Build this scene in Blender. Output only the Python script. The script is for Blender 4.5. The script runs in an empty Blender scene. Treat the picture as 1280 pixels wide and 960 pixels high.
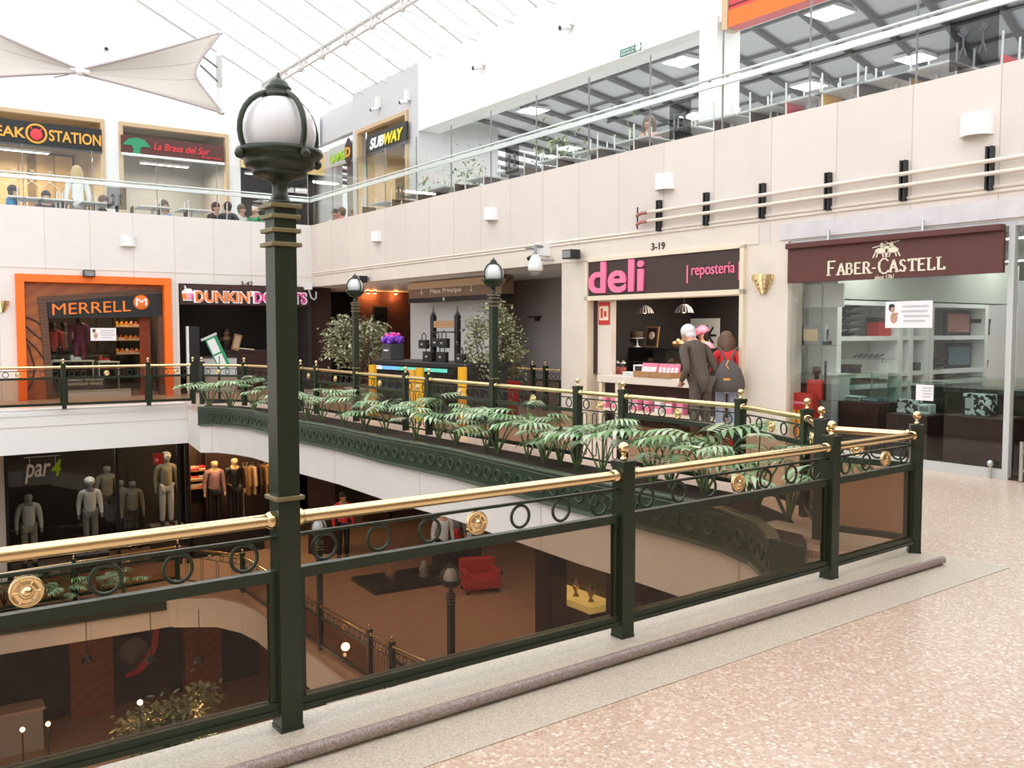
import bpy, bmesh, math, random
from mathutils import Vector, Matrix
from mathutils.geometry import tessellate_polygon
random.seed(7)
C = bpy.context.scene.collection
PI = math.pi
# ------------------------------------------------------------------ camera
F, HOR, EYE = 1140.0, 413.0, 1.55
PITCH = math.atan((480 - HOR) / F)
cd = bpy.data.cameras.new('camera'); cam = bpy.data.objects.new('camera', cd); C.objects.link(cam)
cam.location = (0, 0, EYE); cam.rotation_euler = (PI / 2 - PITCH, 0, 0)
cd.sensor_width = 36; cd.lens = 36 * F / 1280; cd.clip_end = 300
bpy.context.scene.camera = cam
def ray(px, py):
    x, y = (px - 640) / F, (480 - py) / F
    return Vector((x, math.cos(PITCH) + y * math.sin(PITCH), -math.sin(PITCH) + y * math.cos(PITCH)))
EYEV = Vector((0, 0, EYE))
def atz(px, py, z):
    d = ray(px, py); return EYEV + d * ((z - EYE) / d.z)
def atd(px, py, dep):
    d = ray(px, py); return EYEV + d * (dep / d.y)
# ------------------------------------------------------------------ wall frames (x to the viewer's right, y behind the wall, z up)
CO = Vector((-5.23, 23.96, 0))
aR, aL = math.radians(-54.6), math.radians(34.5)
RF = Matrix.Translation(CO) @ Matrix.Rotation(aR, 4, 'Z')
LF = Matrix.Translation(CO) @ Matrix.Rotation(aL, 4, 'Z')
def onplane(FR, px, py, o):
    n = FR.to_3x3() @ Vector((0, 1, 0)); p0 = FR @ Vector((0, o, 0)); d = ray(px, py)
    t = (p0 - EYEV).dot(n) / d.dot(n)
    q = FR.inverted() @ (EYEV + d * t); return q.x, q.z
def rw(px, py, o=0): return onplane(RF, px, py, o)
def lw(px, py, o=0): return onplane(LF, px, py, o)
def rx(px, o=0, py=400): return rw(px, py, o)[0]
def lx(px, o=0, py=400): return lw(px, py, o)[0]
# ------------------------------------------------------------------ materials
def mat(name, col, rough=0.5, metal=0.0, spec=0.5, noise=0.0, nscale=8.0, emit=None, estr=1.0, bump=0.0):
    m = bpy.data.materials.new(name); m.use_nodes = True
    nt = m.node_tree; b = nt.nodes['Principled BSDF']
    c = (*col, 1)
    b.inputs['Base Color'].default_value = c; b.inputs['Roughness'].default_value = rough
    b.inputs['Metallic'].default_value = metal; b.inputs['Specular IOR Level'].default_value = spec
    if noise or bump:
        tc = nt.nodes.new('ShaderNodeTexCoord'); nz = nt.nodes.new('ShaderNodeTexNoise')
        nz.inputs['Scale'].default_value = nscale; nz.inputs['Detail'].default_value = 4
        nt.links.new(tc.outputs['Object'], nz.inputs['Vector'])
        if noise:
            mx = nt.nodes.new('ShaderNodeMix'); mx.data_type = 'RGBA'
            mx.inputs[6].default_value = (*[v * (1 - noise) for v in col], 1)
            mx.inputs[7].default_value = (*[min(1, v * (1 + noise)) for v in col], 1)
            nt.links.new(nz.outputs['Fac'], mx.inputs[0]); nt.links.new(mx.outputs[2], b.inputs['Base Color'])
        if bump:
            bp = nt.nodes.new('ShaderNodeBump'); bp.inputs['Strength'].default_value = bump
            nt.links.new(nz.outputs['Fac'], bp.inputs['Height']); nt.links.new(bp.outputs['Normal'], b.inputs['Normal'])
    if emit:
        b.inputs['Emission Color'].default_value = (*emit, 1); b.inputs['Emission Strength'].default_value = estr
    return m
def glass(name, tint, refl=1.0, rough=0.0):
    m = bpy.data.materials.new(name); m.use_nodes = True; nt = m.node_tree; nt.nodes.clear()
    out = nt.nodes.new('ShaderNodeOutputMaterial'); tr = nt.nodes.new('ShaderNodeBsdfTransparent'); gl = nt.nodes.new('ShaderNodeBsdfGlossy')
    tr.inputs[0].default_value = (*tint, 1); gl.inputs['Roughness'].default_value = rough
    fr = nt.nodes.new('ShaderNodeFresnel'); fr.inputs['IOR'].default_value = 1.45
    mu = nt.nodes.new('ShaderNodeMath'); mu.operation = 'MULTIPLY'; mu.inputs[1].default_value = refl
    mx = nt.nodes.new('ShaderNodeMixShader')
    ge = nt.nodes.new('ShaderNodeNewGeometry'); iv = nt.nodes.new('ShaderNodeMath'); iv.operation = 'SUBTRACT'; iv.inputs[0].default_value = 1
    m2 = nt.nodes.new('ShaderNodeMath'); m2.operation = 'MULTIPLY'   # mirror only on the side the light comes in by
    nt.links.new(ge.outputs['Backfacing'], iv.inputs[1]); nt.links.new(fr.outputs[0], mu.inputs[0])
    nt.links.new(mu.outputs[0], m2.inputs[0]); nt.links.new(iv.outputs[0], m2.inputs[1]); nt.links.new(m2.outputs[0], mx.inputs[0])
    nt.links.new(tr.outputs[0], mx.inputs[1]); nt.links.new(gl.outputs[0], mx.inputs[2]); nt.links.new(mx.outputs[0], out.inputs[0])
    return m
def panelled(name, col, pitch, off, noise=0.05, dark=0.72, rough=0.45):
    """stone slabs: thin vertical joints every <pitch> m along object X, faint veining"""
    m = mat(name, col, rough, noise=noise, nscale=3.0); nt = m.node_tree; b = nt.nodes['Principled BSDF']
    src = b.inputs['Base Color'].links[0].from_socket
    tc = nt.nodes.new('ShaderNodeTexCoord'); sx = nt.nodes.new('ShaderNodeSeparateXYZ'); nt.links.new(tc.outputs['Object'], sx.inputs[0])
    def M(op, a, v):
        n = nt.nodes.new('ShaderNodeMath'); n.operation = op; nt.links.new(a, n.inputs[0]); n.inputs[1].default_value = v; return n.outputs[0]
    f = M('FRACT', M('DIVIDE', M('SUBTRACT', sx.outputs[0], off), pitch), 0)
    l = M('LESS_THAN', f, 0.012 / pitch)
    mx = nt.nodes.new('ShaderNodeMix'); mx.data_type = 'RGBA'; mx.blend_type = 'MULTIPLY'
    mx.inputs[7].default_value = (dark, dark * .97, dark * .94, 1)
    nt.links.new(l, mx.inputs[0]); nt.links.new(src, mx.inputs[6])
    # each slab a touch different
    fl = M('FLOOR', M('DIVIDE', M('SUBTRACT', sx.outputs[0], off), pitch), 0)
    wn = nt.nodes.new('ShaderNodeTexWhiteNoise'); wn.noise_dimensions = '1D'; nt.links.new(fl, wn.inputs['W'])
    hs = nt.nodes.new('ShaderNodeHueSaturation'); nt.links.new(mx.outputs[2], hs.inputs['Color'])
    nt.links.new(M('ADD', M('MULTIPLY', wn.outputs['Value'], .06), .97), hs.inputs['Value'])
    nt.links.new(hs.outputs[0], b.inputs['Base Color'])
    return m
def terrazzo(name, base, chips, scale=26, rough=0.28):
    m = mat(name, base, rough); nt = m.node_tree; b = nt.nodes['Principled BSDF']
    tc = nt.nodes.new('ShaderNodeTexCoord')
    v1 = nt.nodes.new('ShaderNodeTexVoronoi'); v1.inputs['Scale'].default_value = scale
    nt.links.new(tc.outputs['Object'], v1.inputs['Vector'])
    cr = nt.nodes.new('ShaderNodeValToRGB'); e = cr.color_ramp; e.interpolation = 'CONSTANT'
    e.elements[0].position = 0; e.elements[0].color = (*chips[0], 1); e.elements[1].position = .3; e.elements[1].color = (*chips[1], 1)
    for p, c in zip((.5, .7, .86), chips[2:]):
        k = e.elements.new(p); k.color = (*c, 1)
    sep = nt.nodes.new('ShaderNodeSeparateColor'); nt.links.new(v1.outputs['Color'], sep.inputs[0]); nt.links.new(sep.outputs[0], cr.inputs[0])
    v2 = nt.nodes.new('ShaderNodeTexVoronoi'); v2.feature = 'DISTANCE_TO_EDGE'; v2.inputs['Scale'].default_value = scale
    nt.links.new(tc.outputs['Object'], v2.inputs['Vector'])
    lt = nt.nodes.new('ShaderNodeMath'); lt.operation = 'LESS_THAN'; lt.inputs[1].default_value = 0.09; nt.links.new(v2.outputs['Distance'], lt.inputs[0])
    mx = nt.nodes.new('ShaderNodeMix'); mx.data_type = 'RGBA'; nt.links.new(lt.outputs[0], mx.inputs[0])
    nt.links.new(cr.outputs[0], mx.inputs[6]); mx.inputs[7].default_value = (*base, 1)
    nt.links.new(mx.outputs[2], b.inputs['Base Color'])
    return m
def brickmat(name, c1, c2, mortar, scale=6.0, rough=.8):
    m = mat(name, c1, rough); nt = m.node_tree; b = nt.nodes['Principled BSDF']
    tc = nt.nodes.new('ShaderNodeTexCoord'); br = nt.nodes.new('ShaderNodeTexBrick'); mp = nt.nodes.new('ShaderNodeMapping')
    mp.inputs['Rotation'].default_value = (PI / 2, 0, 0)
    nt.links.new(tc.outputs['Object'], mp.inputs[0]); nt.links.new(mp.outputs[0], br.inputs['Vector'])
    br.inputs['Color1'].default_value = (*c1, 1); br.inputs['Color2'].default_value = (*c2, 1); br.inputs['Mortar'].default_value = (*mortar, 1)
    br.inputs['Scale'].default_value = scale; nt.links.new(br.outputs['Color'], b.inputs['Base Color'])
    return m
def woodmat(name, c1, c2, scale=3.0, rough=.4, rot=(0, 0, 0)):
    m = mat(name, c1, rough); nt = m.node_tree; b = nt.nodes['Principled BSDF']
    tc = nt.nodes.new('ShaderNodeTexCoord'); w = nt.nodes.new('ShaderNodeTexWave'); mp = nt.nodes.new('ShaderNodeMapping')
    mp.inputs['Rotation'].default_value = rot
    w.inputs['Scale'].default_value = scale; w.inputs['Distortion'].default_value = 5; w.bands_direction = 'Z'
    nt.links.new(tc.outputs['Object'], mp.inputs[0]); nt.links.new(mp.outputs[0], w.inputs['Vector'])
    mx = nt.nodes.new('ShaderNodeMix'); mx.data_type = 'RGBA'; mx.inputs[6].default_value = (*c1, 1); mx.inputs[7].default_value = (*c2, 1)
    nt.links.new(w.outputs['Fac'], mx.inputs[0]); nt.links.new(mx.outputs[2], b.inputs['Base Color'])
    return m
def leafmat(name, c1, c2, rough=.4):
    m = mat(name, c1, rough); nt = m.node_tree; b = nt.nodes['Principled BSDF']
    g = nt.nodes.new('ShaderNodeNewGeometry'); mx = nt.nodes.new('ShaderNodeMix'); mx.data_type = 'RGBA'
    mx.inputs[6].default_value = (*c1, 1); mx.inputs[7].default_value = (*c2, 1)
    nt.links.new(g.outputs['Random Per Island'], mx.inputs[0]); nt.links.new(mx.outputs[2], b.inputs['Base Color'])
    return m
MT = {}
MT['green'] = mat('green_paint', (.020, .029, .015), .3, spec=.4, noise=.15, nscale=20)
MT['green_box'] = mat('green_planter_paint', (.030, .050, .028), .34, noise=.25, nscale=14)
MT['brass'] = mat('polished_brass', (.87, .66, .36), .17, 1.0)
MT['brass_dull'] = mat('brushed_brass', (.72, .56, .30), .32, 1.0)
MT['band'] = mat('dull_gold_band', (.20, .165, .075), .4, .3)
MT['bronze_glass'] = glass('bronze_tinted_glass', (.72, .62, .53), 1.0)
MT['glass'] = glass('clear_glass', (.955, .975, .965), 1.5)
MT['shop_glass'] = glass('shop_window_glass', (.90, .925, .91), 1.8)
MT['roof_glass'] = glass('roof_glazing', (.95, .96, .97), .1)
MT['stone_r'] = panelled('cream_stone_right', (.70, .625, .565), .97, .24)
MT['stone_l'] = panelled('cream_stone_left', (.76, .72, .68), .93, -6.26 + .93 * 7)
MT['stone'] = mat('cream_stone', (.74, .66, .57), .4, noise=.10, nscale=2.5)
MT['slab'] = panelled('cream_slab_edge', (.78, .74, .69), 1.5, .3)
MT['slab_lit'] = mat('skylit_slab_edge', (.90, .885, .865), .45)  # skylight on the left gallery edge, put into a whiter slab colour
MT['marble'] = mat('white_veined_marble', (.66, .62, .63), .25, noise=.16, nscale=5)
MT['cream'] = mat('cream_paint', (.78, .68, .52), .5)
MT['white'] = mat('white_paint', (.82, .82, .81), .55)
MT['white_wall'] = mat('white_wall_paint', (.84, .84, .84), .7)
MT['shaded_wall'] = mat('shaded_recess_paint', (.40, .37, .36), .7)  # shade of the stair recess put into a darker wall colour
MT['lgrey'] = mat('light_grey', (.55, .56, .55), .6)
MT['grey'] = mat('mid_grey', (.25, .25, .25), .5)
MT['steel'] = mat('brushed_steel', (.62, .64, .65), .3, 1.0)
MT['railtube'] = mat('pale_rail_tube', (.66, .72, .70), .25, .3)
MT['black'] = mat('black_paint', (.012, .012, .013), .4)
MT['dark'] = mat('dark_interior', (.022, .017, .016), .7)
MT['brown_dark'] = mat('dark_brown_board', (.048, .025, .022), .5)
MT['maroon'] = mat('maroon_panel', (.045, .016, .014), .5)
MT['floor'] = terrazzo('pink_terrazzo', (.63, .48, .385), [(.56, .39, .29), (.70, .56, .46), (.61, .44, .345), (.80, .71, .62), (.50, .32, .24)], 62)
MT['floor_low'] = terrazzo('brown_terrazzo', (.50, .32, .21), [(.46, .28, .18), (.54, .36, .25), (.48, .30, .2), (.56, .38, .27), (.40, .25, .16)], 30, .3)
MT['granite'] = terrazzo('beige_granite', (.56, .49, .40), [(.54, .47, .38), (.62, .55, .46), (.58, .51, .42), (.68, .61, .52), (.45, .38, .31)], 130, .45)
MT['granite_dark'] = terrazzo('dark_granite_nosing', (.33, .26, .23), [(.29, .22, .2), (.40, .32, .29), (.33, .26, .24), (.45, .37, .34), (.22, .17, .15)], 140, .3)
MT['rim_highlight'] = mat('green_rim_highlight', (.10, .125, .085), .22, spec=.6)  # gloss highlight along the planter rims, painted as a paler green
MT['soil'] = mat('dark_soil', (.035, .02, .013), .95, noise=.5, nscale=30, bump=.6)
MT['leaf'] = leafmat('philodendron_leaf', (.09, .22, .05), (.46, .57, .38), .33)  # the paler tone carries the sky highlights of the glossy leaves
MT['stem'] = mat('green_stem', (.10, .15, .05), .5)
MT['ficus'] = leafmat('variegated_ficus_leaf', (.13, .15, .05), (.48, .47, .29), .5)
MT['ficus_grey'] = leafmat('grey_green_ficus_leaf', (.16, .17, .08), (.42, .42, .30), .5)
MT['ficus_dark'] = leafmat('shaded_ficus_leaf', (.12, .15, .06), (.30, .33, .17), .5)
MT['trunk'] = mat('brown_bark', (.10, .06, .035), .8)
def patterned(name, c1, c2, scale):
    m = mat(name, c1, .5); nt = m.node_tree; tc = nt.nodes.new('ShaderNodeTexCoord'); v = nt.nodes.new('ShaderNodeTexVoronoi'); v.inputs['Scale'].default_value = scale
    s = nt.nodes.new('ShaderNodeSeparateColor'); g = nt.nodes.new('ShaderNodeMath'); g.operation = 'GREATER_THAN'; g.inputs[1].default_value = .5; mx = nt.nodes.new('ShaderNodeMix'); mx.data_type = 'RGBA'
    nt.links.new(tc.outputs['Object'], v.inputs['Vector']); nt.links.new(v.outputs['Color'], s.inputs[0]); nt.links.new(s.outputs[0], g.inputs[0]); nt.links.new(g.outputs[0], mx.inputs[0])
    mx.inputs[6].default_value = (*c1, 1); mx.inputs[7].default_value = (*c2, 1); nt.links.new(mx.outputs[2], nt.nodes['Principled BSDF'].inputs['Base Color']); return m
MT['bwpattern'] = patterned('black_white_pattern', (.03, .03, .035), (.75, .75, .78), 26)
MT['orange'] = mat('orange_paint', (.95, .17, .01), .4)
MT['orange_dk'] = mat('dark_orange_panel', (.34, .035, .008), .5)
MT['wood_o'] = woodmat('orange_wood', (.40, .13, .035), (.32, .095, .028), 1.2, .35, (0, .5, 0))
MT['wood_b'] = woodmat('brown_wood', (.13, .06, .03), (.08, .035, .02), 4, .45)
MT['wood'] = woodmat('tan_wood', (.45, .25, .11), (.34, .18, .08), 6, .45)
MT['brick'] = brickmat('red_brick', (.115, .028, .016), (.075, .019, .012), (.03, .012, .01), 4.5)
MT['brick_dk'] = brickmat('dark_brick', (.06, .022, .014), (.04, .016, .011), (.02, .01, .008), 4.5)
MT['pink'] = mat('pink_letter', (.93, .20, .36), .45)
MT['pinkbag'] = mat('pink_plastic', (.85, .24, .36), .4)
MT['red'] = mat('red_paint', (.55, .03, .025), .45)
MT['redfab'] = mat('red_knit', (.72, .035, .04), .8)
MT['faber'] = mat('burgundy_board', (.105, .029, .023), .5)
MT['cream_letter'] = mat('cream_letter', (.85, .78, .62), .5)
MT['white_letter'] = mat('white_letter', (.9, .9, .9), .5)
MT['yellow'] = mat('yellow_paint', (.80, .42, .01), .45)
MT['skin'] = mat('skin', (.55, .30, .21), .5)
MT['skin2'] = mat('tanned_skin', (.42, .21, .13), .5)
MT['suit'] = mat('brown_grey_wool', (.105, .078, .058), .9, noise=.15, nscale=60)
MT['suit2'] = mat('grey_brown_trousers', (.10, .077, .06), .9, noise=.1, nscale=50)
MT['jeans'] = mat('pale_denim', (.33, .37, .47), .8, noise=.12, nscale=30)
MT['bag'] = mat('grey_nylon', (.10, .085, .078), .6)
MT['hairw'] = mat('white_hair', (.75, .74, .73), .6, bump=.4, nscale=60)
MT['hairb'] = mat('brown_hair', (.13, .07, .04), .5, bump=.5, nscale=40, noise=.3)
MT['hairk'] = mat('black_hair', (.02, .015, .012), .5)
MT['hairy'] = mat('blond_hair', (.55, .40, .18), .5)
MT['sail'] = mat('cream_sail_cloth', (.50, .45, .40), .8)
MT['sail_edge'] = mat('grey_sail_hem', (.42, .36, .36), .8)
MT['roofbar'] = mat('white_roof_steel', (.62, .60, .58), .5)
MT['bulb'] = mat('warm_bulb', (1, .85, .6), .5, emit=(1, .8, .5), estr=6)
MT['lampglobe'] = mat('opal_globe', (.66, .655, .66), .22, spec=.5)
MT['screen'] = mat('dark_screen', (.01, .014, .014), .12)
MT['magenta'] = mat('magenta_fabric', (.20, .02, .085), .8)
MT['exit'] = mat('exit_sign_green', (.02, .17, .11), .4)
# ------------------------------------------------------------------ mesh builder
class MB:
    def __init__(s): s.v, s.f, s.sm = [], [], []
    def add(s, vs, fs, smooth=False, M=None):
        n = len(s.v)
        for p in vs:
            p = Vector(p); s.v.append(M @ p if M else p)
        for f in fs: s.f.append([i + n for i in f]); s.sm.append(smooth)
        return s
    def box(s, x0, x1, y0, y1, z0, z1, M=None):
        if x0 > x1: x0, x1 = x1, x0
        if y0 > y1: y0, y1 = y1, y0
        if z0 > z1: z0, z1 = z1, z0
        v = [(x, y, z) for z in (z0, z1) for y in (y0, y1) for x in (x0, x1)]
        return s.add(v, [(0, 2, 3, 1), (4, 5, 7, 6), (0, 1, 5, 4), (2, 6, 7, 3), (0, 4, 6, 2), (1, 3, 7, 5)], False, M)
    def cbox(s, c, d, M=None):
        return s.box(c[0] - d[0] / 2, c[0] + d[0] / 2, c[1] - d[1] / 2, c[1] + d[1] / 2, c[2] - d[2] / 2, c[2] + d[2] / 2, M)
    def tube(s, pts, r, n=10, closed=False, caps=True):
        pts = [Vector(p) for p in pts]; N = len(pts); rr = r if isinstance(r, (list, tuple)) else [r] * N
        rings = []; up = None
        for i, p in enumerate(pts):
            a = pts[(i - 1) % N] if (closed or i) else p; b = pts[(i + 1) % N] if (closed or i < N - 1) else p
            t = (b - a).normalized()
            if up is None:
                up = Vector((0, 0, 1)) if abs(t.z) < .9 else Vector((1, 0, 0))
            u = t.cross(up).normalized(); w = u.cross(t).normalized(); up = w
            rings.append([p + u * math.cos(2 * PI * k / n) * rr[i] + w * math.sin(2 * PI * k / n) * rr[i] for k in range(n)])
        v = [q for g in rings for q in g]; f = []
        for i in range(N if closed else N - 1):
            a, b = i * n, ((i + 1) % N) * n
            for k in range(n): f.append((a + k, a + (k + 1) % n, b + (k + 1) % n, b + k))
        s.add(v, f, True)
        if caps and not closed:
            s.add(rings[0], [tuple(range(n))[::-1]]); s.add(rings[-1], [tuple(range(n))])
        return s
    def lathe(s, prof, c=(0, 0, 0), n=24, M=None, smooth=True):
        v, f = [], []
        for r, z in prof:
            for k in range(n): v.append((c[0] + r * math.cos(2 * PI * k / n), c[1] + r * math.sin(2 * PI * k / n), c[2] + z))
        for i in range(len(prof) - 1):
            for k in range(n): f.append((i * n + k, i * n + (k + 1) % n, (i + 1) * n + (k + 1) % n, (i + 1) * n + k))
        if prof[0][0] > 1e-4: f.append(tuple(range(n))[::-1])
        if prof[-1][0] > 1e-4: f.append(tuple((len(prof) - 1) * n + k for k in range(n)))
        return s.add(v, f, smooth, M)
    def ball(s, c, r, n=14, m=9, sc=(1, 1, 1), M=None):
        v, f = [], []
        for i in range(m + 1):
            a = -PI / 2 + PI * i / m; q = max(1e-4, math.cos(a))
            for k in range(n): v.append((c[0] + sc[0] * r * q * math.cos(2 * PI * k / n), c[1] + sc[1] * r * q * math.sin(2 * PI * k / n), c[2] + sc[2] * r * math.sin(a)))
        for i in range(m):
            for k in range(n): f.append((i * n + k, i * n + (k + 1) % n, (i + 1) * n + (k + 1) % n, (i + 1) * n + k))
        return s.add(v, f, True, M)
    def ring(s, c, R, r, n=24, m=8, axis='Y'):
        pts = []
        for k in range(n):
            a = 2 * PI * k / n; u, w = R * math.cos(a), R * math.sin(a)
            pts.append(Vector(c) + (Vector((u, 0, w)) if axis == 'Y' else Vector((u, w, 0))))
        return s.tube(pts, r, m, True)
    def prism(s, loops, z0, z1, top=True, bottom=True, M=None):
        """vertical prism over outer loop + holes (2D)"""
        fl = [Vector((p[0], p[1], 0)) for l in loops for p in l]; N = len(fl)
        tris = tessellate_polygon([[Vector((p[0], p[1], 0)) for p in l] for l in loops])
        v = [(p.x, p.y, z0) for p in fl] + [(p.x, p.y, z1) for p in fl]; f = []
        for t in tris:
            a, b, c = t
            if (fl[b] - fl[a]).cross(fl[c] - fl[a]).z < 0: b, c = c, b
            if top: f.append((a + N, b + N, c + N))
            if bottom: f.append((c, b, a))
        i0 = 0
        for l in loops:
            n = len(l)
            for k in range(n):
                a, b = i0 + k, i0 + (k + 1) % n; f.append((a, b, b + N, a + N))
            i0 += n
        return s.add(v, f, False, M)
    def build(s, name, m, parent=None, M=None, bev=0.0, fixn=True):
        me = bpy.data.meshes.new(name); me.from_pydata([tuple(p) for p in s.v], [], s.f)
        me.polygons.foreach_set('use_smooth', s.sm)
        if fixn:
            bm = bmesh.new(); bm.from_mesh(me); bmesh.ops.recalc_face_normals(bm, faces=bm.faces); bm.to_mesh(me); bm.free()
        me.materials.append(MT[m] if isinstance(m, str) else m); me.update()
        o = bpy.data.objects.new(name, me); C.objects.link(o)
        if parent: o.parent = parent
        if M is not None: o.matrix_local = M
        if bev:
            b = o.modifiers.new('bevel', 'BEVEL'); b.width = bev; b.segments = 2; b.limit_method = 'ANGLE'
        return o
def tag(o, label, cat, group=None, kind=None):
    o['label'] = label; o['category'] = cat
    if group: o['group'] = group
    if kind: o['kind'] = kind
    return o
def thing(name, label, cat, M=None, group=None):
    o = bpy.data.objects.new(name, None); C.objects.link(o); o.empty_display_size = .1
    if M is not None: o.matrix_world = M
    return tag(o, label, cat, group)
def struct(name, mb, m, M=None, bev=0.0):
    o = mb.build(name, m, None, M, bev); o['kind'] = 'structure'; return o
def T(x, y, z=0): return Matrix.Translation((x, y, z))
def RZ(a): return Matrix.Rotation(a, 4, 'Z')
KIDS = {}
def kids(o): return [c for c in C.objects if c.parent == o]
def dup(root, M, label=None, group=None, ch=None):
    r = root.copy(); C.objects.link(r); r.matrix_world = M
    if label: r['label'] = label
    if group: r['group'] = group
    if ch is None: ch = [(c, kids(c)) for c in kids(root)]
    for c, gs in ch:
        d = c.copy(); C.objects.link(d); d.parent = r
        for g in gs:
            e = g.copy(); C.objects.link(e); e.parent = d
    return r
def tree_of(root): return [(c, kids(c)) for c in kids(root)]
def place(px, py, z, rz=0):
    p = atz(px, py, z); return Matrix.Translation(p) @ RZ(rz)
def text(body, m, parent, x0, x1, z0, z1, y, depth=.01, bold=0.0, name='lettering', skew=0.0, M=None, shear=0.0):
    """letters standing on the local XZ plane at local y, facing -Y, fitted to the given box"""
    cu = bpy.data.curves.new(name, 'FONT'); cu.body = body; cu.size = 1; cu.extrude = .5; cu.offset = bold; cu.resolution_u = 5; cu.shear = shear
    tmp = bpy.data.objects.new('tmp', cu); C.objects.link(tmp)
    dg = bpy.context.evaluated_depsgraph_get(); me = bpy.data.meshes.new_from_object(tmp.evaluated_get(dg))
    bpy.data.objects.remove(tmp); bpy.data.curves.remove(cu)
    xs = [v.co.x for v in me.vertices]; ys = [v.co.y for v in me.vertices]
    ax, bx, ay, by = min(xs), max(xs), min(ys), max(ys)
    for v in me.vertices:
        fx = (v.co.x - ax) / (bx - ax); fy = (v.co.y - ay) / (by - ay)
        q = Vector((x0 + fx * (x1 - x0), y + (-depth if v.co.z > 0 else 0), z0 + fy * (z1 - z0) + skew * fx))
        v.co = M @ q if M else q
    me.materials.clear(); me.materials.append(MT[m] if isinstance(m, str) else m); me.name = name
    o = bpy.data.objects.new(name, me); C.objects.link(o)
    if parent: o.parent = parent
    return o
# ------------------------------------------------------------------ plan points
ZB = 0.06
P1, P2, P3, P4 = [atz(x, y, ZB) for x, y in ((360, 909), (778, 795), (1036, 722), (1142, 690))]
uN = (P4 - P1).normalized(); vN = Vector((-uN.y, uN.x, 0))
P0 = P1 + (P1 - P2); PM = P0 + (P1 - P2)
P5, P6 = [atz(x, y, .983) for x, y in ((1027, 513), (1009, 502))]
for p in (P5, P6): p.z = ZB
dA = Vector((-.579, .815, 0)).normalized(); A0 = Vector((.74, 10.28, ZB))
def onA(px):
    d = ray(px, 480); r = d.x / d.y
    k = (r * A0.y - A0.x) / (dA.x - r * dA.y); return A0 + dA * k
def q2(p): return (p.x, p.y)
RIM_PX = [(247, 509), (268, 509), (290, 510.5), (312, 513), (332, 517), (350, 521), (368, 525), (420, 534), (480, 547), (560, 561), (640, 579), (720, 597), (800, 613), (860, 626), (905, 637), (940, 650), (958, 664), (962, 674)]
RIM = [atz(x, y, .10) for x, y in RIM_PX]
EL0, EL1 = atz(0, 514, ZB), atz(234, 503.5, ZB)
dL = (EL1 - EL0).normalized(); ELF = EL0 - dL * 4.6
nearfar = P1 - uN * 9 + vN * .10
c4 = P4 - uN * .12 + vN * .10
EDGE = [q2(nearfar), q2(c4), q2(P5 + Vector((-.16, -.05, 0)))] + [q2(p + Vector((.03, .03, 0))) for p in RIM[::-1]] + [q2(EL1), q2(ELF)]
OUT = [(-17, -5), (15, -5), (15, 36), (-17, 36)]
# ------------------------------------------------------------------ floors and slabs
struct('floor', MB().prism([OUT, EDGE], -.05, 0.0), 'floor')
struct('ceiling_lower', MB().prism([OUT, EDGE], -.77, -.052), 'slab')
LOWPX = [(530, 928), (443, 856), (378, 803), (340, 772), (320, 757), (300, 748), (270, 741.5), (218, 742)]
LZ = -4.15
LOW = [atz(x, y, LZ + .06) for x, y in LOWPX]
LL0, LL1 = atz(0, 772, LZ + .06), atz(213, 741, LZ + .06)
dLL = (LL1 - LL0).normalized()
EDGE2 = [q2(nearfar), q2(c4), q2(P5), q2(A0 + Vector((.9, -1.5, 0)))] + [q2(p) for p in LOW] + [q2(LL1), q2(LL0 - dLL * 4)]
struct('floor_lower', MB().prism([OUT, EDGE2], LZ - .05, LZ), 'floor_low')
struct('ceiling_basement', MB().prism([OUT, EDGE2], LZ - .68, LZ - .052), 'slab')
struct('floor_basement', MB().box(-17, 15, -5, 36, -8.4, -8.3), 'floor_low')
b = MB()
for x0, x1, y0, y1 in ((-17.2, -17, -5, 36), (15, 15.2, -5, 36), (-17, 15, -5.2, -5), (-17, 15, 36, 36.2)):
    b.box(x0, x1, y0, y1, -8.3, -.05)
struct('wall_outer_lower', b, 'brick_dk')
# basement walls behind the lower galleries
struct('wall_basement_left', MB().box(-9, 0, 2.5, 2.8, -8.3, LZ - .7), 'brick_dk', LF)
# near kerb with bull-nosed granite edge, and the granite border strip
NF = Matrix((( uN.x, vN.x, 0, P1.x), (uN.y, vN.y, 0, P1.y), (0, 0, 1, 0), (0, 0, 0, 1)))
NFi = NF.inverted()
kx = (NFi @ atz(1180, 699, .04)); fy = (NFi @ atz(500, 893, .06)).y
L4 = (NFi @ P4).x
yk = (NFi @ atz(600, 866, .06)).y
struct('trim_kerb', MB().prism([[(-9, yk), (kx.x, yk), (kx.x, .02), (L4 + .14, .1), (L4 + .14, 1.2), (L4 - .12, 1.2), (L4 - .12, .10), (-9, .10)]], 0, ZB), 'granite', NF)
b = MB()
b.tube([(-9, yk, .036), (kx.x, yk, .036)], .026, 12)
struct('trim_kerb_nosing', b, 'granite_dark', NF)
e1 = NFi @ atz(1261, 710, 0); e2 = NFi @ atz(1126, 757, 0)
struct('trim_border', MB().box(-9, e1.x, (e1.y + e2.y) / 2, .02, 0, .004), 'granite', NF)
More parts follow.
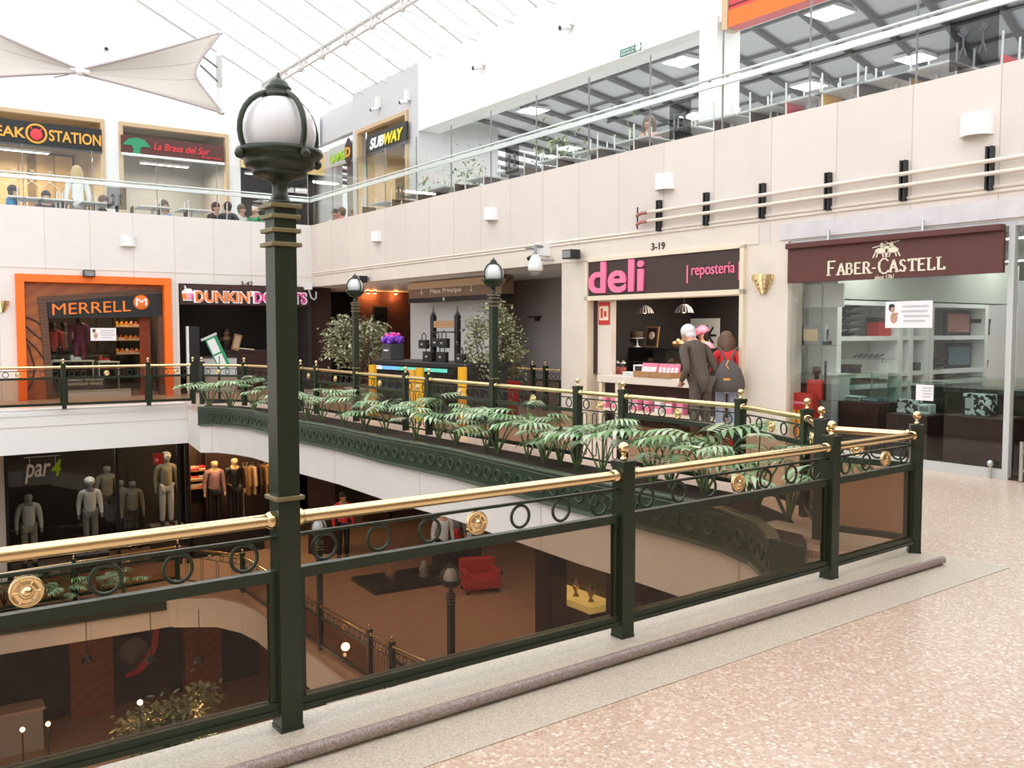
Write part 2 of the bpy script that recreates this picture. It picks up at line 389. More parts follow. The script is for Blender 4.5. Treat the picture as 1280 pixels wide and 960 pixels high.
# kerbs of the far galleries
b = MB()
dl90 = Vector((-dL.y, dL.x, 0))
b.prism([[q2(ELF - dl90 * .02), q2(EL1 - dl90 * .02), q2(EL1 + dl90 * .3), q2(ELF + dl90 * .3)]], 0, ZB)
b.prism([[q2(ELF - dl90 * .045), q2(EL1 - dl90 * .045), q2(EL1), q2(ELF)]], -.06, -.0)
b.prism([[q2(ELF - dl90 * .03), q2(EL1 - dl90 * .03), q2(EL1), q2(ELF)]], -.26, -.06)
b.prism([[q2(ELF - dl90 * .015), q2(EL1 - dl90 * .015), q2(EL1), q2(ELF)]], -.77, -.26)
struct('trim_gallery_edge', b, 'slab_lit')
# ------------------------------------------------------------------ railings
_m = {}
def proto(key, fn):
    if key not in _m:
        o = fn().build(key, PM_[key]); _m[key] = o.data; bpy.data.objects.remove(o)
    return _m[key]
PM_ = {'ring': 'green', 'medallion': 'brass', 'ball_finial': 'brass', 'post': 'green', 'rail_collar': 'brass', 'baluster_loop': 'green'}
def put(name, me, parent, M):
    o = bpy.data.objects.new(name, me); C.objects.link(o); o.parent = parent; o.matrix_local = M; return o
H_RAIL, H_THIN, H_BAR, H_TOP, H_BOT, H_POST, H_BALL = .793, .728, .606, .575, .096, .863, .925
def f_ring(): return MB().ring((0, 0, 0), .049, .007, 24, 8)
def f_med():
    b = MB(); R = Matrix.Rotation(PI / 2, 4, 'X')
    for s in (1, -1):
        q = R @ Matrix.Scale(s, 4, (0, 0, 1))
        b.lathe([(.052, 0), (.052, .008), (.047, .012), (.042, .009), (.038, .007), (.030, .008), (.026, .012), (.021, .009), (.017, .009), (.013, .016), (.007, .02), (0, .021)], (0, 0, 0), 24, q)
        for k in range(6):
            a = k * PI / 3
            b.tube([(.024 * math.cos(a), -s * .010, .024 * math.sin(a)), (.041 * math.cos(a), -s * .011, .041 * math.sin(a))], .003, 6)
    return b
def f_ball(): return MB().lathe([(.018, -.062), (.018, -.05), (.012, -.045), (.010, -.032), (.016, -.026)], (0, 0, 0), 16).ball((0, 0, 0), .028, 16, 10)
def f_post():
    b = MB(); b.box(-.039, .039, -.039, .039, 0, H_POST - .03)
    b.box(-.044, .044, -.044, .044, H_POST - .03, H_POST); b.box(-.041, .041, -.041, .041, 0, .012); return b
def f_col(): return MB().ball((0, 0, 0), .033, 14, 9)
def f_loop():
    b = MB(); z0, z1, w = .10, .575, .035; pts = []
    for k in range(9): a = PI * k / 8; pts.append((w * math.cos(a), 0, z1 - w + w * math.sin(a)))
    for k in range(9): a = PI + PI * k / 8; pts.append((w * math.cos(a), 0, z0 + w + w * math.sin(a)))
    return b.tube(pts, .006, 6, True)
def railing(name, label, pts, segs, zb=ZB, skip=(), group=None, gm='bronze_glass', full=True):
    """pts: plan points; segs[i] = (kind, n_rings, medallion index) between pts[i] and pts[i+1]"""
    o0 = Vector((pts[0].x, pts[0].y, zb))
    root = thing(name, label, 'railing', Matrix.Translation(o0), group)
    for i, p in enumerate(pts):
        if i in skip: continue
        q = Vector((p.x, p.y, zb)) - o0
        d = pts[min(i + 1, len(pts) - 1)] - pts[max(i - 1, 0)]
        if i == len(pts) - 1 or i == 0: pass
        r = math.atan2(d.y, d.x)
        po = put('post', proto('post', f_post), root, Matrix.Translation(q) @ RZ(r))
        bl = put('ball_finial', proto('ball_finial', f_ball), po, T(0, 0, H_BALL)); bl['label'] = 'polished brass ball on the post top'
    for i, sg in enumerate(segs):
        if sg is None: continue
        kind, n, md = sg
        a = Vector((pts[i].x, pts[i].y, zb)) - o0; c = Vector((pts[i + 1].x, pts[i + 1].y, zb)) - o0
        L = (c - a).length; M = Matrix.Translation(a) @ RZ(math.atan2(c.y - a.y, c.x - a.x)); e = .04
        h = MB().tube([(e, 0, H_RAIL), (L - e, 0, H_RAIL)], .025, 14).build('handrail', 'brass', root, M)
        h['label'] = 'round brass handrail'
        for xx in (e + .012, L - e - .012): put('rail_collar', proto('rail_collar', f_col), h, T(xx, 0, H_RAIL))
        MB().box(e, L - e, -.008, .008, H_THIN - .006, H_THIN + .006).build('upper_bar', 'green', root, M)
        for k in range(n):
            x = (k + .5) * (L - 2 * e) / n + e
            if k == md: put('medallion', proto('medallion', f_med), root, M @ T(x, 0, .667))['label'] = 'round brass medallion'
            else: put('ring', proto('ring', f_ring), root, M @ T(x, 0, .667))
        if kind == 'glass':
            b = MB()
            b.box(e, L - e, -.018, .018, H_TOP - .01, H_BAR); b.box(e, L - e, -.022, .022, H_BOT - .022, H_BOT + .018)
            b.box(e, L - e, -.030, -.012, H_BOT - .03, H_BOT - .01)
            b.box(e, e + .03, -.014, .014, H_BOT, H_TOP); b.box(L - e - .03, L - e, -.014, .014, H_BOT, H_TOP)
            b.build('panel_frame', 'green', root, M)
            g = MB().box(e + .03, L - e - .03, -.004, .004, H_BOT + .018, H_TOP - .01).build('glass_panel', gm, root, M)
            g['label'] = 'brown tinted glass panel'
        elif kind == 'gate':
            MB().box(e, L - e, -.010, .010, H_BAR - .012, H_BAR).build('middle_bar', 'green', root, M); MB().box(e, L - e, -.012, .012, .05, .072).build('bottom_bar', 'green', root, M)
            m = 4
            for k in range(m):
                x = (k + .5) * (L - 2 * e) / m + e
                put('baluster_loop', proto('baluster_loop', f_loop), root, M @ T(x, 0, .0))
    return root
railing('railing', 'dark green railing with brass handrail and tinted glass nearest the camera', [PM, P0, P1, P2, P3, P4, P5],
        [('glass', 7, 3), ('glass', 7, 3), ('glass', 7, 3), ('glass', 7, 3), ('glass', 4, 2), ('glass', 4, 2)], skip=(2,))
A_PX = [926, 779, 722, 617, 536, 507, 445, 395.5, 376]
PA = [P6] + [onA(x) for x in A_PX]
PB = [atz(305, 457, ZB + H_RAIL), atz(252, 456.3, ZB + H_RAIL)]
gl, gt = ('glass', 7, 3), ('gate', 3, 1)
railing('railing', 'dark green railing behind the leafy planter along the opposite gallery', [P5] + PA + PB,
        [('glass', 4, 2), ('glass', 5, 2), gl, gt, gl, gl, gt, gl, gl, gt, gl, ('glass', 4, 2)], skip=(0, 5, 8))
GLp = [atz(79, 459, ZB + H_RAIL), atz(185, 457, ZB + H_RAIL), atz(241, 456, ZB + H_RAIL)]
st = GLp[1] - GLp[0]
railing('railing', 'green railing with brass handrail in front of the orange shop', [GLp[0] - st * 2, GLp[0] - st] + GLp,
        [gl, gl, gl, ('glass', 4, 2)])
# ------------------------------------------------------------------ lamp posts
def lamp_parts(root):
    b = MB(); b.box(-.042, .042, -.042, .042, 0, 1.93); b.box(-.045, .045, -.045, .045, 0, .015); b.build('pole', 'green', root)
    for z, w in ((.875, .056), (1.80, .058), (1.85, .056), (1.90, .056), (1.938, .06)):
        MB().box(-w, w, -w, w, z - .008, z + .008).build('collar', 'band', root, bev=.003)
    bowl = MB().lathe([(.055, 1.946), (.036, 1.962), (.028, 1.985), (.025, 2.005), (.032, 2.025), (.05, 2.036), (.076, 2.042), (.094, 2.048), (.100, 2.058), (.097, 2.069), (.120, 2.078), (.127, 2.09), (.124, 2.103), (.142, 2.111), (.156, 2.125), (.153, 2.14), (.130, 2.145), (0, 2.145)], (0, 0, 0), 28)
    bowl.build('bowl', 'green', root)
    MB().ball((0, 0, 2.205), .131, 28, 18, (1, 1, 1)).build('globe', 'lampglobe', root)['label'] = 'white opal glass globe'
    for k in range(4):
        a = k * PI / 2 + .16; pts = [(.160 * math.cos(a), .160 * math.sin(a), 2.11)]
        for j in range(10):
            t = -.45 + (PI / 2 - .2 + .45) * j / 9
            pts.append((.159 * math.cos(t) * math.cos(a), .159 * math.cos(t) * math.sin(a), 2.198 + .149 * math.sin(t)))
        MB().tube(pts, .0105, 8).ball(pts[0], .019, 10, 6).build('rib', 'green', root)
    MB().lathe([(.056, 2.318), (.062, 2.330), (.058, 2.340), (.046, 2.346), (.043, 2.353), (.048, 2.361), (.040, 2.369), (.036, 2.376), (.03, 2.386), (.014, 2.394), (.008, 2.402), (.004, 2.418), (0, 2.42)], (0, 0, 0), 20).build('cap_finial', 'green', root)
lp0 = thing('lamp_post', 'tall green lamp post with white globe rising from the nearest railing', 'lamp post', Matrix.Translation((P1.x, P1.y, ZB)) @ RZ(math.atan2(uN.y, uN.x)))
lamp_parts(lp0); LPT = tree_of(lp0)
def lamp(p, z, label):
    return dup(lp0, Matrix.Translation((p.x, p.y, z)) @ RZ(math.atan2(dA.y, dA.x)), label, None, LPT)
lamp(onA(617), ZB, 'green globe lamp post in front of the passage beside the deli pier')
lamp(onA(445), ZB, 'green globe lamp post in front of the left ficus and the brick wall')
# ------------------------------------------------------------------ planter along the opposite gallery
def offs(pts, d):
    out = []
    for i, p in enumerate(pts):
        t = (pts[min(i + 1, len(pts) - 1)] - pts[max(i - 1, 0)]); t.z = 0; t.normalize()
        out.append(p + Vector((-t.y, t.x, 0)) * d)
    return out
def strip(b, a, c, z0, z1):
    """closed ribbon wall between two plan polylines"""
    loop = [q2(p) for p in a] + [q2(p) for p in c[::-1]]
    b.prism([loop], z0, z1)
pl = thing('planter', 'long dark green planter box with raised rings below the leafy plants', 'planter', Matrix.Identity(4))
R1 = offs(RIM, .05)
b = MB(); strip(b, RIM, R1, -.23, .10); b.build('box_wall', 'green_box', pl)
Ro, Ri = offs(RIM, -.022), offs(RIM, .07)
b = MB(); strip(b, Ro, Ri, .085, .112); b.build('rim', 'rim_highlight', pl, bev=.006)
b = MB(); strip(b, offs(RIM, -.012), R1, .052, .066); b.build('upper_moulding', 'rim_highlight', pl)
b = MB(); strip(b, offs(RIM, -.025), R1, -.25, -.215); b.build('lower_moulding', 'rim_highlight', pl)
rear = [P6 + Vector((-.12, 0, 0))] + [p - Vector((.815, .579, 0)) * .06 for p in PA[1:]] + [PB[0] + Vector((-.05, -.1, 0)), PB[1] + Vector((.1, -.1, 0))]
ec = [Vector((RIM[-1].x + .16, RIM[-1].y - .27, 0)), Vector((P5.x - .12, P5.y - .1, 0))]
b = MB(); b.prism([[q2(p) for p in R1] + [q2(p) for p in ec] + [q2(p) for p in rear]], .02, .055); b.build('soil', 'soil', pl)['label'] = 'dark planting soil'
b = MB(); strip(b, [RIM[-1], ec[0]], [RIM[-1] + Vector((.03, .05, 0)), ec[0] + Vector((.03, .05, 0))], -.23, .10); b.build('end_panel', 'green_box', pl)
# raised rings along the outer face
acc, nxt = 0.0, .25
for i in range(len(RIM) - 1):
    a, c = RIM[i], RIM[i + 1]; L = (c - a).length; d = (c - a) / L; nrm = Vector((d.y, -d.x, 0))
    while nxt < acc + L:
        p = a + d * (nxt - acc) + nrm * .004
        if 'er' not in _m:
            o = MB().ring((0, 0, 0), .062, .012, 20, 6).build('raised_ring', 'green_box'); _m['er'] = o.data; bpy.data.objects.remove(o)
        put('raised_ring', _m['er'], pl, Matrix.Translation((p.x, p.y, -.075)) @ RZ(math.atan2(d.y, d.x)))
        nxt += .215
    acc += L
# ------------------------------------------------------------------ philodendrons
def leaf(b, base, az, el, L, droop):
    """one deeply cut leaf: slender lobes fanning off a drooping midrib"""
    h = Vector((math.cos(az), math.sin(az), 0)); side = Vector((-h.y, h.x, 0))
    def mid(t):
        return base + h * (L * t * math.cos(el)) + Vector((0, 0, L * (t * math.sin(el) - droop * t * t)))
    n = 7
    for j in range(n):
        t = .06 + .80 * j / (n - 1); p = mid(t); f = math.sin(PI * (.22 + .68 * (1 - t))) ; ll = L * .46 * (.5 + .7 * f)
        for s in (1, -1):
            fw = -.25 + 1.15 * t
            d = (side * s + h * fw).normalized(); tip = p + d * ll + Vector((0, 0, -ll * .42)); m_ = p + d * ll * .55 + Vector((0, 0, -ll * .06))
            w = h * (L * .062)
            b.add([p - w * .7, m_ - w, tip, m_ + w, p + w * .7], [(0, 1, 2, 3, 4)])
    for t0, t1 in ((0, .3), (.3, .6), (.6, .88)):
        b.add([mid(t0) - side * L * .075, mid(t1) - side * L * .07, mid(t1) + side * L * .07, mid(t0) + side * L * .075], [(0, 1, 2, 3)])
    tp = mid(1.1); b.add([mid(.84) - side * L * .07, tp, mid(.84) + side * L * .07], [(0, 1, 2)])
def philo(seed, n, H):
    r = random.Random(seed); fb, sb = MB(), MB(); a0 = r.random() * 6
    for k in range(n):
        a = a0 + k * 2.4 + r.uniform(-.3, .3); lean = r.uniform(.30, .85) if k else .15; h = H * r.uniform(.62, 1.05)
        top = Vector((math.cos(a) * lean * h * .8, math.sin(a) * lean * h * .8, h))
        sb.tube([(0, 0, 0), top * .45 + Vector((0, 0, h * .08)), top], [.011, .008, .005], 6)
        leaf(fb, top, a + r.uniform(-.4, .4), r.uniform(-.05, .5), r.uniform(.24, .34), r.uniform(.05, .35))
    return fb, sb
PH = []
for s, n, H in ((3, 7, .50), (11, 7, .44), (23, 6, .58), (31, 7, .40)):
    fb, sb = philo(s, n, H); f = fb.build('foliage', 'leaf', fixn=False); s_ = sb.build('stems', 'stem')
    PH.append((f.data, s_.data)); bpy.data.objects.remove(f); bpy.data.objects.remove(s_)
def plant(p, z, k, rz, sc, label, group=None):
    o = thing('philodendron', label, 'plant', Matrix.Translation((p.x, p.y, z)) @ RZ(rz) @ Matrix.Scale(sc, 4), group)
    put('foliage', PH[k][0], o, Matrix.Identity(4)); put('stems', PH[k][1], o, Matrix.Identity(4)); return o
PLANTS = [(262, 512, 'leafy plant at the far left end of the planter before the menu stand'), (288, 513, 'second leafy plant from the far left end of the planter'),
 (318, 515, 'leafy plant just left of the big lamp post in the planter'), (340, 519, 'leafy plant hidden behind the big lamp post'),
 (385, 526, 'leafy plant just right of the big lamp post in the planter'), (402, 528, 'low leafy plant in front of the second pair of far railing posts'),
 (430, 533, 'leafy plant left of the left globe lamp in the planter'), (456, 538, 'leafy plant at the foot of the left globe lamp'),
 (482, 541, 'leafy plant in front of the leftmost yellow bollard'), (520, 550, 'leafy plant before the balustered gate panel by the bag kiosk'),
 (548, 552, 'tall leafy plant in front of the middle bollards'), (570, 557, 'leafy plant in front of the right yellow bollard'),
 (608, 566, 'pale leafy plant left of the lamp by the passage'), (622, 568, 'small leafy plant at the foot of the lamp by the passage'),
 (660, 575, 'leafy plant in front of the dark stair passage'), (680, 580, 'leafy plant with spread leaves before the pink stone pier'),
 (700, 583, 'low leafy plant below the deli pier'), (721, 590, 'upright young plant at the foot of the deli railing post'),
 (752, 596, 'leafy plant under the gate panel before the deli counter'), (815, 607, 'large leafy plant below the deli counter in the planter'),
 (838, 612, 'leafy plant before the legs of the grey haired man'), (880, 620, 'leafy plant before the legs of the woman in red'),
 (945, 640, 'big leafy plant near the curved right end of the planter'), (985, 652, 'tall stemmed plant at the right end of the planter')]
for i, (x, y, lb) in enumerate(PLANTS):
    r = random.Random(i * 5 + 1); p = atz(x, y, .05)
    plant(p, .05, i % 4, r.uniform(0, 6.28), r.uniform(.95, 1.2) * (1.12 if i > 18 else 1), lb)
# ------------------------------------------------------------------ right and left walls, level of the camera
Z1, ZF, ZU = 2.68, 4.28, 3.50
X702, X735, X931, X985 = rx(702), rx(734), rx(932), rx(984)
XG0, XG1, XG2 = rx(986), rx(1258), 20.0
b = MB(); b.box(0, 20, 0, .3, Z1, ZF)
struct('wall_right', b, 'stone_r', RF)
b = MB(); b.box(X702, X735, 0, .3, 0, Z1).box(X931, X985, 0, .3, 0, Z1)
struct('wall_right_pier', b, 'stone', RF)
b = MB(); b.box(.05, X931 + .2, -.012, 0, Z1, 2.92)
struct('trim_lintel', b, 'stone', RF)
b = MB(); b.box(X985 - .12, 20, -.02, 0, Z1 + .02, 2.90)
struct('trim_marble_band', b, 'marble', RF)
b = MB()
for z, r in ((2.985, .022), (3.035, .022)): b.tube([(.05, 0, z), (20, 0, z)], r, 8)
struct('trim_moulding', b, 'stone', RF)
b = MB(); b.box(-16, 0, 0, .3, Z1, ZF)
struct('wall_left', b, 'stone_l', LF)
b = MB(); b.box(-16, lx(20), 0, .3, 0, Z1).box(lx(214), lx(224), 0, .6, 0, Z1)
struct('wall_left_pier', b, 'stone_l', LF)
b = MB(); b.box(-16, 0, -.012, 0, 2.93, 2.95)
struct('trim_left_groove', b, 'stone', LF)
b = MB(); b.box(-3, 20, .3, 12, Z1, 2.9)
struct('ceiling_right', b, 'white', RF)
b = MB(); b.box(-16, 2, .3, 7, Z1 + .01, 2.9)
struct('ceiling_left', b, 'white', LF)
# ------------------------------------------------------------------ upper gallery
struct('floor_upper', MB().box(-1, 22, .3, 16, 3.2, ZU).box(-10, -1, 0, 16, 3.2, ZU - .002), 'lgrey', RF)
struct('floor_upper_left', MB().box(-16, 1.5, .3, 8, 3.2, ZU - .004), 'lgrey', LF)
def balustrade(label, FR, x0, x1, j0, pitch, o=.06):
    t = thing('glass_balustrade', label, 'glass railing', FR @ T(0, o, 0))
    js = []; x = j0
    while x > x0: x -= pitch
    while x < x1 + pitch: js.append(min(max(x, x0), x1)); x += pitch
    js = sorted(set(round(v, 3) for v in js))
    for a, c in zip(js[:-1], js[1:]):
        if c - a < .05: continue
        MB().box(a + .012, c - .012, -.006, .006, 4.2, 5.63).build('glass_pane', 'glass', t)
        MB().box(c - .007, c + .007, -.012, .012, 4.2, 5.63).build('joint_strip', 'grey', t)
    MB().box(x0, x1, -.10, -.07, 4.86, 4.945).build('rail', 'railtube', t, bev=.008)
    MB().tube([(x0, -.085, 4.985), (x1, -.085, 4.985)], .02, 8).build('top_tube', 'railtube', t)
    for c in js[1:-1]:
        for d in (-.16, .16): MB().cyl_((c + d, -.1, 4.95), (c + d, 0, 4.95), .016).build('clamp', 'grey', t)
    return t
def cyl_(s, p0, p1, r, n=10): return s.tube([p0, p1], r, n)
MB.cyl_ = cyl_
balustrade('long clear glass balustrade along the upper gallery above the deli', RF, 0, 20, 16.73, 1.41)
balustrade('clear glass balustrade of the upper gallery above the orange shop', LF, -15, -.06, -1.0, 1.41)
OB = 1.8
XB0, XB1 = rx(523, OB, 150), rx(877, OB, 40)
ZR, SL = 8.17, .474
struct('wall_bulkhead', MB().box(XB0, 20, OB, OB + .6, 6.5, ZR), 'white_wall', RF)
# wall with the two lit shop signs
xg0, xg1 = rx(411, OB, 190), rx(441, OB, 190)
xs0, xs1 = rx(447, OB, 170), rx(511, OB, 170)
zs = rw(480, 150, OB)[1]
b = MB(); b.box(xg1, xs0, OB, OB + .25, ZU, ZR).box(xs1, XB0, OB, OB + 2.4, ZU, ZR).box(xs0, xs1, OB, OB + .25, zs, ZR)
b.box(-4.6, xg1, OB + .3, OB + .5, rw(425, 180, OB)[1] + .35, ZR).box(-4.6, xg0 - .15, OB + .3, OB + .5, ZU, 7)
MT['upper_shaded'] = mat('shaded_white_wall', (.60, .60, .61), .7); struct('wall_upper_right', b, 'upper_shaded', RF)  # the wall's weaker light is painted in as a greyer tone
MT['hallgrey'] = mat('hall_ceiling_grey', (.52, .53, .56), .6); MT['beamgrey'] = mat('dark_grey_beam', (.06, .06, .062), .5)
# the column beside the red sign, the food hall behind
struct('wall_column', MB().box(XB1, rx(899, OB, 50), OB - .05, OB + .5, ZU, 6.6), 'white', RF)
struct('ceiling_food_hall', MB().box(XB0 - 2, 21, OB + .6, 15, 6.85, 7.0).box(21, 21.2, .3, 15, ZU, 7.0), 'hallgrey', RF)
b = MB()
for k in range(-10, 34):
    a = Vector((XB0 + k * .95, 2.6, 6.8)); d = Vector((-.32, 1, 0))
    p, q = a, a + d * 11.5
    b.tube([p, q], .07, 4)
for k in range(9):
    o = 3.2 + k * 1.35; b.tube([(XB1 - 7, o, 6.8), (20.5, o, 6.8)], .035, 4)
struct('trim_ceiling_beams', b, 'beamgrey', RF)
struct('wall_food_hall_back', MB().box(XB0 - 2, 21, 14, 14.2, ZU, 7.0), 'lgrey', RF)
# left gable wall over the upper shops
OL = 4.0
UL = lambda px, py: lw(px, py, OL)
zt = 7.2
b = MB()
xr = 1.95; xl = -16
gz = lambda x: ZR + SL * (OB - x)
loop = [(xl, zt), (xr, zt), (xr, gz(xr)), (xl, gz(xl))]
b.prism([loop], -.15, .15, M=Matrix(((1, 0, 0, 0), (0, 0, 1, OL + .15), (0, 1, 0, 0), (0, 0, 0, 1))))
sA = (UL(-75, 140)[0], UL(130, 155)[0]); sB = (UL(148, 160)[0], UL(285, 175)[0]); sC = (UL(300, 180)[0], UL(398, 200)[0])
for x0, x1 in ((xl, sA[0]), (sA[1], sB[0]), (sB[1], sC[0])): b.box(x0, x1, OL, OL + .3, ZU, zt)
struct('wall_upper_left', b, 'white_wall', LF)
# roof: glazed slope rising from the bulkhead, with white trusses
def roofp(x, o, dz=0): return Vector((x, o, ZR + SL * (OB - o) + dz))
b = MB(); v = [roofp(-4.2, OB), roofp(20, OB), roofp(20, -15), roofp(-4.2, -15)]
b.add(v, [(0, 1, 2, 3)]); struct('ceiling_roof_glazing', b, 'roof_glass', RF)
for i, (o, lab) in enumerate(((.25, 'white roof truss nearest the upper shop with the yellow lettered sign'), (-4.2, 'white roof truss in the middle of the glazed roof'), (-8.6, 'white roof truss over the cream sails'))):
    t = thing('roof_truss', lab, 'roof truss', RF, 'trusses under the glazed roof')
    MB().tube([roofp(-4.1, o, -.1), roofp(20, o, -.1)], .055, 10).build('top_chord', 'roofbar', t)
    MB().tube([roofp(-4.1, o, -.32), roofp(20, o, -.32)], .035, 8).build('lower_chord', 'roofbar', t)
    for k in range(17):
        x = -4 + k * 1.42
        nb = MB().tube([roofp(x, o, -.05), roofp(x, o, -.36)], .05, 8); nb.ball(roofp(x, o, -.32), .09, 10, 6)
        nb.build('node', 'roofbar', t)
        MB().tube([roofp(x, o, -.32), roofp(x + .71, o, -.1), roofp(x + 1.42, o, -.32)], .016, 6).build('web_rod', 'roofbar', t)
for k in range(17):
    x = -4 + k * 1.42
    t = thing('roof_rafter', 'thin white rafter crossing under the roof glazing', 'rafter', RF, 'thin rafters under the roof glazing')
    MB().tube([roofp(x, OB, -.03), roofp(x, -15, -.03)], .028, 6).build('bar', 'roofbar', t)
    MB().tube([roofp(x + .7, OB, -.02), roofp(x + .7, -15, -.02)], .014, 5).build('glazing_bar', 'roofbar', t)
    b = MB()
    MB().tube([roofp(x, .25, -.32), roofp(x + .6, OB, -.15)], .014, 5).build('stay_rod', 'roofbar', t)
# ------------------------------------------------------------------ sails
def sail(label, cpx, rows, mast=None):
    """cpx: four corner points (world); concave edges"""
    t = thing('shade_sail', label, 'shade sail', Matrix.Identity(4), 'cream shade sails of the upper gallery')
    a, c, d, e = cpx; n = 16; b = MB(); g = []
    for i in range(n + 1):
        u = i / n; row = []
        for j in range(n + 1):
            w = j / n
            p = (a * (1 - u) + c * u) * (1 - w) + (e * (1 - u) + d * u) * w
            ctr = (a + c + d + e) / 4
            pull = rows[0] * 4 * w * (1 - w) * u ** 2 + rows[1] * 4 * w * (1 - w) * (1 - u) ** 2
            p = p + (ctr - p) * pull * .5 + (ctr - p) * rows[2] * 4 * u * (1 - u) * (2 * w - 1) ** 2 * .5
            p = p + Vector((0, .25 * math.sin(PI * u) * math.sin(PI * w), 0)); row.append(p)
        g.append(row)
    v = [p for r in g for p in r]; m = n + 1
    b.add(v, [(i * m + j, (i + 1) * m + j, (i + 1) * m + j + 1, i * m + j + 1) for i in range(n) for j in range(n)], True)
    o = b.build('cloth', 'sail', t); so = o.modifiers.new('s', 'SOLIDIFY'); so.thickness = .012
    for nm, pts in (('hem', g[n]), ('hem', [r[0] for r in g]), ('hem', [r[n] for r in g])):
        MB().tube(pts, .028, 6).build(nm, 'sail_edge', t)
    for q in (5, 10): MB().tube([r[q] + Vector((0, -.012, 0)) for r in g], .008, 5).build('seam', 'sail_edge', t)
    for p in (c, d): MB().ball(p, .05, 8, 6).build('corner_plate', 'steel', t)
    return t
DS = 20.5
sail('cream shade sail right of the white joint, with a concave right edge', [atd(97, 88, DS - .2), atd(276, 41, DS + 1.2), atd(278, 141, DS + .4), atd(94, 91, DS - .2)], (.75, 0, .12))
sail('cream shade sail at the left edge of the frame, pointing at the joint', [atd(-70, 12, DS - 1), atd(99, 87, DS - .3), atd(97, 91, DS - .3), atd(-70, 101, DS - 2)], (0, .2, .10))
t = thing('sail_mast', 'white post with bracket arms holding the right shade sail', 'post', Matrix.Translation(atd(275, 140, DS + 2.4)))
MB().tube([(0, 0, -.05), (0, 0, 1.45)], .06, 10).build('pole', 'white', t)
MB().tube([(0, 0, 1.05), (-.3, -.5, 1.25)], .025, 6).build('arm', 'grey', t); MB().tube([(0, 0, .7), (-.3, -.5, 1.0)], .025, 6).build('arm', 'grey', t)
MB().box(-.06, .06, -.06, .06, .6, 1.35).build('bracket', 'lgrey', t)
t = thing('mooring_joint', 'white steel joint where the two cream sails meet', 'joint', Matrix.Translation(atd(100, 89, DS - .3)))
MB().ball((0, 0, 0), .1, 10, 7).tube([(-.2, 0, .06), (.2, 0, -.03)], .05, 8).build('hub', 'white', t)
MB().tube([(-.2, -.1, -.1), (-.45, -.25, -.2)], .012, 6).build('shackle', 'grey', t)
# ------------------------------------------------------------------ upper shops on the left
def openshop(FR, x0, x1, o, z1, dep, wallm, frame, nm, z0=ZU, backm=None):
    b = MB(); b.box(x0, x1, o + dep, o + dep + .05, z0, z1 + .3).box(x0 - .05, x0, o + .3, o + dep, z0, z1 + .3).box(x1, x1 + .05, o + .3, o + dep, z0, z1 + .3).box(x0, x1, o + .31, o + dep, z1 + .25, z1 + .3)
    struct('wall_' + nm, b, wallm, FR)
    if frame:
        f = .10; b = MB(); b.box(x0, x0 + f, o - .06, o + .1, z0, z1).box(x1 - f, x1, o - .06, o + .1, z0, z1).box(x0 + f, x1 - f, o - .06, o + .1, z1 - f, z1)
        struct('trim_' + nm + '_frame', b, frame, FR)
MT['tan'] = mat('tan_frame', (.62, .45, .27), .5); MT['warmwall'] = mat('warm_shop_wall', (.50, .38, .24), .7); MT['greywall2'] = mat('shop_grey', (.36, .34, .31), .7)
openshop(LF, sA[0], sA[1], OL, zt, 2.6, 'warmwall', 'tan', 'steak_shop')
openshop(LF, sB[0], sB[1], OL, zt, 2.6, 'greywall2', 'tan', 'grill_shop')
openshop(LF, sC[0], sC[1], OL, zt, 2.6, 'dark', None, 'yellow_sign_shop')
openshop(RF, xs0, xs1, OB, zs, 2.2, 'warmwall', 'tan', 'sandwich_shop')
openshop(RF, xg0 - .2, xg1, OB + .4, zs - .3, 2.2, 'greywall2', None, 'game_shop')
def board(name, label, FR, o, quad, m, depth=.06, cat='sign'):
    """sign board whose corners are picked on the plane; quad = (px,py) of top-left, top-right, bottom-left"""
    (x0, z1), (x1, z1b), (x0b, z0) = [onplane(FR, *p, o) for p in quad]
    t = thing(name, label, cat, FR @ T((x0 + x1) / 2, o, 0))
    w = (x1 - x0) / 2; z1 = (z1 + z1b) / 2
    MB().box(-w, w, 0, depth, z0, z1).build('panel', m, t, bev=.006)
    return t, w, z0, z1
MT['gold'] = mat('gold_letter', (.85, .42, .06), .4); MT['lime'] = mat('lime_letter', (.38, .68, .02), .4); MT['yel'] = mat('yellow_letter', (.85, .75, .03), .4)
MT['board_y'] = mat('pale_yellow_board', (.80, .58, .22), .5); MT['green2'] = mat('leaf_green', (.03, .30, .13), .5); MT['redl'] = mat('red_letter', (.75, .05, .06), .45)
MT['orl'] = mat('orange_letter', (.92, .22, .03), .4); MT['mag'] = mat('magenta_letter', (.80, .06, .33), .4)
t, w, z0, z1 = board('shop_sign', 'black shop sign with gold letters and a round bull emblem', LF, OL - .1, ((-72, 140), (127, 161), (-72, 172)), 'black')
h = z1 - z0; fx = lambda px, py=170: onplane(LF, px, py, OL - .1)[0] - (onplane(LF, -72, 140, OL - .1)[0] + onplane(LF, 127, 161, OL - .1)[0]) / 2
text('STEAK', 'gold', t, fx(-30), fx(32), z0 + .3 * h, z0 + .72 * h, -.002, .02, .02)
text('STATION', 'gold', t, fx(61), fx(126), z0 + .3 * h, z0 + .75 * h, -.002, .02, .02)
cx = fx(45.5); e = MB().ring((cx, -.012, z0 + .53 * h), .23, .028, 24, 8).build('emblem_ring', 'gold', t)
b = MB(); b.ball((cx, -.01, z0 + .5 * h), .15, 14, 8, (1, .15, 1)); b.tube([(cx - .08, -.02, z0 + .6 * h), (cx - .14, -.02, z0 + .8 * h)], .02, 6).tube([(cx + .08, -.02, z0 + .6 * h), (cx + .14, -.02, z0 + .8 * h)], .02, 6)
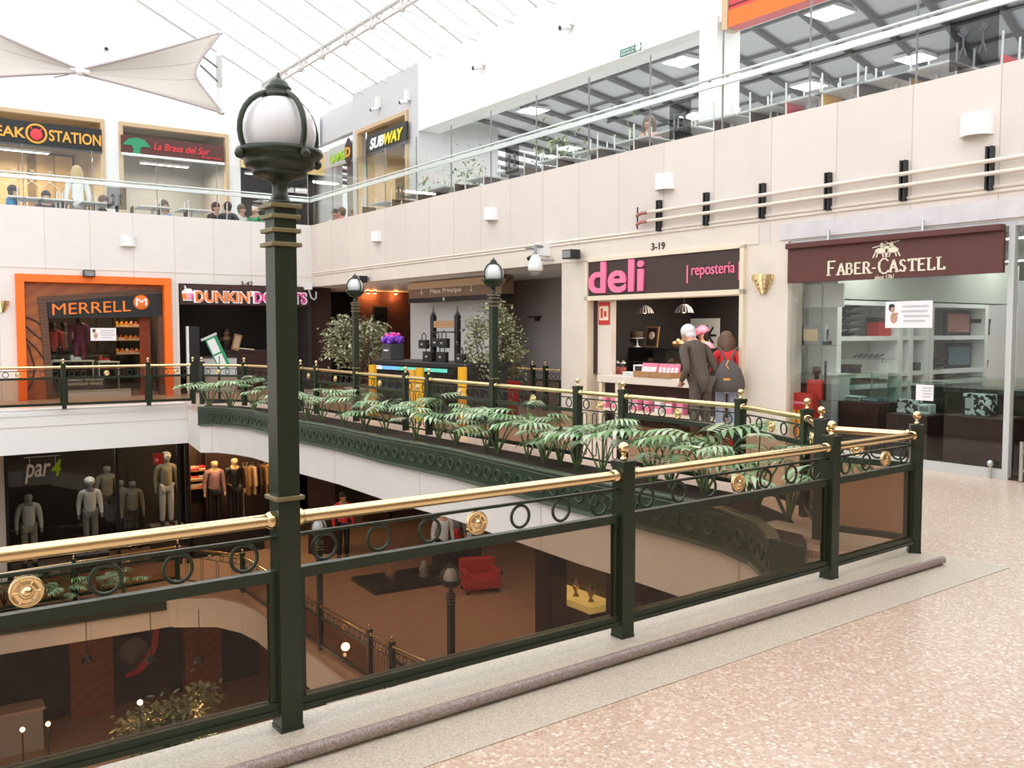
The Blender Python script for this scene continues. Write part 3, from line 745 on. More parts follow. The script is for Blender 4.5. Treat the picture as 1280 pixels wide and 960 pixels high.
b.build('emblem', 'redl', t)
t, w, z0, z1 = board('shop_sign', 'maroon shop sign with a green tree and red script letters', LF, OL - .1, ((151, 167), (280, 184), (151, 190)), 'faber')
h = z1 - z0; mid = (onplane(LF, 151, 167, OL - .1)[0] + onplane(LF, 280, 184, OL - .1)[0]) / 2
fx = lambda px, py=185: onplane(LF, px, py, OL - .1)[0] - mid
b = MB(); c0 = fx(171); zc = z0 + .45 * h
loop = [(c0 - .36, zc), (c0 - .22, zc + .17), (c0, zc + .22), (c0 + .2, zc + .18), (c0 + .36, zc), (c0 + .12, zc - .02), (c0 + .07, zc - .13), (c0 + .1, zc - .21), (c0 - .12, zc - .21), (c0 - .08, zc - .1), (c0 - .14, zc)]
b.prism([loop], 0, .02, M=Matrix(((1, 0, 0, 0), (0, 0, -1, 0), (0, 1, 0, 0), (0, 0, 0, 1)))); b.build('tree_emblem', 'green2', t)
text('La Brasa del Sur', 'redl', t, fx(192), fx(262), z0 + .34 * h, z0 + .75 * h, -.002, .015, .015, shear=.25)
text('Express', 'redl', t, fx(252), fx(276), z0 + .1 * h, z0 + .27 * h, -.002, .015, .01)
MB().box(-w, w, -.05, .02, z0 - .07, z0 - .005).build('light_strip', 'white', t)
t, w, z0, z1 = board('shop_sign', 'pale yellow shop sign with red letters partly behind the lamp globe', LF, OL - .1, ((301, 180), (406, 192), (301, 209)), 'board_y')
h = z1 - z0; mid = (onplane(LF, 301, 180, OL - .1)[0] + onplane(LF, 404, 192, OL - .1)[0]) / 2
fx = lambda px, py=185: onplane(LF, px, py, OL - .1)[0] - mid
text('A', 'redl', t, fx(305), fx(313), z0 + .1 * h, z0 + .6 * h, -.002, .015, .02); text('AR', 'redl', t, fx(380), fx(397), z0 + .25 * h, z0 + .7 * h, -.002, .015, .02)
t, w, z0, z1 = board('shop_sign', 'grey shop sign with lime green letters beside a brown hexagon', RF, OB + .25, ((412, 187), (440, 174), (412, 211)), 'lgrey')
h = z1 - z0; b = MB(); cxh = w * .72; loop = [(cxh + .26 * math.cos(k * PI / 3 + PI / 6), z0 + .5 * h + .42 * math.sin(k * PI / 3 + PI / 6)) for k in range(6)]
b.prism([loop], .0, .02, M=Matrix(((1, 0, 0, 0), (0, 0, -1, 0), (0, 1, 0, 0), (0, 0, 0, 1)))); b.build('hexagon', 'brown_dark', t)
text('GAME', 'lime', t, -w * .95, w * .42, z0 + .2 * h, z0 + .66 * h, -.002, .02, .006); text('D', 'gold', t, w * .52, w * .92, z0 + .25 * h, z0 + .72 * h, -.022, .02, .03)
t, w, z0, z1 = board('shop_sign', 'black shop sign with white and yellow slanted block letters', RF, OB - .12, ((458, 171), (508, 150), (458, 196)), 'black')
h = z1 - z0
text('SUB', 'white_letter', t, -w * .80, -w * .06, z0 + .25 * h, z0 + .78 * h, -.002, .02, .035, shear=.25); text('WAY', 'yel', t, -w * .06, w * .86, z0 + .25 * h, z0 + .78 * h, -.002, .02, .035, shear=.25)
t, w, z0, z1 = board('shop_sign', 'big red shop sign with an orange band along its lower edge', RF, OB - .1, ((913, -90), (1250, -150), (913, 34)), 'redl', .25)
MB().box(-w, w, -.02, 0, z0, z0 + .26).build('orange_band', 'orange', t); MB().box(-w, w, -.012, 0, z0 + .32, z0 + .34).build('line', 'faber', t)
MB().box(-w - .14, -w - .02, -.02, .25, z0 - .02, z1).build('side_frame', 'tan', t)
# ------------------------------------------------------------------ wall fittings
def halflight(FR, px, py, label, group='white half round wall lights on the stone fascia'):
    x, z = onplane(FR, px, py, 0); t = thing('wall_light', label, 'wall light', FR @ T(x, 0, z), group)
    b = MB(); lp = [(.17 * math.cos(PI + PI * k / 12), .17 * math.sin(PI + PI * k / 12)) for k in range(13)] + [(.14 * math.cos(PI * 2 - PI * k / 12), .14 * math.sin(2 * PI - PI * k / 12)) for k in range(13)]
    b.prism([lp], -.115, .115); b.build('shade', 'white', t)
    MB().box(-.05, .05, -.10, 0, -.04, .04).build('lamp_holder', 'lgrey', t)
for FR, px, py, lb in ((LF, 160, 302, 'white half round wall light above the orange framed shop'), (RF, 473, 296, 'white half round wall light nearest the left corner of the right fascia'),
        (RF, 616, 268, 'white half round wall light above the passage'), (RF, 833, 228, 'white half round wall light left above the pipes'), (RF, 1222, 157, 'white half round wall light at the far right above the pipes')):
    halflight(FR, px, py, lb, None)
x0p = rx(802, -.1, 270); zp1 = rw(900, 252, -.08)[1]; zp2 = rw(900, 264, -.08)[1]
MT['valve_red'] = mat('faded_red_paint', (.42, .17, .15), .6)
t = thing('pipe_run', 'pair of cream pipes on black brackets along the right fascia', 'pipes', RF)
for z in (zp1, zp2):
    MB().tube([(x0p, -.09, z), (20, -.09, z)], .024, 10).build('pipe', 'stone', t)
    MB().tube([(x0p - .12, -.09, z - .03), (x0p - .02, -.09, z), (x0p + .12, -.09, z)], .026, 8).build('pipe_valve', 'valve_red', t)
    MB().tube([(x0p - .1, -.09, z - .1), (x0p - .1, -.09, z + .1)], .012, 6).build('valve_lever', 'black', t)
for px in (826, 885, 955, 1037, 1131, 1238):
    x = rx(px, 0, 250); MB().box(x - .035, x - .012, -.07, 0, zp2 - .16, zp1 + .16).box(x + .012, x + .035, -.07, 0, zp2 - .16, zp1 + .16).box(x - .012, x + .012, -.02, 0, zp2 - .16, zp1 + .16).build('bracket', 'black', t)
def sconce(FR, px, py, label):
    x, z = onplane(FR, px, py, 0); t = thing('wall_sconce', label, 'wall sconce', FR @ T(x, 0, z))
    for k, (r, za, zb) in enumerate(((.155, .05, .12), (.125, 0, .09), (.095, -.055, .06), (.06, -.11, .03))):
        b = MB(); n = 9
        for j in range(n):
            a = PI + PI * (j + .5) / n; M = T(r * math.cos(a), r * math.sin(a), 0) @ RZ(a + PI / 2)
            b.box(-r * PI / n / 2 * .94, r * PI / n / 2 * .94, -.004, .004, za - (.02 if j % 2 else 0), zb, M)
        b.build('brass_tier', 'brass', t)
    MB().box(-.05, .05, -.05, 0, -.05, .08).build('back_plate', 'brass_dull', t)
sconce(RF, 955, 355, 'tiered brass wall sconce on the pier between deli and stationery shop')
sconce(LF, 2, 383, 'tiered brass wall sconce at the left edge beside the orange frame')
def flood(FR, px, py, label, o=-.18):
    x, z = onplane(FR, px, py, o); t = thing('floodlight', label, 'floodlight', FR @ T(x, o, z))
    MB().box(-.12, .12, -.1, .1, -.075, .075).build('housing', 'black', t, bev=.012); MB().box(-.1, .1, -.105, -.1, -.055, .055).build('lens', 'grey', t)
    MB().box(-.02, .02, .1, -o, -.03, .05).build('bracket', 'grey', t)
flood(LF, 111, 342, 'small black floodlight over the orange frame'); flood(RF, 452, 349, 'small black floodlight above the left globe lamp', -.2); flood(RF, 714, 318, 'small black floodlight at the left of the deli lintel')
x, z = rw(684, 312, -.1); t = thing('dome_camera', 'white dome security camera hanging by the deli pier', 'security camera', RF @ T(x, -.35, z))
MB().box(-.16, -.04, .1, .35, -.1, .12).build('junction_box', 'white', t); MB().tube([(-.1, .3, .05), (0, 0, .05), (0, 0, -.12)], .03, 8).build('arm', 'grey', t)
MB().lathe([(.05, -.1), (.09, -.16), (.125, -.28), (.13, -.36), (.11, -.37)], (0, 0, 0), 18).build('hood', 'white', t); MB().ball((0, 0, -.36), .105, 16, 10).build('dome', 'grey', t)
MB().box(-.16, -.1, -.1, .1, .0, .03).build('cable_tray', 'grey', t)
x, z = rw(668, 321, -.25); t = thing('security_camera', 'small black bullet camera left of the white dome camera', 'security camera', RF @ T(x, -.25, z))
MB().tube([(-.12, -.05, -.03), (.06, .02, .04)], .035, 10).build('body', 'black', t); MB().tube([(.05, .02, .0), (.1, .1, -.06), (.25, .25, -.06)], .012, 6).build('bracket', 'grey', t)
x, z = lw(386, 362, -.2); t = thing('security_camera', 'white bracket camera hanging in the corner above the doughnut shop', 'security camera', LF @ T(x, -.2, z))
MB().box(-.07, .07, -.06, .2, .0, .16).build('housing', 'white', t); MB().tube([(0, 0, 0), (.06, 0, -.2), (.14, 0, -.26), (.2, 0, -.2), (.2, 0, -.05)], .022, 8).build('arm', 'lgrey', t)
def wallcam(FR, px, py, o, label):
    x, z = onplane(FR, px, py, o); t = thing('security_camera', label, 'security camera', FR @ T(x, o, z))
    MB().box(-.07, .07, -.12, .2 - .2, .02, .28).build('housing', 'white', t, bev=.01); MB().tube([(0, -.05, .0), (-.05, -.25, -.05)], .05, 10).build('barrel', 'white', t); MB().tube([(-.05, -.25, -.05), (-.055, -.27, -.054)], .045, 10).build('lens', 'black', t)
wallcam(RF, 715, 34, OB, 'white camera high on the bulkhead near the green exit sign'); wallcam(RF, 605, 84, OB, 'white camera on the left half of the white bulkhead')
wallcam(RF, 475, 136, OB, 'white camera above the black sandwich shop sign'); wallcam(RF, 512, 127, OB, 'white camera at the right corner of the upper shop wall'); wallcam(LF, 133, 62, OL, 'white camera on the gable wall behind the sail joint')
x0, z1 = rw(775, 62, OB - .03); x1, _ = rw(803, 54, OB - .03); _, z0 = rw(775, 74, OB - .03)
t = thing('exit_sign', 'green and white emergency exit sign under the bulkhead wall', 'sign', RF @ T((x0 + x1) / 2, OB - .04, 0)); w = (x1 - x0) / 2
MB().box(-w, w, 0, .04, z0, z1).build('frame', 'white', t); MB().box(-w * .94, w * .94, -.006, 0, z0 + .02, z1 - .02).build('face', 'exit', t)
text('SALIDA DE', 'white_letter', t, -w * .85, w * .35, z0 + .55 * (z1 - z0), z0 + .78 * (z1 - z0), -.006, .004); text('EMERGENCIA', 'white_letter', t, -w * .85, w * .35, z0 + .22 * (z1 - z0), z0 + .45 * (z1 - z0), -.006, .004)
MB().lathe([(0, 0), (.07, 0), (.07, .004), (0, .004)], (0, 0, 0), 16, T(w * .68, -.006, (z0 + z1) / 2) @ Matrix.Rotation(PI / 2, 4, 'X')).build('pictogram', 'white_letter', t)
# frosted stickers with two waving children on the glass
MT['frost'] = glass('grey_film', (.62, .62, .62), .3, .3); MT['figure'] = mat('dark_grey_film', (.10, .10, .11), .6)
def sticker(FR, px, py, h, label):
    x, z = onplane(FR, px, py, .045); t = thing('glass_sticker', label, 'sticker', FR @ T(x, .045, z), None)
    MB().box(-h * .42, h * .42, 0, .004, -h / 2, h / 2).build('film', 'frost', t)
    for sx in (-.17, .17):
        b = MB(); s_ = h; c = sx * s_
        b.ball((c, -.002, .14 * s_), .07 * s_, 10, 6, (1, .1, 1))
        for (a, e) in (((c, .06), (c, -.12)), ((c, .03), (c - .11 * s_ / s_ * .9 * s_, .12)), ((c, .03), (c + .1 * s_, .12)), ((c, -.12), (c - .06 * s_, -.3)), ((c, -.12), (c + .06 * s_, -.3))):
            b.tube([(a[0], -.002, a[1] * s_), (e[0], -.002, e[1] * s_)], .022 * s_, 5)
        b.build('figure', 'figure', t)
for FR, px, py, h, lb in ((RF, 1217, 46, .62, 'grey film with two children figures at the right end of the glass'), (RF, 850, 150, .5, 'grey film with two figures on the glass left of the white column'),
        (RF, 640, 199, .5, 'grey film with two figures on the glass above the passage'), (RF, 500, 237, .5, 'grey film with two figures on the glass under the sandwich shop'), (LF, 146, 248, .5, 'grey film with two figures on the left glass balustrade')):
    sticker(FR, px, py, h, lb)
# ------------------------------------------------------------------ enclosing building shell
b = MB(); b.box(-17.2, -17, -5, 36, 0, 9).box(15, 15.2, -5, 36, 0, 9).box(-17, 15, 35.9, 36.1, 0, 9)
struct('wall_outer', b, 'white_wall')
struct('ceiling_near_gallery', MB().box(-12, 16, -8, -2.75, 2.68, 4.28), 'white', NF)
struct('wall_near_gallery', MB().box(-12, 16, -7.2, -7.0, 0, 2.68), 'stone', NF)
# ------------------------------------------------------------------ lamps of the place and added fill lights
def arealight(name, M, sx, sy, power, col=(1, .95, .88)):
    l = bpy.data.lights.new(name, 'AREA'); l.shape = 'RECTANGLE'; l.size = sx; l.size_y = sy; l.energy = power; l.color = col
    o = bpy.data.objects.new(name, l); C.objects.link(o); o.matrix_world = M; return o
def pointlight(name, p, power, col=(1, .75, .45), r=.05):
    l = bpy.data.lights.new(name, 'POINT'); l.energy = power; l.color = col; l.shadow_soft_size = r
    o = bpy.data.objects.new(name, l); C.objects.link(o); o.location = p; return o
# ------------------------------------------------------------------ deli
Zs0 = .5 * (rw(735, 371)[1] + rw(930, 361)[1])
b = MB(); D = 2.75; XI = X702 + .36
b.box(XI, X931, D, D + .1, 0, Z1).box(XI - .05, XI, .3, D + .1, 0, Z1).box(X931 - .03, X931, .3, D, 0, Z1).box(XI, X931, .3, D, 2.35, Z1)
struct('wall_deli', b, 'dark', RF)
xo = .5 * (X735 + X931)
t = thing('shop_sign', 'brown deli sign with big pink letters and cream frame', 'sign', RF @ T(xo, 0, 0)); w = (X931 - X735) / 2
MB().box(-w + .06, w - .05, -.03, .3, Zs0, Z1 - .03).build('panel', 'brown_dark', t)
f = MB(); f.box(-w, w, -.06, .3, Z1 - .035, Z1 + .02).box(-w, w, -.06, .3, Zs0 - .07, Zs0); f.box(-w, -w + .065, -.06, .3, 0, Z1).box(w - .065, w, -.06, .3, 0, Z1); f.build('frame', 'cream', t)
hx = lambda px, py=340: rx(px, -.03, py) - xo
hs = Z1 - .03 - Zs0
text('deli', 'pink', t, hx(737), hx(806), Zs0 + .035, Z1 - .05, -.03, .03, .022)
text('reposter\u00eda', 'pink', t, hx(865), hx(919), Zs0 + .32 * hs, Zs0 + .68 * hs, -.03, .015, .0)
for px in (859.5, 924.5): MB().box(hx(px) - .012, hx(px) + .012, -.04, -.03, Zs0 + .22 * hs, Zs0 + .68 * hs).build('bar', 'pink', t)
def numberplate(FR, body, pxa, pxb, ya, yb, label):
    x0, z1 = onplane(FR, pxa, ya, -.02); x1, _ = onplane(FR, pxb, ya, -.02); _, z0 = onplane(FR, pxa, yb, -.02)
    o = text(body, 'brown_dark', None, -(x1 - x0) / 2, (x1 - x0) / 2, 0, z1 - z0, 0, .008, .012, 'unit_number'); o.matrix_world = FR @ T((x0 + x1) / 2, -.014, z0); tag(o, label, 'number')
numberplate(RF, '3-19', 814, 831, 304, 313, 'dark unit number on the lintel over the deli sign'); numberplate(LF, '3-42', 301, 316, 351.5, 357, 'dark unit number over the doughnut shop sign')
# left jamb with poster
xj0, xj1 = rx(747, .10, 440), rx(764, .10, 440)
struct('wall_deli_jamb', MB().box(xj0, xj1, .10, .2, .846, 2.12), 'stone', RF); struct('trim_deli_jamb', MB().box(X735 + .066, xj0, .08, .2, .846, 2.12), 'maroon', RF); struct('wall_deli_side', MB().box(X931 - .10, X931 - .066, .3, D, 0, 2.35), 'stone', RF)
def flatpic(name, label, cat, FR, quad, o, m, dep=.012):
    t, w, z0, z1 = board(name, label, FR, o, quad, m, dep, cat); return t, w, z0, z1
t, w, z0, z1 = flatpic('poster', 'red and white poster on the left jamb of the deli', 'poster', RF, ((748, 378), (762, 377), (748, 406)), .085, 'red')
MB().box(-w * .8, w * .8, -.004, 0, z0 + .2 * (z1 - z0), z0 + .82 * (z1 - z0)).build('picture', 'cream', t); b = MB()
b.box(-w * .55, -w * .15, -.007, -.004, z0 + .3 * (z1 - z0), z0 + .72 * (z1 - z0)).box(w * .05, w * .5, -.007, -.004, z0 + .35 * (z1 - z0), z0 + .6 * (z1 - z0)).build('figures', 'red', t)
# counter
zc = .845; xc0, xc1 = rx(748, 0, 470), rx(905, 0, 480); xcm = (xc0 + xc1) / 2
t = thing('counter', 'white topped sales counter across the deli opening', 'counter', RF @ T(xcm, .15, 0)); hw = (xc1 - xc0) / 2
MB().box(-hw, hw, -.18, .5, zc - .12, zc).build('counter_top', 'stone', t, bev=.01); MB().box(-hw + .02, hw, .1, .14, .05, zc - .12).build('front_panel', 'maroon', t)
for x in (-hw + .06, -hw + .45, hw - .06): MB().box(x - .035, x + .035, -.16, -.09, 0, zc - .12).build('leg', 'cream', t)
MB().box(-hw, hw, -.16, .1, .28, .32).build('lower_shelf', 'cream', t)
def local(FR, px, py, o): x, z = onplane(FR, px, py, o); return x, z
MT['candy'] = mat('red_candies', (.45, .06, .05), .4, noise=.9, nscale=40); MT['jar'] = glass('jar_glass', (.93, .95, .95), 1.0); MT['basket'] = woodmat('wicker', (.50, .28, .12), (.30, .15, .06), 14, .7)
for i, px in enumerate((764, 771.5, 779)):
    x = rx(px, .3, 455); t = thing('candy_jar', ['leftmost glass candy jar on the deli counter', 'middle glass candy jar on the deli counter', 'rightmost of the three glass candy jars on the deli counter'][i], 'jar', RF @ T(x, .3, zc))
    MB().lathe([(.045, 0), (.055, .02), (.055, .14), (.04, .17)], (0, 0, 0), 14).build('jar_body', 'jar', t); MB().lathe([(.042, .17), (.045, .19), (.02, .2), (.012, .22), (0, .225)], (0, 0, 0), 14).build('lid', 'steel', t)
    MB().lathe([(.05, .006), (.05, .11), (0, .12)], (0, 0, 0), 12).build('candies', 'candy', t)
for i, (a, c) in enumerate(((797, 817), (818, 844))):
    x0, x1 = rx(a, .05, 468), rx(c, .05, 470); t = thing('basket', ['smaller wicker basket of packets on the deli counter', 'longer wicker basket of packets beside the man at the counter'][i], 'basket', RF @ T((x0 + x1) / 2, .08, zc)); hw2 = (x1 - x0) / 2
    MB().prism([[(-hw2, -.12), (hw2, -.12), (hw2, .12), (-hw2, .12)], [(-hw2 + .02, -.10), (-hw2 + .02, .10), (hw2 - .02, .10), (hw2 - .02, -.10)]], 0, .085).box(-hw2 + .01, hw2 - .01, -.11, .11, 0, .02).build('basket_body', 'basket', t)
    for k in range(5):
        xx = -hw2 + .05 + (2 * hw2 - .1) * k / 4; q = thing('candy_packet', 'small pink and white packet standing in the %s wicker basket' % ['smaller', 'longer'][i], 'packet', RF @ T((x0 + x1) / 2 + xx, .12, zc + .021) @ Matrix.Rotation(-.25, 4, 'X'), 'packets in the %s basket' % ['smaller', 'longer'][i])
        MB().box(-.04, .04, -.02, .02, 0, .19).build('pack', 'pinkbag', q, bev=.008); MB().box(-.03, .03, -.022, -.02, .05, .13).build('label_patch', 'white', q)
for i, (px, py) in enumerate(((787, 464), (797, 466), (801, 460))):
    x = rx(px, .25, py); o_ = .22 + .0 * i; z = zc + (.05 if i == 2 else 0)
    t = thing('pastry_box', ['flat white pastry box left on the deli counter', 'flat white pastry box right on the deli counter', 'white box standing on the two flat pastry boxes'][i], 'box', RF @ T(x, .3, z) @ RZ(.1 * i))
    MB().box(-.13, .13, -.08, .08, 0, .05 if i < 2 else .12).build('box_body', 'white', t, bev=.004); MB().box(-.10, .10, -.083, -.08, .012, .038 if i < 2 else .1).build('printed_band', 'brown_dark' if i == 2 else 'lgrey', t)
for i, px in enumerate((752, 765, 778, 792, 806, 820, 834, 848)):
    x = rx(px, 0, 500); t = thing('gift_bag', 'pink and white gift bag on the lower shelf, number %s from the left' % ['one', 'two', 'three', 'four', 'five', 'six', 'seven', 'eight'][i], 'bag', RF @ T(x, .08, .32) @ RZ(random.uniform(-.2, .2)), 'gift bags under the deli counter')
    t['label'] = 'pink and white gift bag under the deli counter'
    hh = random.uniform(.16, .26); MB().box(-.075, .075, -.05, .05, 0, hh).build('bag_body', ['pinkbag', 'pinkbag', 'white'][i % 3], t, bev=.01); MB().box(-.06, .06, -.053, -.05, hh * .35, hh * .6).build('label_patch', 'white' if i % 3 != 2 else 'pinkbag', t)
# pastry display case and things behind
x0, x1 = rx(774, 1.2, 450), rx(880, 1.2, 450); t = thing('display_case', 'dark glass fronted pastry display case behind the deli counter', 'display case', RF @ T((x0 + x1) / 2, 1.2, 0)); hw2 = (x1 - x0) / 2
MB().box(-hw2, hw2, 0, .6, 0, .82).build('base', 'maroon', t); MB().box(-hw2, hw2, 0, .6, 1.22, 1.26).build('top', 'black', t); MB().box(-hw2, hw2, .58, .6, .82, 1.22).build('back', 'grey', t); MB().box(-hw2, hw2, 0, .012, .82, 1.22).build('front_glass', 'shop_glass', t); MB().box(-hw2, hw2, .03, .57, 1.0, 1.015).build('shelf', 'steel', t)
for i in range(8):
    xx = -hw2 + .12 + i * (2 * hw2 - .24) / 7; q = thing('pastry', 'golden round pastry inside the dark display case', 'pastry', RF @ T((x0 + x1) / 2 + xx, 1.36, .822 if i % 2 else 1.017), 'pastries in the deli case')
    MB().lathe([(.05, 0), (.062, .02), (.05, .05), (.02, .065), (0, .068)], (0, 0, 0), 12).build('crust', 'wood', q); MB().ball((0, 0, .066), .014, 8, 6).build('cherry', 'red', q)
def onz(px, py, o, z=None): x, zz = rw(px, py, o); return x
x, z = rw(794, 437, 1.3); t = thing('cake_stand', 'white cake stand with a dark chocolate cake on the display case', 'cake stand', RF @ T(x, 1.35, 1.26))
MB().lathe([(.07, 0), (.06, .01), (.014, .025), (.014, .14), (.12, .155), (.12, .165), (0, .165)], (0, 0, 0), 18).build('stand', 'white', t); MB().lathe([(.1, .166), (.1, .27), (0, .28)], (0, 0, 0), 18).build('cake', 'suit', t)
x, z = rw(808, 428, 1.3); t = thing('menu_board', 'small tan framed picture board leaning on the display case', 'board', RF @ T(x, 1.4, 1.262) @ Matrix.Rotation(-.15, 4, 'X'))
MB().box(-.15, .15, 0, .02, 0, .36).build('frame', 'wood', t); MB().box(-.12, .12, -.006, 0, .03, .33).build('picture', 'brown_dark', t); b = MB(); b.ball((0, -.007, .2), .07, 10, 6, (1, .1, 1)); b.build('motif', 'cream', t)
x, z = rw(842, 432, 1.3); t = thing('bread_basket', 'round basket of golden rolls on the display case beside the man', 'basket', RF @ T(x, 1.45, 1.262))
MB().lathe([(.1, 0), (.14, .06), (.145, .07), (.13, .06), (.09, .012), (0, .012)], (0, 0, 0), 16).build('basket_body', 'basket', t)
b = MB()
for k in range(7): MB().ball((.07 * math.cos(k), .07 * math.sin(k * 1.7), .07 + .02 * (k % 3)), .04, 10, 6).build('roll', 'tan', t)
MT['stripe'] = mat('striped_shade', (.75, .72, .70), .6)
def stripes(m):
    nt = m.node_tree; bs = nt.nodes['Principled BSDF']; tc = nt.nodes.new('ShaderNodeTexCoord'); s = nt.nodes.new('ShaderNodeSeparateXYZ'); a = nt.nodes.new('ShaderNodeMath'); a.operation = 'ARCTAN2'
    nt.links.new(tc.outputs['Object'], s.inputs[0]); nt.links.new(s.outputs[1], a.inputs[0]); nt.links.new(s.outputs[0], a.inputs[1])
    mu = nt.nodes.new('ShaderNodeMath'); mu.operation = 'MULTIPLY'; mu.inputs[1].default_value = 18; sn = nt.nodes.new('ShaderNodeMath'); sn.operation = 'SINE'; gt = nt.nodes.new('ShaderNodeMath'); gt.operation = 'GREATER_THAN'; gt.inputs[1].default_value = 0
    nt.links.new(a.outputs[0], mu.inputs[0]); nt.links.new(mu.outputs[0], sn.inputs[0]); nt.links.new(sn.outputs[0], gt.inputs[0])
    mx = nt.nodes.new('ShaderNodeMix'); mx.data_type = 'RGBA'; mx.inputs[6].default_value = (.02, .015, .015, 1); mx.inputs[7].default_value = (.7, .66, .64, 1); nt.links.new(gt.outputs[0], mx.inputs[0]); nt.links.new(mx.outputs[2], bs.inputs['Base Color'])
stripes(MT['stripe'])
for px, py, lb in ((806, 387, 'left striped pendant lamp inside the deli'), (855, 386, 'right striped pendant lamp inside the deli')):
    x, z = rw(px, py, .9); t = thing('pendant_lamp', lb, 'pendant lamp', RF @ T(x, .9, z - .06))
    MB().lathe([(.155, 0), (.15, .005), (.12, .07), (.06, .12), (.03, .13)], (0, 0, 0), 28).build('shade', 'stripe', t); MB().tube([(0, 0, .13), (0, 0, 2.35 - z + .06)], .006, 6).build('cord', 'black', t); MB().ball((0, 0, .03), .035, 10, 6).build('bulb', 'bulb', t)
t, w, z0, z1 = flatpic('wall_panel', 'pale wall board with dark leaf motif at the back of the deli', 'board', RF, ((863, 399), (899, 397), (863, 436)), 2.68, 'lgrey', .03)
b = MB()
for k in range(7): b.tube([(w * .3, -.004, z1 - .3), (w * .3 + .18 * math.cos(k * .9), -.006, z1 - .3 + .18 * math.sin(k * .9))], .02, 5)
b.build('motif', 'black', t)
x, z = rw(770, 418, 2.2); t = thing('wine_bottle', 'green bottle leaning at the dark back of the deli', 'bottle', RF @ T(x, 2.2, z) @ Matrix.Rotation(-.5, 4, 'Y'))
MB().lathe([(.04, -.12), (.04, .05), (.015, .1), (.015, .16), (0, .16)], (0, 0, 0), 12).build('body', 'jar', t); MB().lathe([(.041, -.08), (.041, .02)], (0, 0, 0), 12).build('paper_label', 'cream', t)
arealight('deli_lamp', RF @ T(xo, 1.5, 2.33), 1.6, .5, 30, (1, .85, .7))
# ------------------------------------------------------------------ stationery shop
D = 9.0
b = MB(); b.box(XG0 - .6, XG2, D, D + .1, 0, Z1).box(XG2 - 1.5, XG2 - 1.4, .3, D, 0, Z1)
MT['shopwall'] = mat('pale_green_grey_wall', (.56, .58, .53), .6); struct('wall_stationery', b, 'shopwall', RF)
struct('floor_stationery', MB().box(XG0 - .5, XG2, .02, D, 0, .02), 'maroon', RF)
b = MB(); b.box(XG0 + .02, XG1, .03, .042, .1, 2.62); struct('window_1', b, 'shop_glass', RF)
b = MB(); b.box(XG1 + .1, XG1 + 1.25, .03, .042, .06, 2.6); struct('door_1', b, 'shop_glass', RF)
b = MB(); b.box(XG1, XG1 + .06, .0, .08, 0, 2.66).box(XG0, XG1, .01, .06, 0, .1).box(XG0, XG2, .01, .06, 2.62, 2.68).box(XG1 + 1.27, XG1 + 1.33, 0, .08, 0, 2.66); struct('trim_shop_frame', b, 'lgrey', RF)
t = thing('door_fittings', 'steel bar handle and hinges on the glass shop door', 'door handle', RF @ T(XG1 + .22, 0, 0))
MB().tube([(0, -.05, .02), (0, -.05, .42)], .022, 10).build('bar', 'steel', t)
for z in (.12, .3): MB().tube([(-.1 + .22, -.04, z), (0, -.05, z), (0, .03, z)], .018, 8).build('clamp', 'steel', t)
MB().tube([(-.32, -.03, .0), (-.32, -.03, .16)], .016, 8).ball((-.32, -.04, .16), .035, 8, 6).build('floor_stop', 'steel', t)
MB().box(.02, .06, -.06, -.02, 2.25, 2.62).build('top_hinge', 'steel', t)
# sign
OS = -.06
(xa, za), (xb, zb) = rw(985, 304, OS), rw(1255, 281, OS); z0 = .5 * (rw(985, 354, OS)[1] + rw(1253, 341, OS)[1]); z1 = .5 * (za + zb); xm = (xa + xb) / 2; w = (xb - xa) / 2
t = thing('shop_sign', 'burgundy shop sign with cream serif lettering and a crest', 'sign', RF @ T(xm, OS, 0))
MB().box(-w, w, 0, .05, z0, z1 - .065).build('panel', 'faber', t); MB().box(-w, w, -.06, .05, z1 - .07, z1).build('top_box', 'faber', t, bev=.01)
for xx in (-w * .55, w * .35): MB().tube([(xx, -.02, z1), (xx, -.02, z1 + .12)], .02, 8).build('hanger', 'steel', t)
hx = lambda px, py=330: rx(px, OS, py) - xm
hz = lambda px, py: rw(px, py, OS)[1]
zb_ = hz(1036, 344); 
def serif(body, x0, x1, z0, z1): return text(body, 'cream_letter', t, x0, x1, z0, z1, -.001, .008, .004)
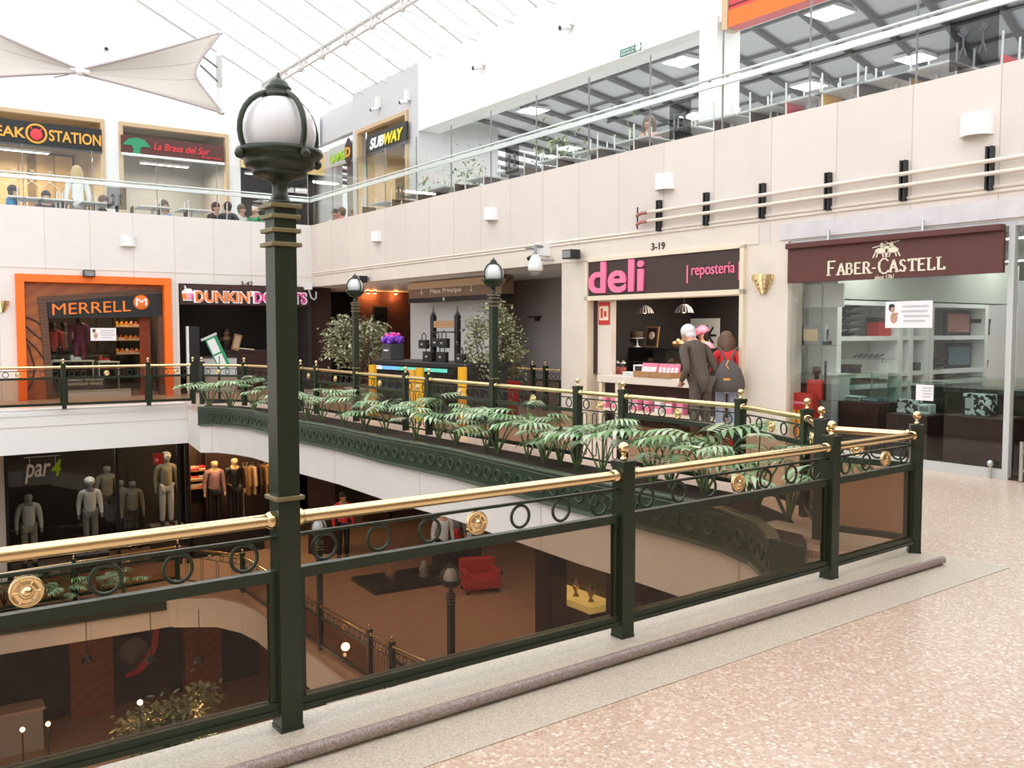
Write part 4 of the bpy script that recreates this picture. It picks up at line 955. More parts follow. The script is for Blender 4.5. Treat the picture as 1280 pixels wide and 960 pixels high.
def serifs(body, x0, x1, z0, z1, par=t):
    """roman capitals with bracketed serifs made from strokes"""
    G = {'F': ([((.1, 0), (.1, 1)), ((.1, 1), (.8, 1)), ((.1, .52), (.62, .52))], [(.1, 0)]), 'A': ([((0, 0), (.45, 1)), ((.45, 1), (.92, 0)), ((.18, .36), (.72, .36))], [(0, 0), (.92, 0)]),
         'B': ([((.1, 0), (.1, 1)), ((.1, 1), (.5, 1)), ((.5, 1), (.68, .9)), ((.68, .9), (.68, .66)), ((.68, .66), (.5, .54)), ((.1, .54), (.5, .54)), ((.5, .54), (.78, .42)), ((.78, .42), (.78, .12)), ((.78, .12), (.55, 0)), ((.55, 0), (.1, 0))], []),
         'E': ([((.1, 0), (.1, 1)), ((.1, 1), (.75, 1)), ((.1, .52), (.62, .52)), ((.1, 0), (.8, 0))], []), 'R': ([((.1, 0), (.1, 1)), ((.1, 1), (.5, 1)), ((.5, 1), (.72, .88)), ((.72, .88), (.72, .64)), ((.72, .64), (.5, .5)), ((.1, .5), (.5, .5)), ((.45, .5), (.9, 0))], [(.1, 0), (.92, 0)]),
         '-': ([((.15, .42), (.75, .42))], []), 'C': ([((.9, .82), (.7, .97)), ((.7, .97), (.4, .97)), ((.4, .97), (.12, .75)), ((.12, .75), (.06, .45)), ((.06, .45), (.18, .15)), ((.18, .15), (.45, 0)), ((.45, 0), (.75, .02)), ((.75, .02), (.94, .16))], []),
         'S': ([((.72, .88), (.5, 1)), ((.5, 1), (.25, .95)), ((.25, .95), (.15, .75)), ((.15, .75), (.3, .57)), ((.3, .57), (.62, .42)), ((.62, .42), (.74, .22)), ((.74, .22), (.6, .03)), ((.6, .03), (.35, 0)), ((.35, 0), (.12, .14))], []),
         'T': ([((.45, 0), (.45, 1)), ((0, 1), (.9, 1)), ((0, 1), (0, .88)), ((.9, 1), (.9, .88))], [(.45, 0)]), 'L': ([((.1, 0), (.1, 1)), ((.1, 0), (.75, 0)), ((.75, 0), (.8, .15))], [(.1, 1)])}
    n = len(body); big = {0: 1.3, body.find('-') + 1: 1.35}; ws = [(.55 if c == '-' else .8) * big.get(i, 1) + .12 for i, c in enumerate(body)]; S = (x1 - x0) / sum(ws); x = x0
    for i, c in enumerate(body):
        st, fe = G[c]; k = big.get(i, 1); sw = .8 * S * k * (.6 if c == '-' else 1); sh = (z1 - z0) * (k if k > 1 else 1); zb = z0 - (.10 * (z1 - z0) if k > 1.3 else 0); bb = MB()
        for (a, e) in st:
            thick = .017 if abs(a[1] - e[1]) > abs(a[0] - e[0]) * .9 else .010
            p, q = Vector((x + a[0] * sw, -.002, zb + a[1] * sh)), Vector((x + e[0] * sw, -.002, zb + e[1] * sh)); d = (q - p).normalized(); nn = Vector((-d.z, 0, d.x)) * thick * .8; p -= d * .006; q += d * .006
            bb.add([p - nn, q - nn, q + nn, p + nn] + [v + Vector((0, -.006, 0)) for v in (p - nn, q - nn, q + nn, p + nn)], [(4, 5, 6, 7), (0, 1, 5, 4), (1, 2, 6, 5), (2, 3, 7, 6), (3, 0, 4, 7)])
        for (sx, sz) in fe: bb.box(x + sx * sw - .03, x + sx * sw + .03, -.008, 0, zb + sz * sh - .004, zb + sz * sh + .006)
        bb.build('letter', 'cream_letter', par); x += ws[i] * S
zt_ = .5 * (hz(1050, 330) + hz(1170, 322)); zb_ = .5 * (hz(1050, 343) + hz(1170, 337))
serifs('FABER-CASTELL', hx(1035), hx(1185), zb_, zt_)
text('since 1761', 'cream_letter', t, hx(1094), hx(1118), hz(1105, 349), hz(1105, 343.5), -.001, .006, .004, shear=.2)
b = MB(); cx, cz = hx(1107), hz(1107, 312)   # crest: two small riders jousting, as loose strokes
for dx, s in ((-.07, 1), (.09, -1)):
    b.ball((cx + dx, -.004, cz - .01), .055, 10, 6, (1.3, .1, .6)); b.ball((cx + dx + .02 * s, -.004, cz + .055), .026, 8, 6, (1, .15, 1.3)); b.ball((cx + dx + .07 * s, -.004, cz + .025), .024, 8, 6, (1.2, .15, .8))
    for k in (-.06, -.03, .03, .06): b.tube([(cx + dx + k, -.004, cz - .03), (cx + dx + k * 1.5, -.004, cz - .085)], .009, 5)
b.tube([(cx - .17, -.004, cz + .03), (cx + .17, -.004, cz + .09)], .007, 5).tube([(cx - .02, -.004, cz + .1), (cx + .12, -.004, cz + .02)], .007, 5)
b.build('crest', 'cream_letter', t)
MT['paper'] = mat('white_paper', (.85, .83, .84), .6); MT['printgrey'] = mat('grey_print', (.55, .54, .56), .6)
def notice(FR, o, quad, label, person=True):
    t, w, z0, z1 = board('poster', label, FR, o, quad, 'paper', .006, 'poster'); h = z1 - z0
    if person:
        b = MB(); x = -w * .72; b.ball((x, -.002, z0 + .74 * h), .075 * h * 1.6, 10, 6, (1, .1, 1.1)).ball((x, -.002, z0 + .82 * h), .1 * h, 10, 6, (1.25, .08, .9)); b.build('printed_hair', 'hairk', t)
        b = MB(); b.ball((x + .01, -.004, z0 + .70 * h), .09 * h, 10, 6, (1, .1, 1.1)).ball((x + .03, -.003, z0 + .38 * h), .16 * h, 10, 6, (.9, .06, 1.3)).tube([(x + .02, -.004, z0 + .5 * h), (x + w * .28, -.004, z0 + .56 * h)], .03 * h, 6); b.build('printed_figure', 'pinkbag' if False else 'skin', t)
    for k, (a, e) in enumerate(((-.25, .85), (-.3, .8), (-.2, .88), (-.2, .7))): MB().box(w * a, w * e, -.002, 0, z0 + h * (.76 - .18 * k), z0 + h * (.84 - .18 * k)).build('text_line', 'printgrey', t)
notice(RF, .02, ((1107, 377), (1166, 375.5), (1107, 410)), 'white poster with a woman in sunglasses on the stationery shop window')
notice(RF, .025, ((1145, 481), (1167, 481), (1145, 500)), 'small white opening notice low on the stationery shop window', False)
# shelf unit along the back
SF = RF @ T(XG0 + .02, 0, 0) @ RZ(PI / 2)
x0, x1 = onplane(SF, 1048, 430, 0)[0], onplane(SF, 1232, 430, 0)[0]; xm = (x0 + x1) / 2; w = (x1 - x0) / 2; zt = onplane(SF, 1140, 378, 0)[1]
t = thing('shelf_unit', 'wide white shelf unit along the far side of the stationery shop', 'shelves', SF @ T(xm, 0, 0))
zsh = [zt, onplane(SF, 1140, 420, 0)[1], onplane(SF, 1140, 464, 0)[1]]
struct('wall_stationery_side', MB().box(x0 - .04, x0, -.0, .5, 0, Z1).box(-.0, x0, .5, .55, 0, Z1).box(x0, x1 + 1, .5, .55, 0, Z1).box(x0, x1 + 1, -.0, .5, zt + .02, Z1), 'shopwall', SF)
MB().box(-w, w, .44, .46, .1, zt).build('back_panel', 'shopwall', t)
for z in zsh + [.8, .3]: MB().box(-w, w, 0, .44, z - .06, z).build('shelf', 'white', t)
for f_ in (-1, -.24, -.10, .12, .18, 1): MB().box(w * f_ - .05, w * f_ + .05, -.01, .44, .1, zt).build('divider', 'white', t)
r = random.Random(4)
SS = 1.3
SH = [(1062, 1, 'pen_tray', 'stack of five dark pen trays on the upper left shelf', 5), (1062, 2, 'gift_box', 'low dark gift box on the lower left shelf', 0), (1099, 1, 'gift_box', 'red gift box on the upper shelf behind the poster', 0), (1144, 2, 'gift_box', 'dark cube and pens on the lower middle shelf', 0), (1170, 2, 'pen_tray', 'dark pen display stand on the lower middle shelf', 2), (1198, 1, 'picture_frame', 'wide framed picture on the upper right shelf', 0), (1224, 1, 'gift_box', 'dark box at the end of the upper right shelf', 0), (1200, 2, 'picture_frame', 'blue framed box on the lower right shelf', 0), (1226, 2, 'gift_box', 'thin dark folder at the end of the lower right shelf', 0)]
MT['bluepic'] = mat('blue_picture', (.10, .16, .20), .4, noise=.5, nscale=9); MT['redpic'] = mat('red_brown_picture', (.30, .13, .10), .5, noise=.6, nscale=9)
for f_, row, nm, lb, n in SH:
    z = zsh[row] + .002 ; q = thing(nm, lb, {'pen_tray': 'pen tray', 'gift_box': 'box', 'picture_frame': 'picture'}[nm], SF @ T(onplane(SF, f_, 430, .15)[0], .16, z) @ Matrix.Scale(SS, 4))
    if n:
        for k in range(n): MB().box(-.15, .15, -.1, .1, .02 + k * .07, .045 + k * .07, Matrix.Rotation(-.2, 4, 'X')).build('tray', 'black', q)
        for s_ in (-.12, .12): MB().tube([(s_, .09, 0), (s_, .09, .06 + .07 * n)], .008, 6).build('upright', 'black', q)
    elif nm == 'gift_box':
        m = 'red' if 'red gift' in lb else 'black'; ww = .05 if 'thin' in lb else .11
        MB().box(-ww, ww, -.08, .08, 0, .2 if 'low' not in lb else .09).build('box_body', m, q, bev=.006); MB().box(-ww - .004, ww + .004, -.084, .084, .15 if 'low' not in lb else .06, .2 if 'low' not in lb else .09).build('box_lid', 'brown_dark', q)
    else:
        MB().box(-.28, .28, 0, .03, 0, .3).build('frame', 'black', q); MB().box(-.24, .24, -.005, 0, .04, .26).build('picture', 'bluepic' if 'blue' in lb else 'redpic', q)
# left glass shelves in the window
MT['edgeglass'] = glass('green_edge_glass', (.90, .945, .93), .8)
xl0, xl1 = rx(990, .35, 440), rx(1040, .35, 440); t = thing('glass_shelf', 'two glass shelves on a steel pole left in the stationery window', 'glass shelf', RF @ T((xl0 + xl1) / 2, .35, 0)); w = (xl1 - xl0) / 2
zg1, zg2 = rw(1015, 431, .35)[1], rw(1015, 468, .35)[1]
for z in (zg1, zg2): MB().box(-w, w, -.15, .2, z - .012, z).build('shelf', 'edgeglass', t)
MB().box(-.008, .008, .2, .215, .02, 2.3).build('pole', 'steel', t); MB().box(-w, w, .215, .24, 1.85, 2.15).build('white_card', 'white', t)
x, z = rw(1013, 428, .35); q = thing('picture_frame', 'small grey framed picture on the upper glass shelf', 'picture', RF @ T(x, .35, zg1)); MB().box(-.15, .15, 0, .03, 0, .26).build('frame', 'grey', q); MB().box(-.11, .11, -.006, 0, .05, .2).build('picture', 'tan', q)
for px, lb in ((1000, 'left steel pen stand on the upper glass shelf'), (1034, 'right steel pen stand on the upper glass shelf')):
    x = rx(px, .33, 420); q = thing('pen_stand', lb, 'pen stand', RF @ T(x, .33, zg1)); MB().box(-.05, .05, -.03, .03, 0, .05).build('base', 'black', q); MB().box(-.02, .02, -.01, .01, .05, .25).build('holder', 'steel', q); MB().tube([(0, 0, .06), (.02, -.02, .2)], .012, 6).build('pen', 'black', q)
x = rx(1022, .35, 470); q = thing('perfume_bottle', 'red square bottle with dark stopper on the lower glass shelf', 'bottle', RF @ T(x, .33, zg2 - .32)); 
zg3 = zg2 - .32
MB().box(-.11, .11, -.06, .06, 0, .26).build('body', 'red', q, bev=.02); MB().lathe([(.03, .26), (.03, .33), (.055, .34), (.055, .42), (0, .43)], (0, 0, 0), 14).build('stopper', 'maroon', q); MB().box(.12, .14, -.01, .01, .0, .5).build('pen', 'black', q)
MB().box(-w, w, -.15, .2, zg3 - .012, zg3).build('shelf', 'edgeglass', t)
x = rx(1009, .4, 480); q = thing('gift_box', 'dull red gift box left of the red bottle', 'box', RF @ T(x, .42, zg3)); MB().box(-.09, .07, -.06, .06, 0, .2).build('box_body', 'faber', q, bev=.006); MB().box(-.094, .074, -.064, .064, .15, .205).build('box_lid', 'maroon', q)
x0, z1 = rw(986, 490, .2); x1, _ = rw(1018, 491, .2); q = thing('display_box', 'tall red display box with gold stripes standing in the shop window', 'display stand', RF @ T((x0 + x1) / 2, .22, .02)); w2 = (x1 - x0) / 2
MB().box(-w2, w2, -.06, .1, 0, z1 - .02).build('box_body', 'red', q); 
for k in (-.55, -.1, .35): MB().box(w2 * k, w2 * (k + .28), -.068, -.06, .06, z1 - .24).build('gold_stripe', 'yellow', q)
MB().box(-w2 * .6, w2 * .5, -.066, -.06, z1 - .16, z1 - .13).build('printed_line', 'pinkbag', q)
# glass cases on dark plinths
def case(px0, px1, o, zb, zt, label, content):
    x0, x1 = rx(px0, o, 500), rx(px1, o, 500); t = thing('display_case', label, 'display case', RF @ T((x0 + x1) / 2, o, 0)); w = (x1 - x0) / 2
    MB().box(-w, w, 0, .5, .02, zb).build('plinth', 'maroon', t, bev=.01); 
    b = MB(); b.box(-w, w, 0, .008, zb, zt).box(-w, w, .492, .5, zb, zt).box(-w, -w + .008, .008, .492, zb, zt).box(w - .008, w, .008, .492, zb, zt).box(-w, w, 0, .5, zt, zt + .008); b.build('glass_hood', 'edgeglass', t)
    for i, (dx, ww, hh, m, lb, nm) in enumerate(content):
        q = thing(nm, lb, 'goods', RF @ T((x0 + x1) / 2 + dx * w, o + .22, zb + .001)); MB().box(-ww, ww, -.07, .07, 0, hh).build('box_body', m, q, bev=.008); MB().box(-ww * .8, ww * .8 if m != 'bwpattern' else -ww * .2, -.074, -.07, hh * .3, hh * .8).build('face_print', 'lgrey' if m != 'white' else 'grey', q)
    return t
case(1040, 1098, .9, .62, .98, 'left low glass display case inside the stationery shop', [(-.4, .12, .06, 'white', 'white tray of pens in the left glass case', 'pen_box'), (.35, .14, .05, 'bluepic', 'blue grey set of pens in the left glass case', 'pen_box')])
case(1108, 1160, .5, .55, .92, 'middle glass display case behind the window notice', [(-.35, .13, .16, 'bwpattern', 'grey patterned cards in the middle glass case', 'card_box'), (.5, .07, .12, 'white', 'small white card in the middle glass case', 'card_box')])
q = thing('display_plinth', 'grey upright plinth beside the left glass case', 'plinth', RF @ T(rx(1026, .75, 510), .75, 0)); MB().box(-.16, .16, 0, .4, .02, .95).build('body', 'lgrey', q, bev=.006); MB().box(-.17, .17, -.01, .41, .95, .975).build('top', 'white', q)
case(1180, 1258, .35, .60, 1.02, 'right glass display case with a patterned box behind the shop window', [(-.15, .16, .24, 'bwpattern', 'big black and white patterned box in the right glass case', 'patterned_box')])
for i, (px, py) in enumerate(((1085, 448), (1105, 473))):
    x, z = rw(px, py, 1.3); t = thing('glass_stand', ['upper glass plate stand with eyeglasses in the middle of the shop', 'lower glass plate stand in the middle of the shop'][i], 'stand', RF @ T(x, 1.3, 0))
    MB().box(-.3, .3, -.15, .15, z - .012, z).build('plate', 'edgeglass', t); MB().tube([(0, .1, .02), (0, .1, z - .012)], .012, 8).build('stem', 'steel', t)
    q = thing('pen_set', ['dark pens fanned on the upper glass plate', 'white sculpted bag on the lower glass plate'][i], 'pens', RF @ T(x, 1.3, z))
    if i == 0:
        for k in range(5): MB().tube([(-.2 + k * .08, -.05, .012), (-.12 + k * .08, .05, .06)], .011, 6).build('pen', 'black', q)
        MB().tube([(-.2, .08, .011), (.2, .08, .011)], .01, 6).build('rest', 'steel', q)
    else:
        MB().prism([[(-.05, -.03), (.05, -.03), (.04, .03), (-.04, .03)]], 0, .2).build('body', 'white', q); MB().tube([(-.03, 0, .2), (0, 0, .27), (.03, 0, .2)], .006, 6).build('handle', 'grey', q)
t = thing('bench', 'dark low bench along the glass at the right of the shop', 'bench', RF @ T(rx(1215, .9, 540), 1.1, 0)); MB().box(-.9, 1.3, 0, .5, .80, .86).build('top', 'black', t); MB().box(-.9, 1.3, .02, .06, .02, .80).build('front_panel', 'brown_dark', t); MB().box(-.9, -.84, .06, .48, .02, .8).build('side_panel', 'brown_dark', t)
t = thing('ceiling_light', 'long recessed ceiling light of the stationery shop', 'ceiling light', RF @ T((XG0 + XG1) / 2, 1.4, Z1 - .05)); MB().box(-1.6, 1.6, -.08, .08, 0, .05).build('housing', 'white', t); MT['tube'] = mat('light_tube', (1, 1, 1), .5, emit=(1, .97, .92), estr=4); MB().box(-1.55, 1.55, -.05, .05, -.012, 0).build('tube', 'tube', t)
arealight('stationery_lamp', RF @ T((XG0 + XG1) / 2, 1.4, Z1 - .08), 3.2, .6, 15, (.95, 1, .93))
t = thing('ceiling_light', 'added ceiling light deeper inside the stationery shop', 'ceiling light', RF @ T((XG0 + XG1) / 2, 5, Z1 - .05)); MB().box(-1.6, 1.6, -.08, .08, 0, .05).build('housing', 'white', t); MB().box(-1.55, 1.55, -.05, .05, -.012, 0).build('tube', 'tube', t)
arealight('stationery_fill_rear', RF @ T((XG0 + XG1) / 2, 5, Z1 - .08), 3.2, 2, 18, (.95, 1, .93))  # rear fill light; the ceiling fixture above is added for it
# ------------------------------------------------------------------ orange outdoor shop on the left
XM0, XM1 = lx(20), lx(214); zt = .5 * (lw(20, 341)[1] + lw(214, 349)[1]); fw = .17
xc = (XM0 + XM1) / 2; w = (XM1 - XM0) / 2
t = thing('storefront', 'bright orange framed shop front with slanted dark inner panel', 'shop front', LF @ T(xc, 0, 0))
MB().box(-w, -w + fw, -.10, .35, 0, zt - fw).box(w - fw, w, -.10, .35, 0, zt - fw).box(-w, w, -.10, .35, zt - fw, zt).build('orange_frame', 'orange', t, bev=.008)
L = lambda px, py, o=.12: (lw(px, py, o)[0] - xc, lw(px, py, o)[1])
YZ = Matrix(((1, 0, 0, 0), (0, 0, 1, 0), (0, 1, 0, 0), (0, 0, 0, 1)))
def flat(b, pts, y0, y1): b.prism([pts], y0, y1, M=YZ); return b
zi = zt - fw; xi = -w + fw
flat(MB(), [(xi, 0), (xi, zi), (w - fw, zi), L(205, 362), L(47, 372), L(64, 498), (L(64, 498)[0], 0)], .16, .22).build('wood_panel', 'wood_o', t)
for k, pts in enumerate(([(29, 395), (45, 401), (58, 412)], [(29, 405), (44, 418), (56, 428)], [(29, 420), (46, 436), (57, 452)], [(35, 430), (44, 460), (40, 480), (30, 497)])):
    MB().tube([(*[L(a, c_)[0]], .15, L(a, c_)[1]) for a, c_ in pts], .02, 6).build('curved_groove', 'brown_dark', t)
flat(MB(), [L(47, 371), L(207, 360), L(207, 368), L(58, 379), L(68, 499), L(60, 499)], .10, .16).build('inner_frame', 'wood_b', t)
flat(MB(), [L(58, 378), L(206, 366), L(206, 396), L(61, 398)], .09, .12).build('sign_panel', 'black', t)
MB().box(L(177, 420)[0], L(190, 420)[0], .3, .34, 0, L(178, 390)[1]).build('orange_pillar', 'orange_dk', t); MB().box(L(198, 420)[0], w - fw, .05, .3, 0, L(205, 395)[1]).build('stone_pillar', 'wood_b', t)
m0, m1 = L(65, 393), L(164, 387); sk = L(164, 388)[1] - L(65, 393)[1]
text('MERRELL', 'orl', t, L(65, 390)[0], L(163, 385)[0], L(65, 394)[1], L(65, 380)[1], .085, .03, 0.0, 'lettering', sk)
cx, cz = L(176, 378); MB().lathe([(0, 0), (.175, 0), (.175, .03), (0, .03)], (0, 0, 0), 28, T(cx, .09, cz) @ Matrix.Rotation(PI / 2, 4, 'X')).build('round_logo', 'orl', t)
text('M', 'white_letter', t, cx - .12, cx + .12, cz - .085, cz + .095, .058, .015, 0.0)
b = MB(); b.box(XM0 - .5, XM1 + .4, 3.0, 3.1, 0, Z1).box(XM0 - .1, XM0, .36, 3, 0, Z1).box(XM1, XM1 + .1, .36, 3, 0, Z1).box(XM0, XM1, .3, 3, 2.6, Z1)
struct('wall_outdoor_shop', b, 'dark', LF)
struct('window_2', MB().box(L(60, 450)[0] + xc, XM1 - fw, .24, .252, .12, 2.3), 'shop_glass', LF)
def lposter(quad, o, label): notice(LF, o, quad, label)
lposter(((113, 410), (145, 410), (113, 426)), .20, 'white poster with a woman in sunglasses on the orange shop window')
(x0, z1), (x1, _), (_, z0) = [lw(*p, .36) for p in ((80, 471), (131, 472), (80, 487))]
t = thing('display_board', 'dark red board with white slogan low in the orange shop window', 'board', LF @ T((x0 + x1) / 2, .36, 0)); w2 = (x1 - x0) / 2; h = z1 - z0
MB().box(-w2, w2, 0, .05, .0, z1).build('panel', 'maroon', t); MB().box(-w2 - .1, w2 + .55, -.09, .0, 0, z0 - .02).build('plinth', 'lgrey', t)
text('MINIMALIST SHOES AND', 'white_letter', t, -w2 * .95, w2 * .95, z0 + .62 * h, z0 + .86 * h, -.001, .006, .02); text('LIGHTWEIGHT APPAREL', 'white_letter', t, -w2 * .95, w2 * .92, z0 + .28 * h, z0 + .52 * h, -.001, .006, .02)
for a, c_, y, o, lb in ((64, 118, 451, .9, 'thin lit shelf left in the orange shop window'), (124, 150, 452, .9, 'thin lit shelf right in the orange shop window')):
    x0, z = lw(a, y, o); x1, _ = lw(c_, y, o); t = thing('display_shelf', lb, 'shelf', LF @ T((x0 + x1) / 2, o, z)); w2 = (x1 - x0) / 2
    MB().box(-w2, w2, 0, .3, -.03, 0).build('board', 'cream', t); MB().box(-w2, -w2 + .03, .1, .14, -z + .001, -.03).box(w2 - .03, w2, .1, .14, -z + .001, -.03).build('legs', 'steel', t)
def shoe(M, label, m, group=None):
    t = thing('shoe', label, 'shoe', M, group); MB().prism([[(-.05, -.04), (.04, -.035), (.15, -.04), (.18, 0), (.15, .04), (.04, .035), (-.05, .04), (-.08, 0)]], 0, .025).build('sole', 'white', t)
    MB().ball((.09, 0, .045), .05, 10, 6, (1.6, .8, .8)).ball((-.03, 0, .07), .05, 10, 6, (.9, .8, 1.4)).build('upper', m, t); return t
for i, (px, py) in enumerate(((92, 450), (70, 450), (128, 451))):
    x, z = lw(px, py, 1.0); z = lw((64, 64, 124)[i], (451, 451, 452)[i], .9)[1]; shoe(LF @ T(x, 1.02, z), ['white shoe in the middle of the left lit shelf', 'shoe at the left end of the lit shelf', 'red shoe on the right lit shelf'][i], ['white', 'brown_dark', 'red'][i])
# ------------------------------------------------------------------ figures
def skin(name, verts, edges, radii, m, parent, sub=2, M=None):
    me = bpy.data.meshes.new(name); me.from_pydata(verts, edges, []); o = bpy.data.objects.new(name, me); C.objects.link(o)
    o.modifiers.new('s', 'SKIN'); 
    for i, r in enumerate(radii): me.skin_vertices[0].data[i].radius = (r, r) if not isinstance(r, tuple) else r
    me.skin_vertices[0].data[0].use_root = True
    sm = o.modifiers.new('ss', 'SUBSURF'); sm.levels = sm.render_levels = sub
    dg = bpy.context.evaluated_depsgraph_get(); m2 = bpy.data.meshes.new_from_object(o.evaluated_get(dg)); bpy.data.objects.remove(o); bpy.data.meshes.remove(me)
    m2.polygons.foreach_set('use_smooth', [True] * len(m2.polygons)); m2.materials.clear(); m2.materials.append(MT[m]); m2.name = name
    q = bpy.data.objects.new(name, m2); C.objects.link(q); q.parent = parent
    if M is not None: q.matrix_local = M
    return q
def J(H=1.72, female=False, sit=False, lean=0.0, bow=0.0, turn=0.0, arms=None):
    """joint table (metres), facing -Y"""
    k = H / 1.72; sw = .165 if female else .19; d = {}
    pz = .47 if sit else .94
    d['pelvis'] = (0, 0, pz); d['belly'] = (0, -.01 - lean * .15, pz + .16); d['chest'] = (0, -.01 - lean * .4, pz + .35)
    ct = Vector((0, -.01 - lean * .55, pz + .49)); d['neck0'] = tuple(ct); d['neck'] = (0, ct.y - .02 - bow * .05, ct.z + .075)
    hb = Vector((math.sin(turn) * .02, ct.y - .04 - bow * .12, ct.z + .155 - bow * .02)); d['head'] = tuple(hb); d['crown'] = (hb.x, hb.y - bow * .05, hb.z + .10 - bow * .02)
    fx, fy = math.sin(turn), -math.cos(turn)
    d['nose'] = (hb.x + fx * .115, hb.y + fy * .115, hb.z - bow * .05)
    d['chin'] = (hb.x + fx * .07, hb.y + fy * .07, hb.z - .075 - bow * .04)
    for s, n in ((-1, 'L'), (1, 'R')):
        d['ear' + n] = (hb.x + s * .088 * math.cos(turn), hb.y + s * .088 * math.sin(turn) + .005, hb.z)
        d['sh' + n] = (s * sw, ct.y + .005, ct.z - .045)
        if arms and n in arms: d['el' + n], d['wr' + n], d['ha' + n] = arms[n]
        elif sit: d['el' + n], d['wr' + n], d['ha' + n] = (s * (sw + .05), ct.y - .06, ct.z - .30), (s * .16, ct.y - .30, ct.z - .28), (s * .12, ct.y - .38, ct.z - .27)
        else: d['el' + n], d['wr' + n], d['ha' + n] = (s * (sw + .05), ct.y + .03, ct.z - .32), (s * (sw + .06), ct.y - .03, ct.z - .57), (s * (sw + .06), ct.y - .05, ct.z - .66)
        d['hip' + n] = (s * .09, 0, pz - .04)
        if sit: d['kn' + n], d['an' + n], d['to' + n] = (s * .11, -.42, pz - .0), (s * .11, -.42, .08), (s * .12, -.56, .03)
        else: d['kn' + n], d['an' + n], d['to' + n] = (s * .095, -.015, .50), (s * .10, .02, .08), (s * .12, -.13, .03)
    return {n: tuple(c * k for c in v) for n, v in d.items()}, k
RB = dict(pelvis=.108, belly=.115, chest=.125, neck0=.075, neck=.052, head=.088, crown=.072, nose=.014, chin=.035, ear=.018, sh=.062, el=.042, wr=.028, ha=.03, hip=.084, kn=.058, an=.042, to=.036)
def fingers(vs, es, rs, hand, wrist, iw, s, k):
    h, w = Vector(hand), Vector(wrist); d = (h - w).normalized(); side = d.cross(Vector((0, 0, 1)) if abs(d.z) < .8 else Vector((0, 1, 0))).normalized(); cu = d.cross(side).normalized()
    for j, (off, ln) in enumerate(((-.028, .058), (-.009, .07), (.01, .066), (.028, .052))):
        a = h + side * off * k + d * .02 * k; b_ = a + d * ln * .55 * k; c_ = b_ + (d * .75 + cu * .5 * s) * ln * .5 * k; i = len(vs)
        vs += [tuple(a), tuple(b_), tuple(c_)]; es += [(iw, i), (i, i + 1), (i + 1, i + 2)]; rs += [.0095 * k, .0088 * k, .007 * k]
    a = w + (h - w) * .45 + side * -.04 * k * s; b_ = a + (d * .6 + side * -.5 * s) * .05 * k; i = len(vs); vs += [tuple(a), tuple(b_)]; es += [(iw, i), (i, i + 1)]; rs += [.011 * k, .0085 * k]
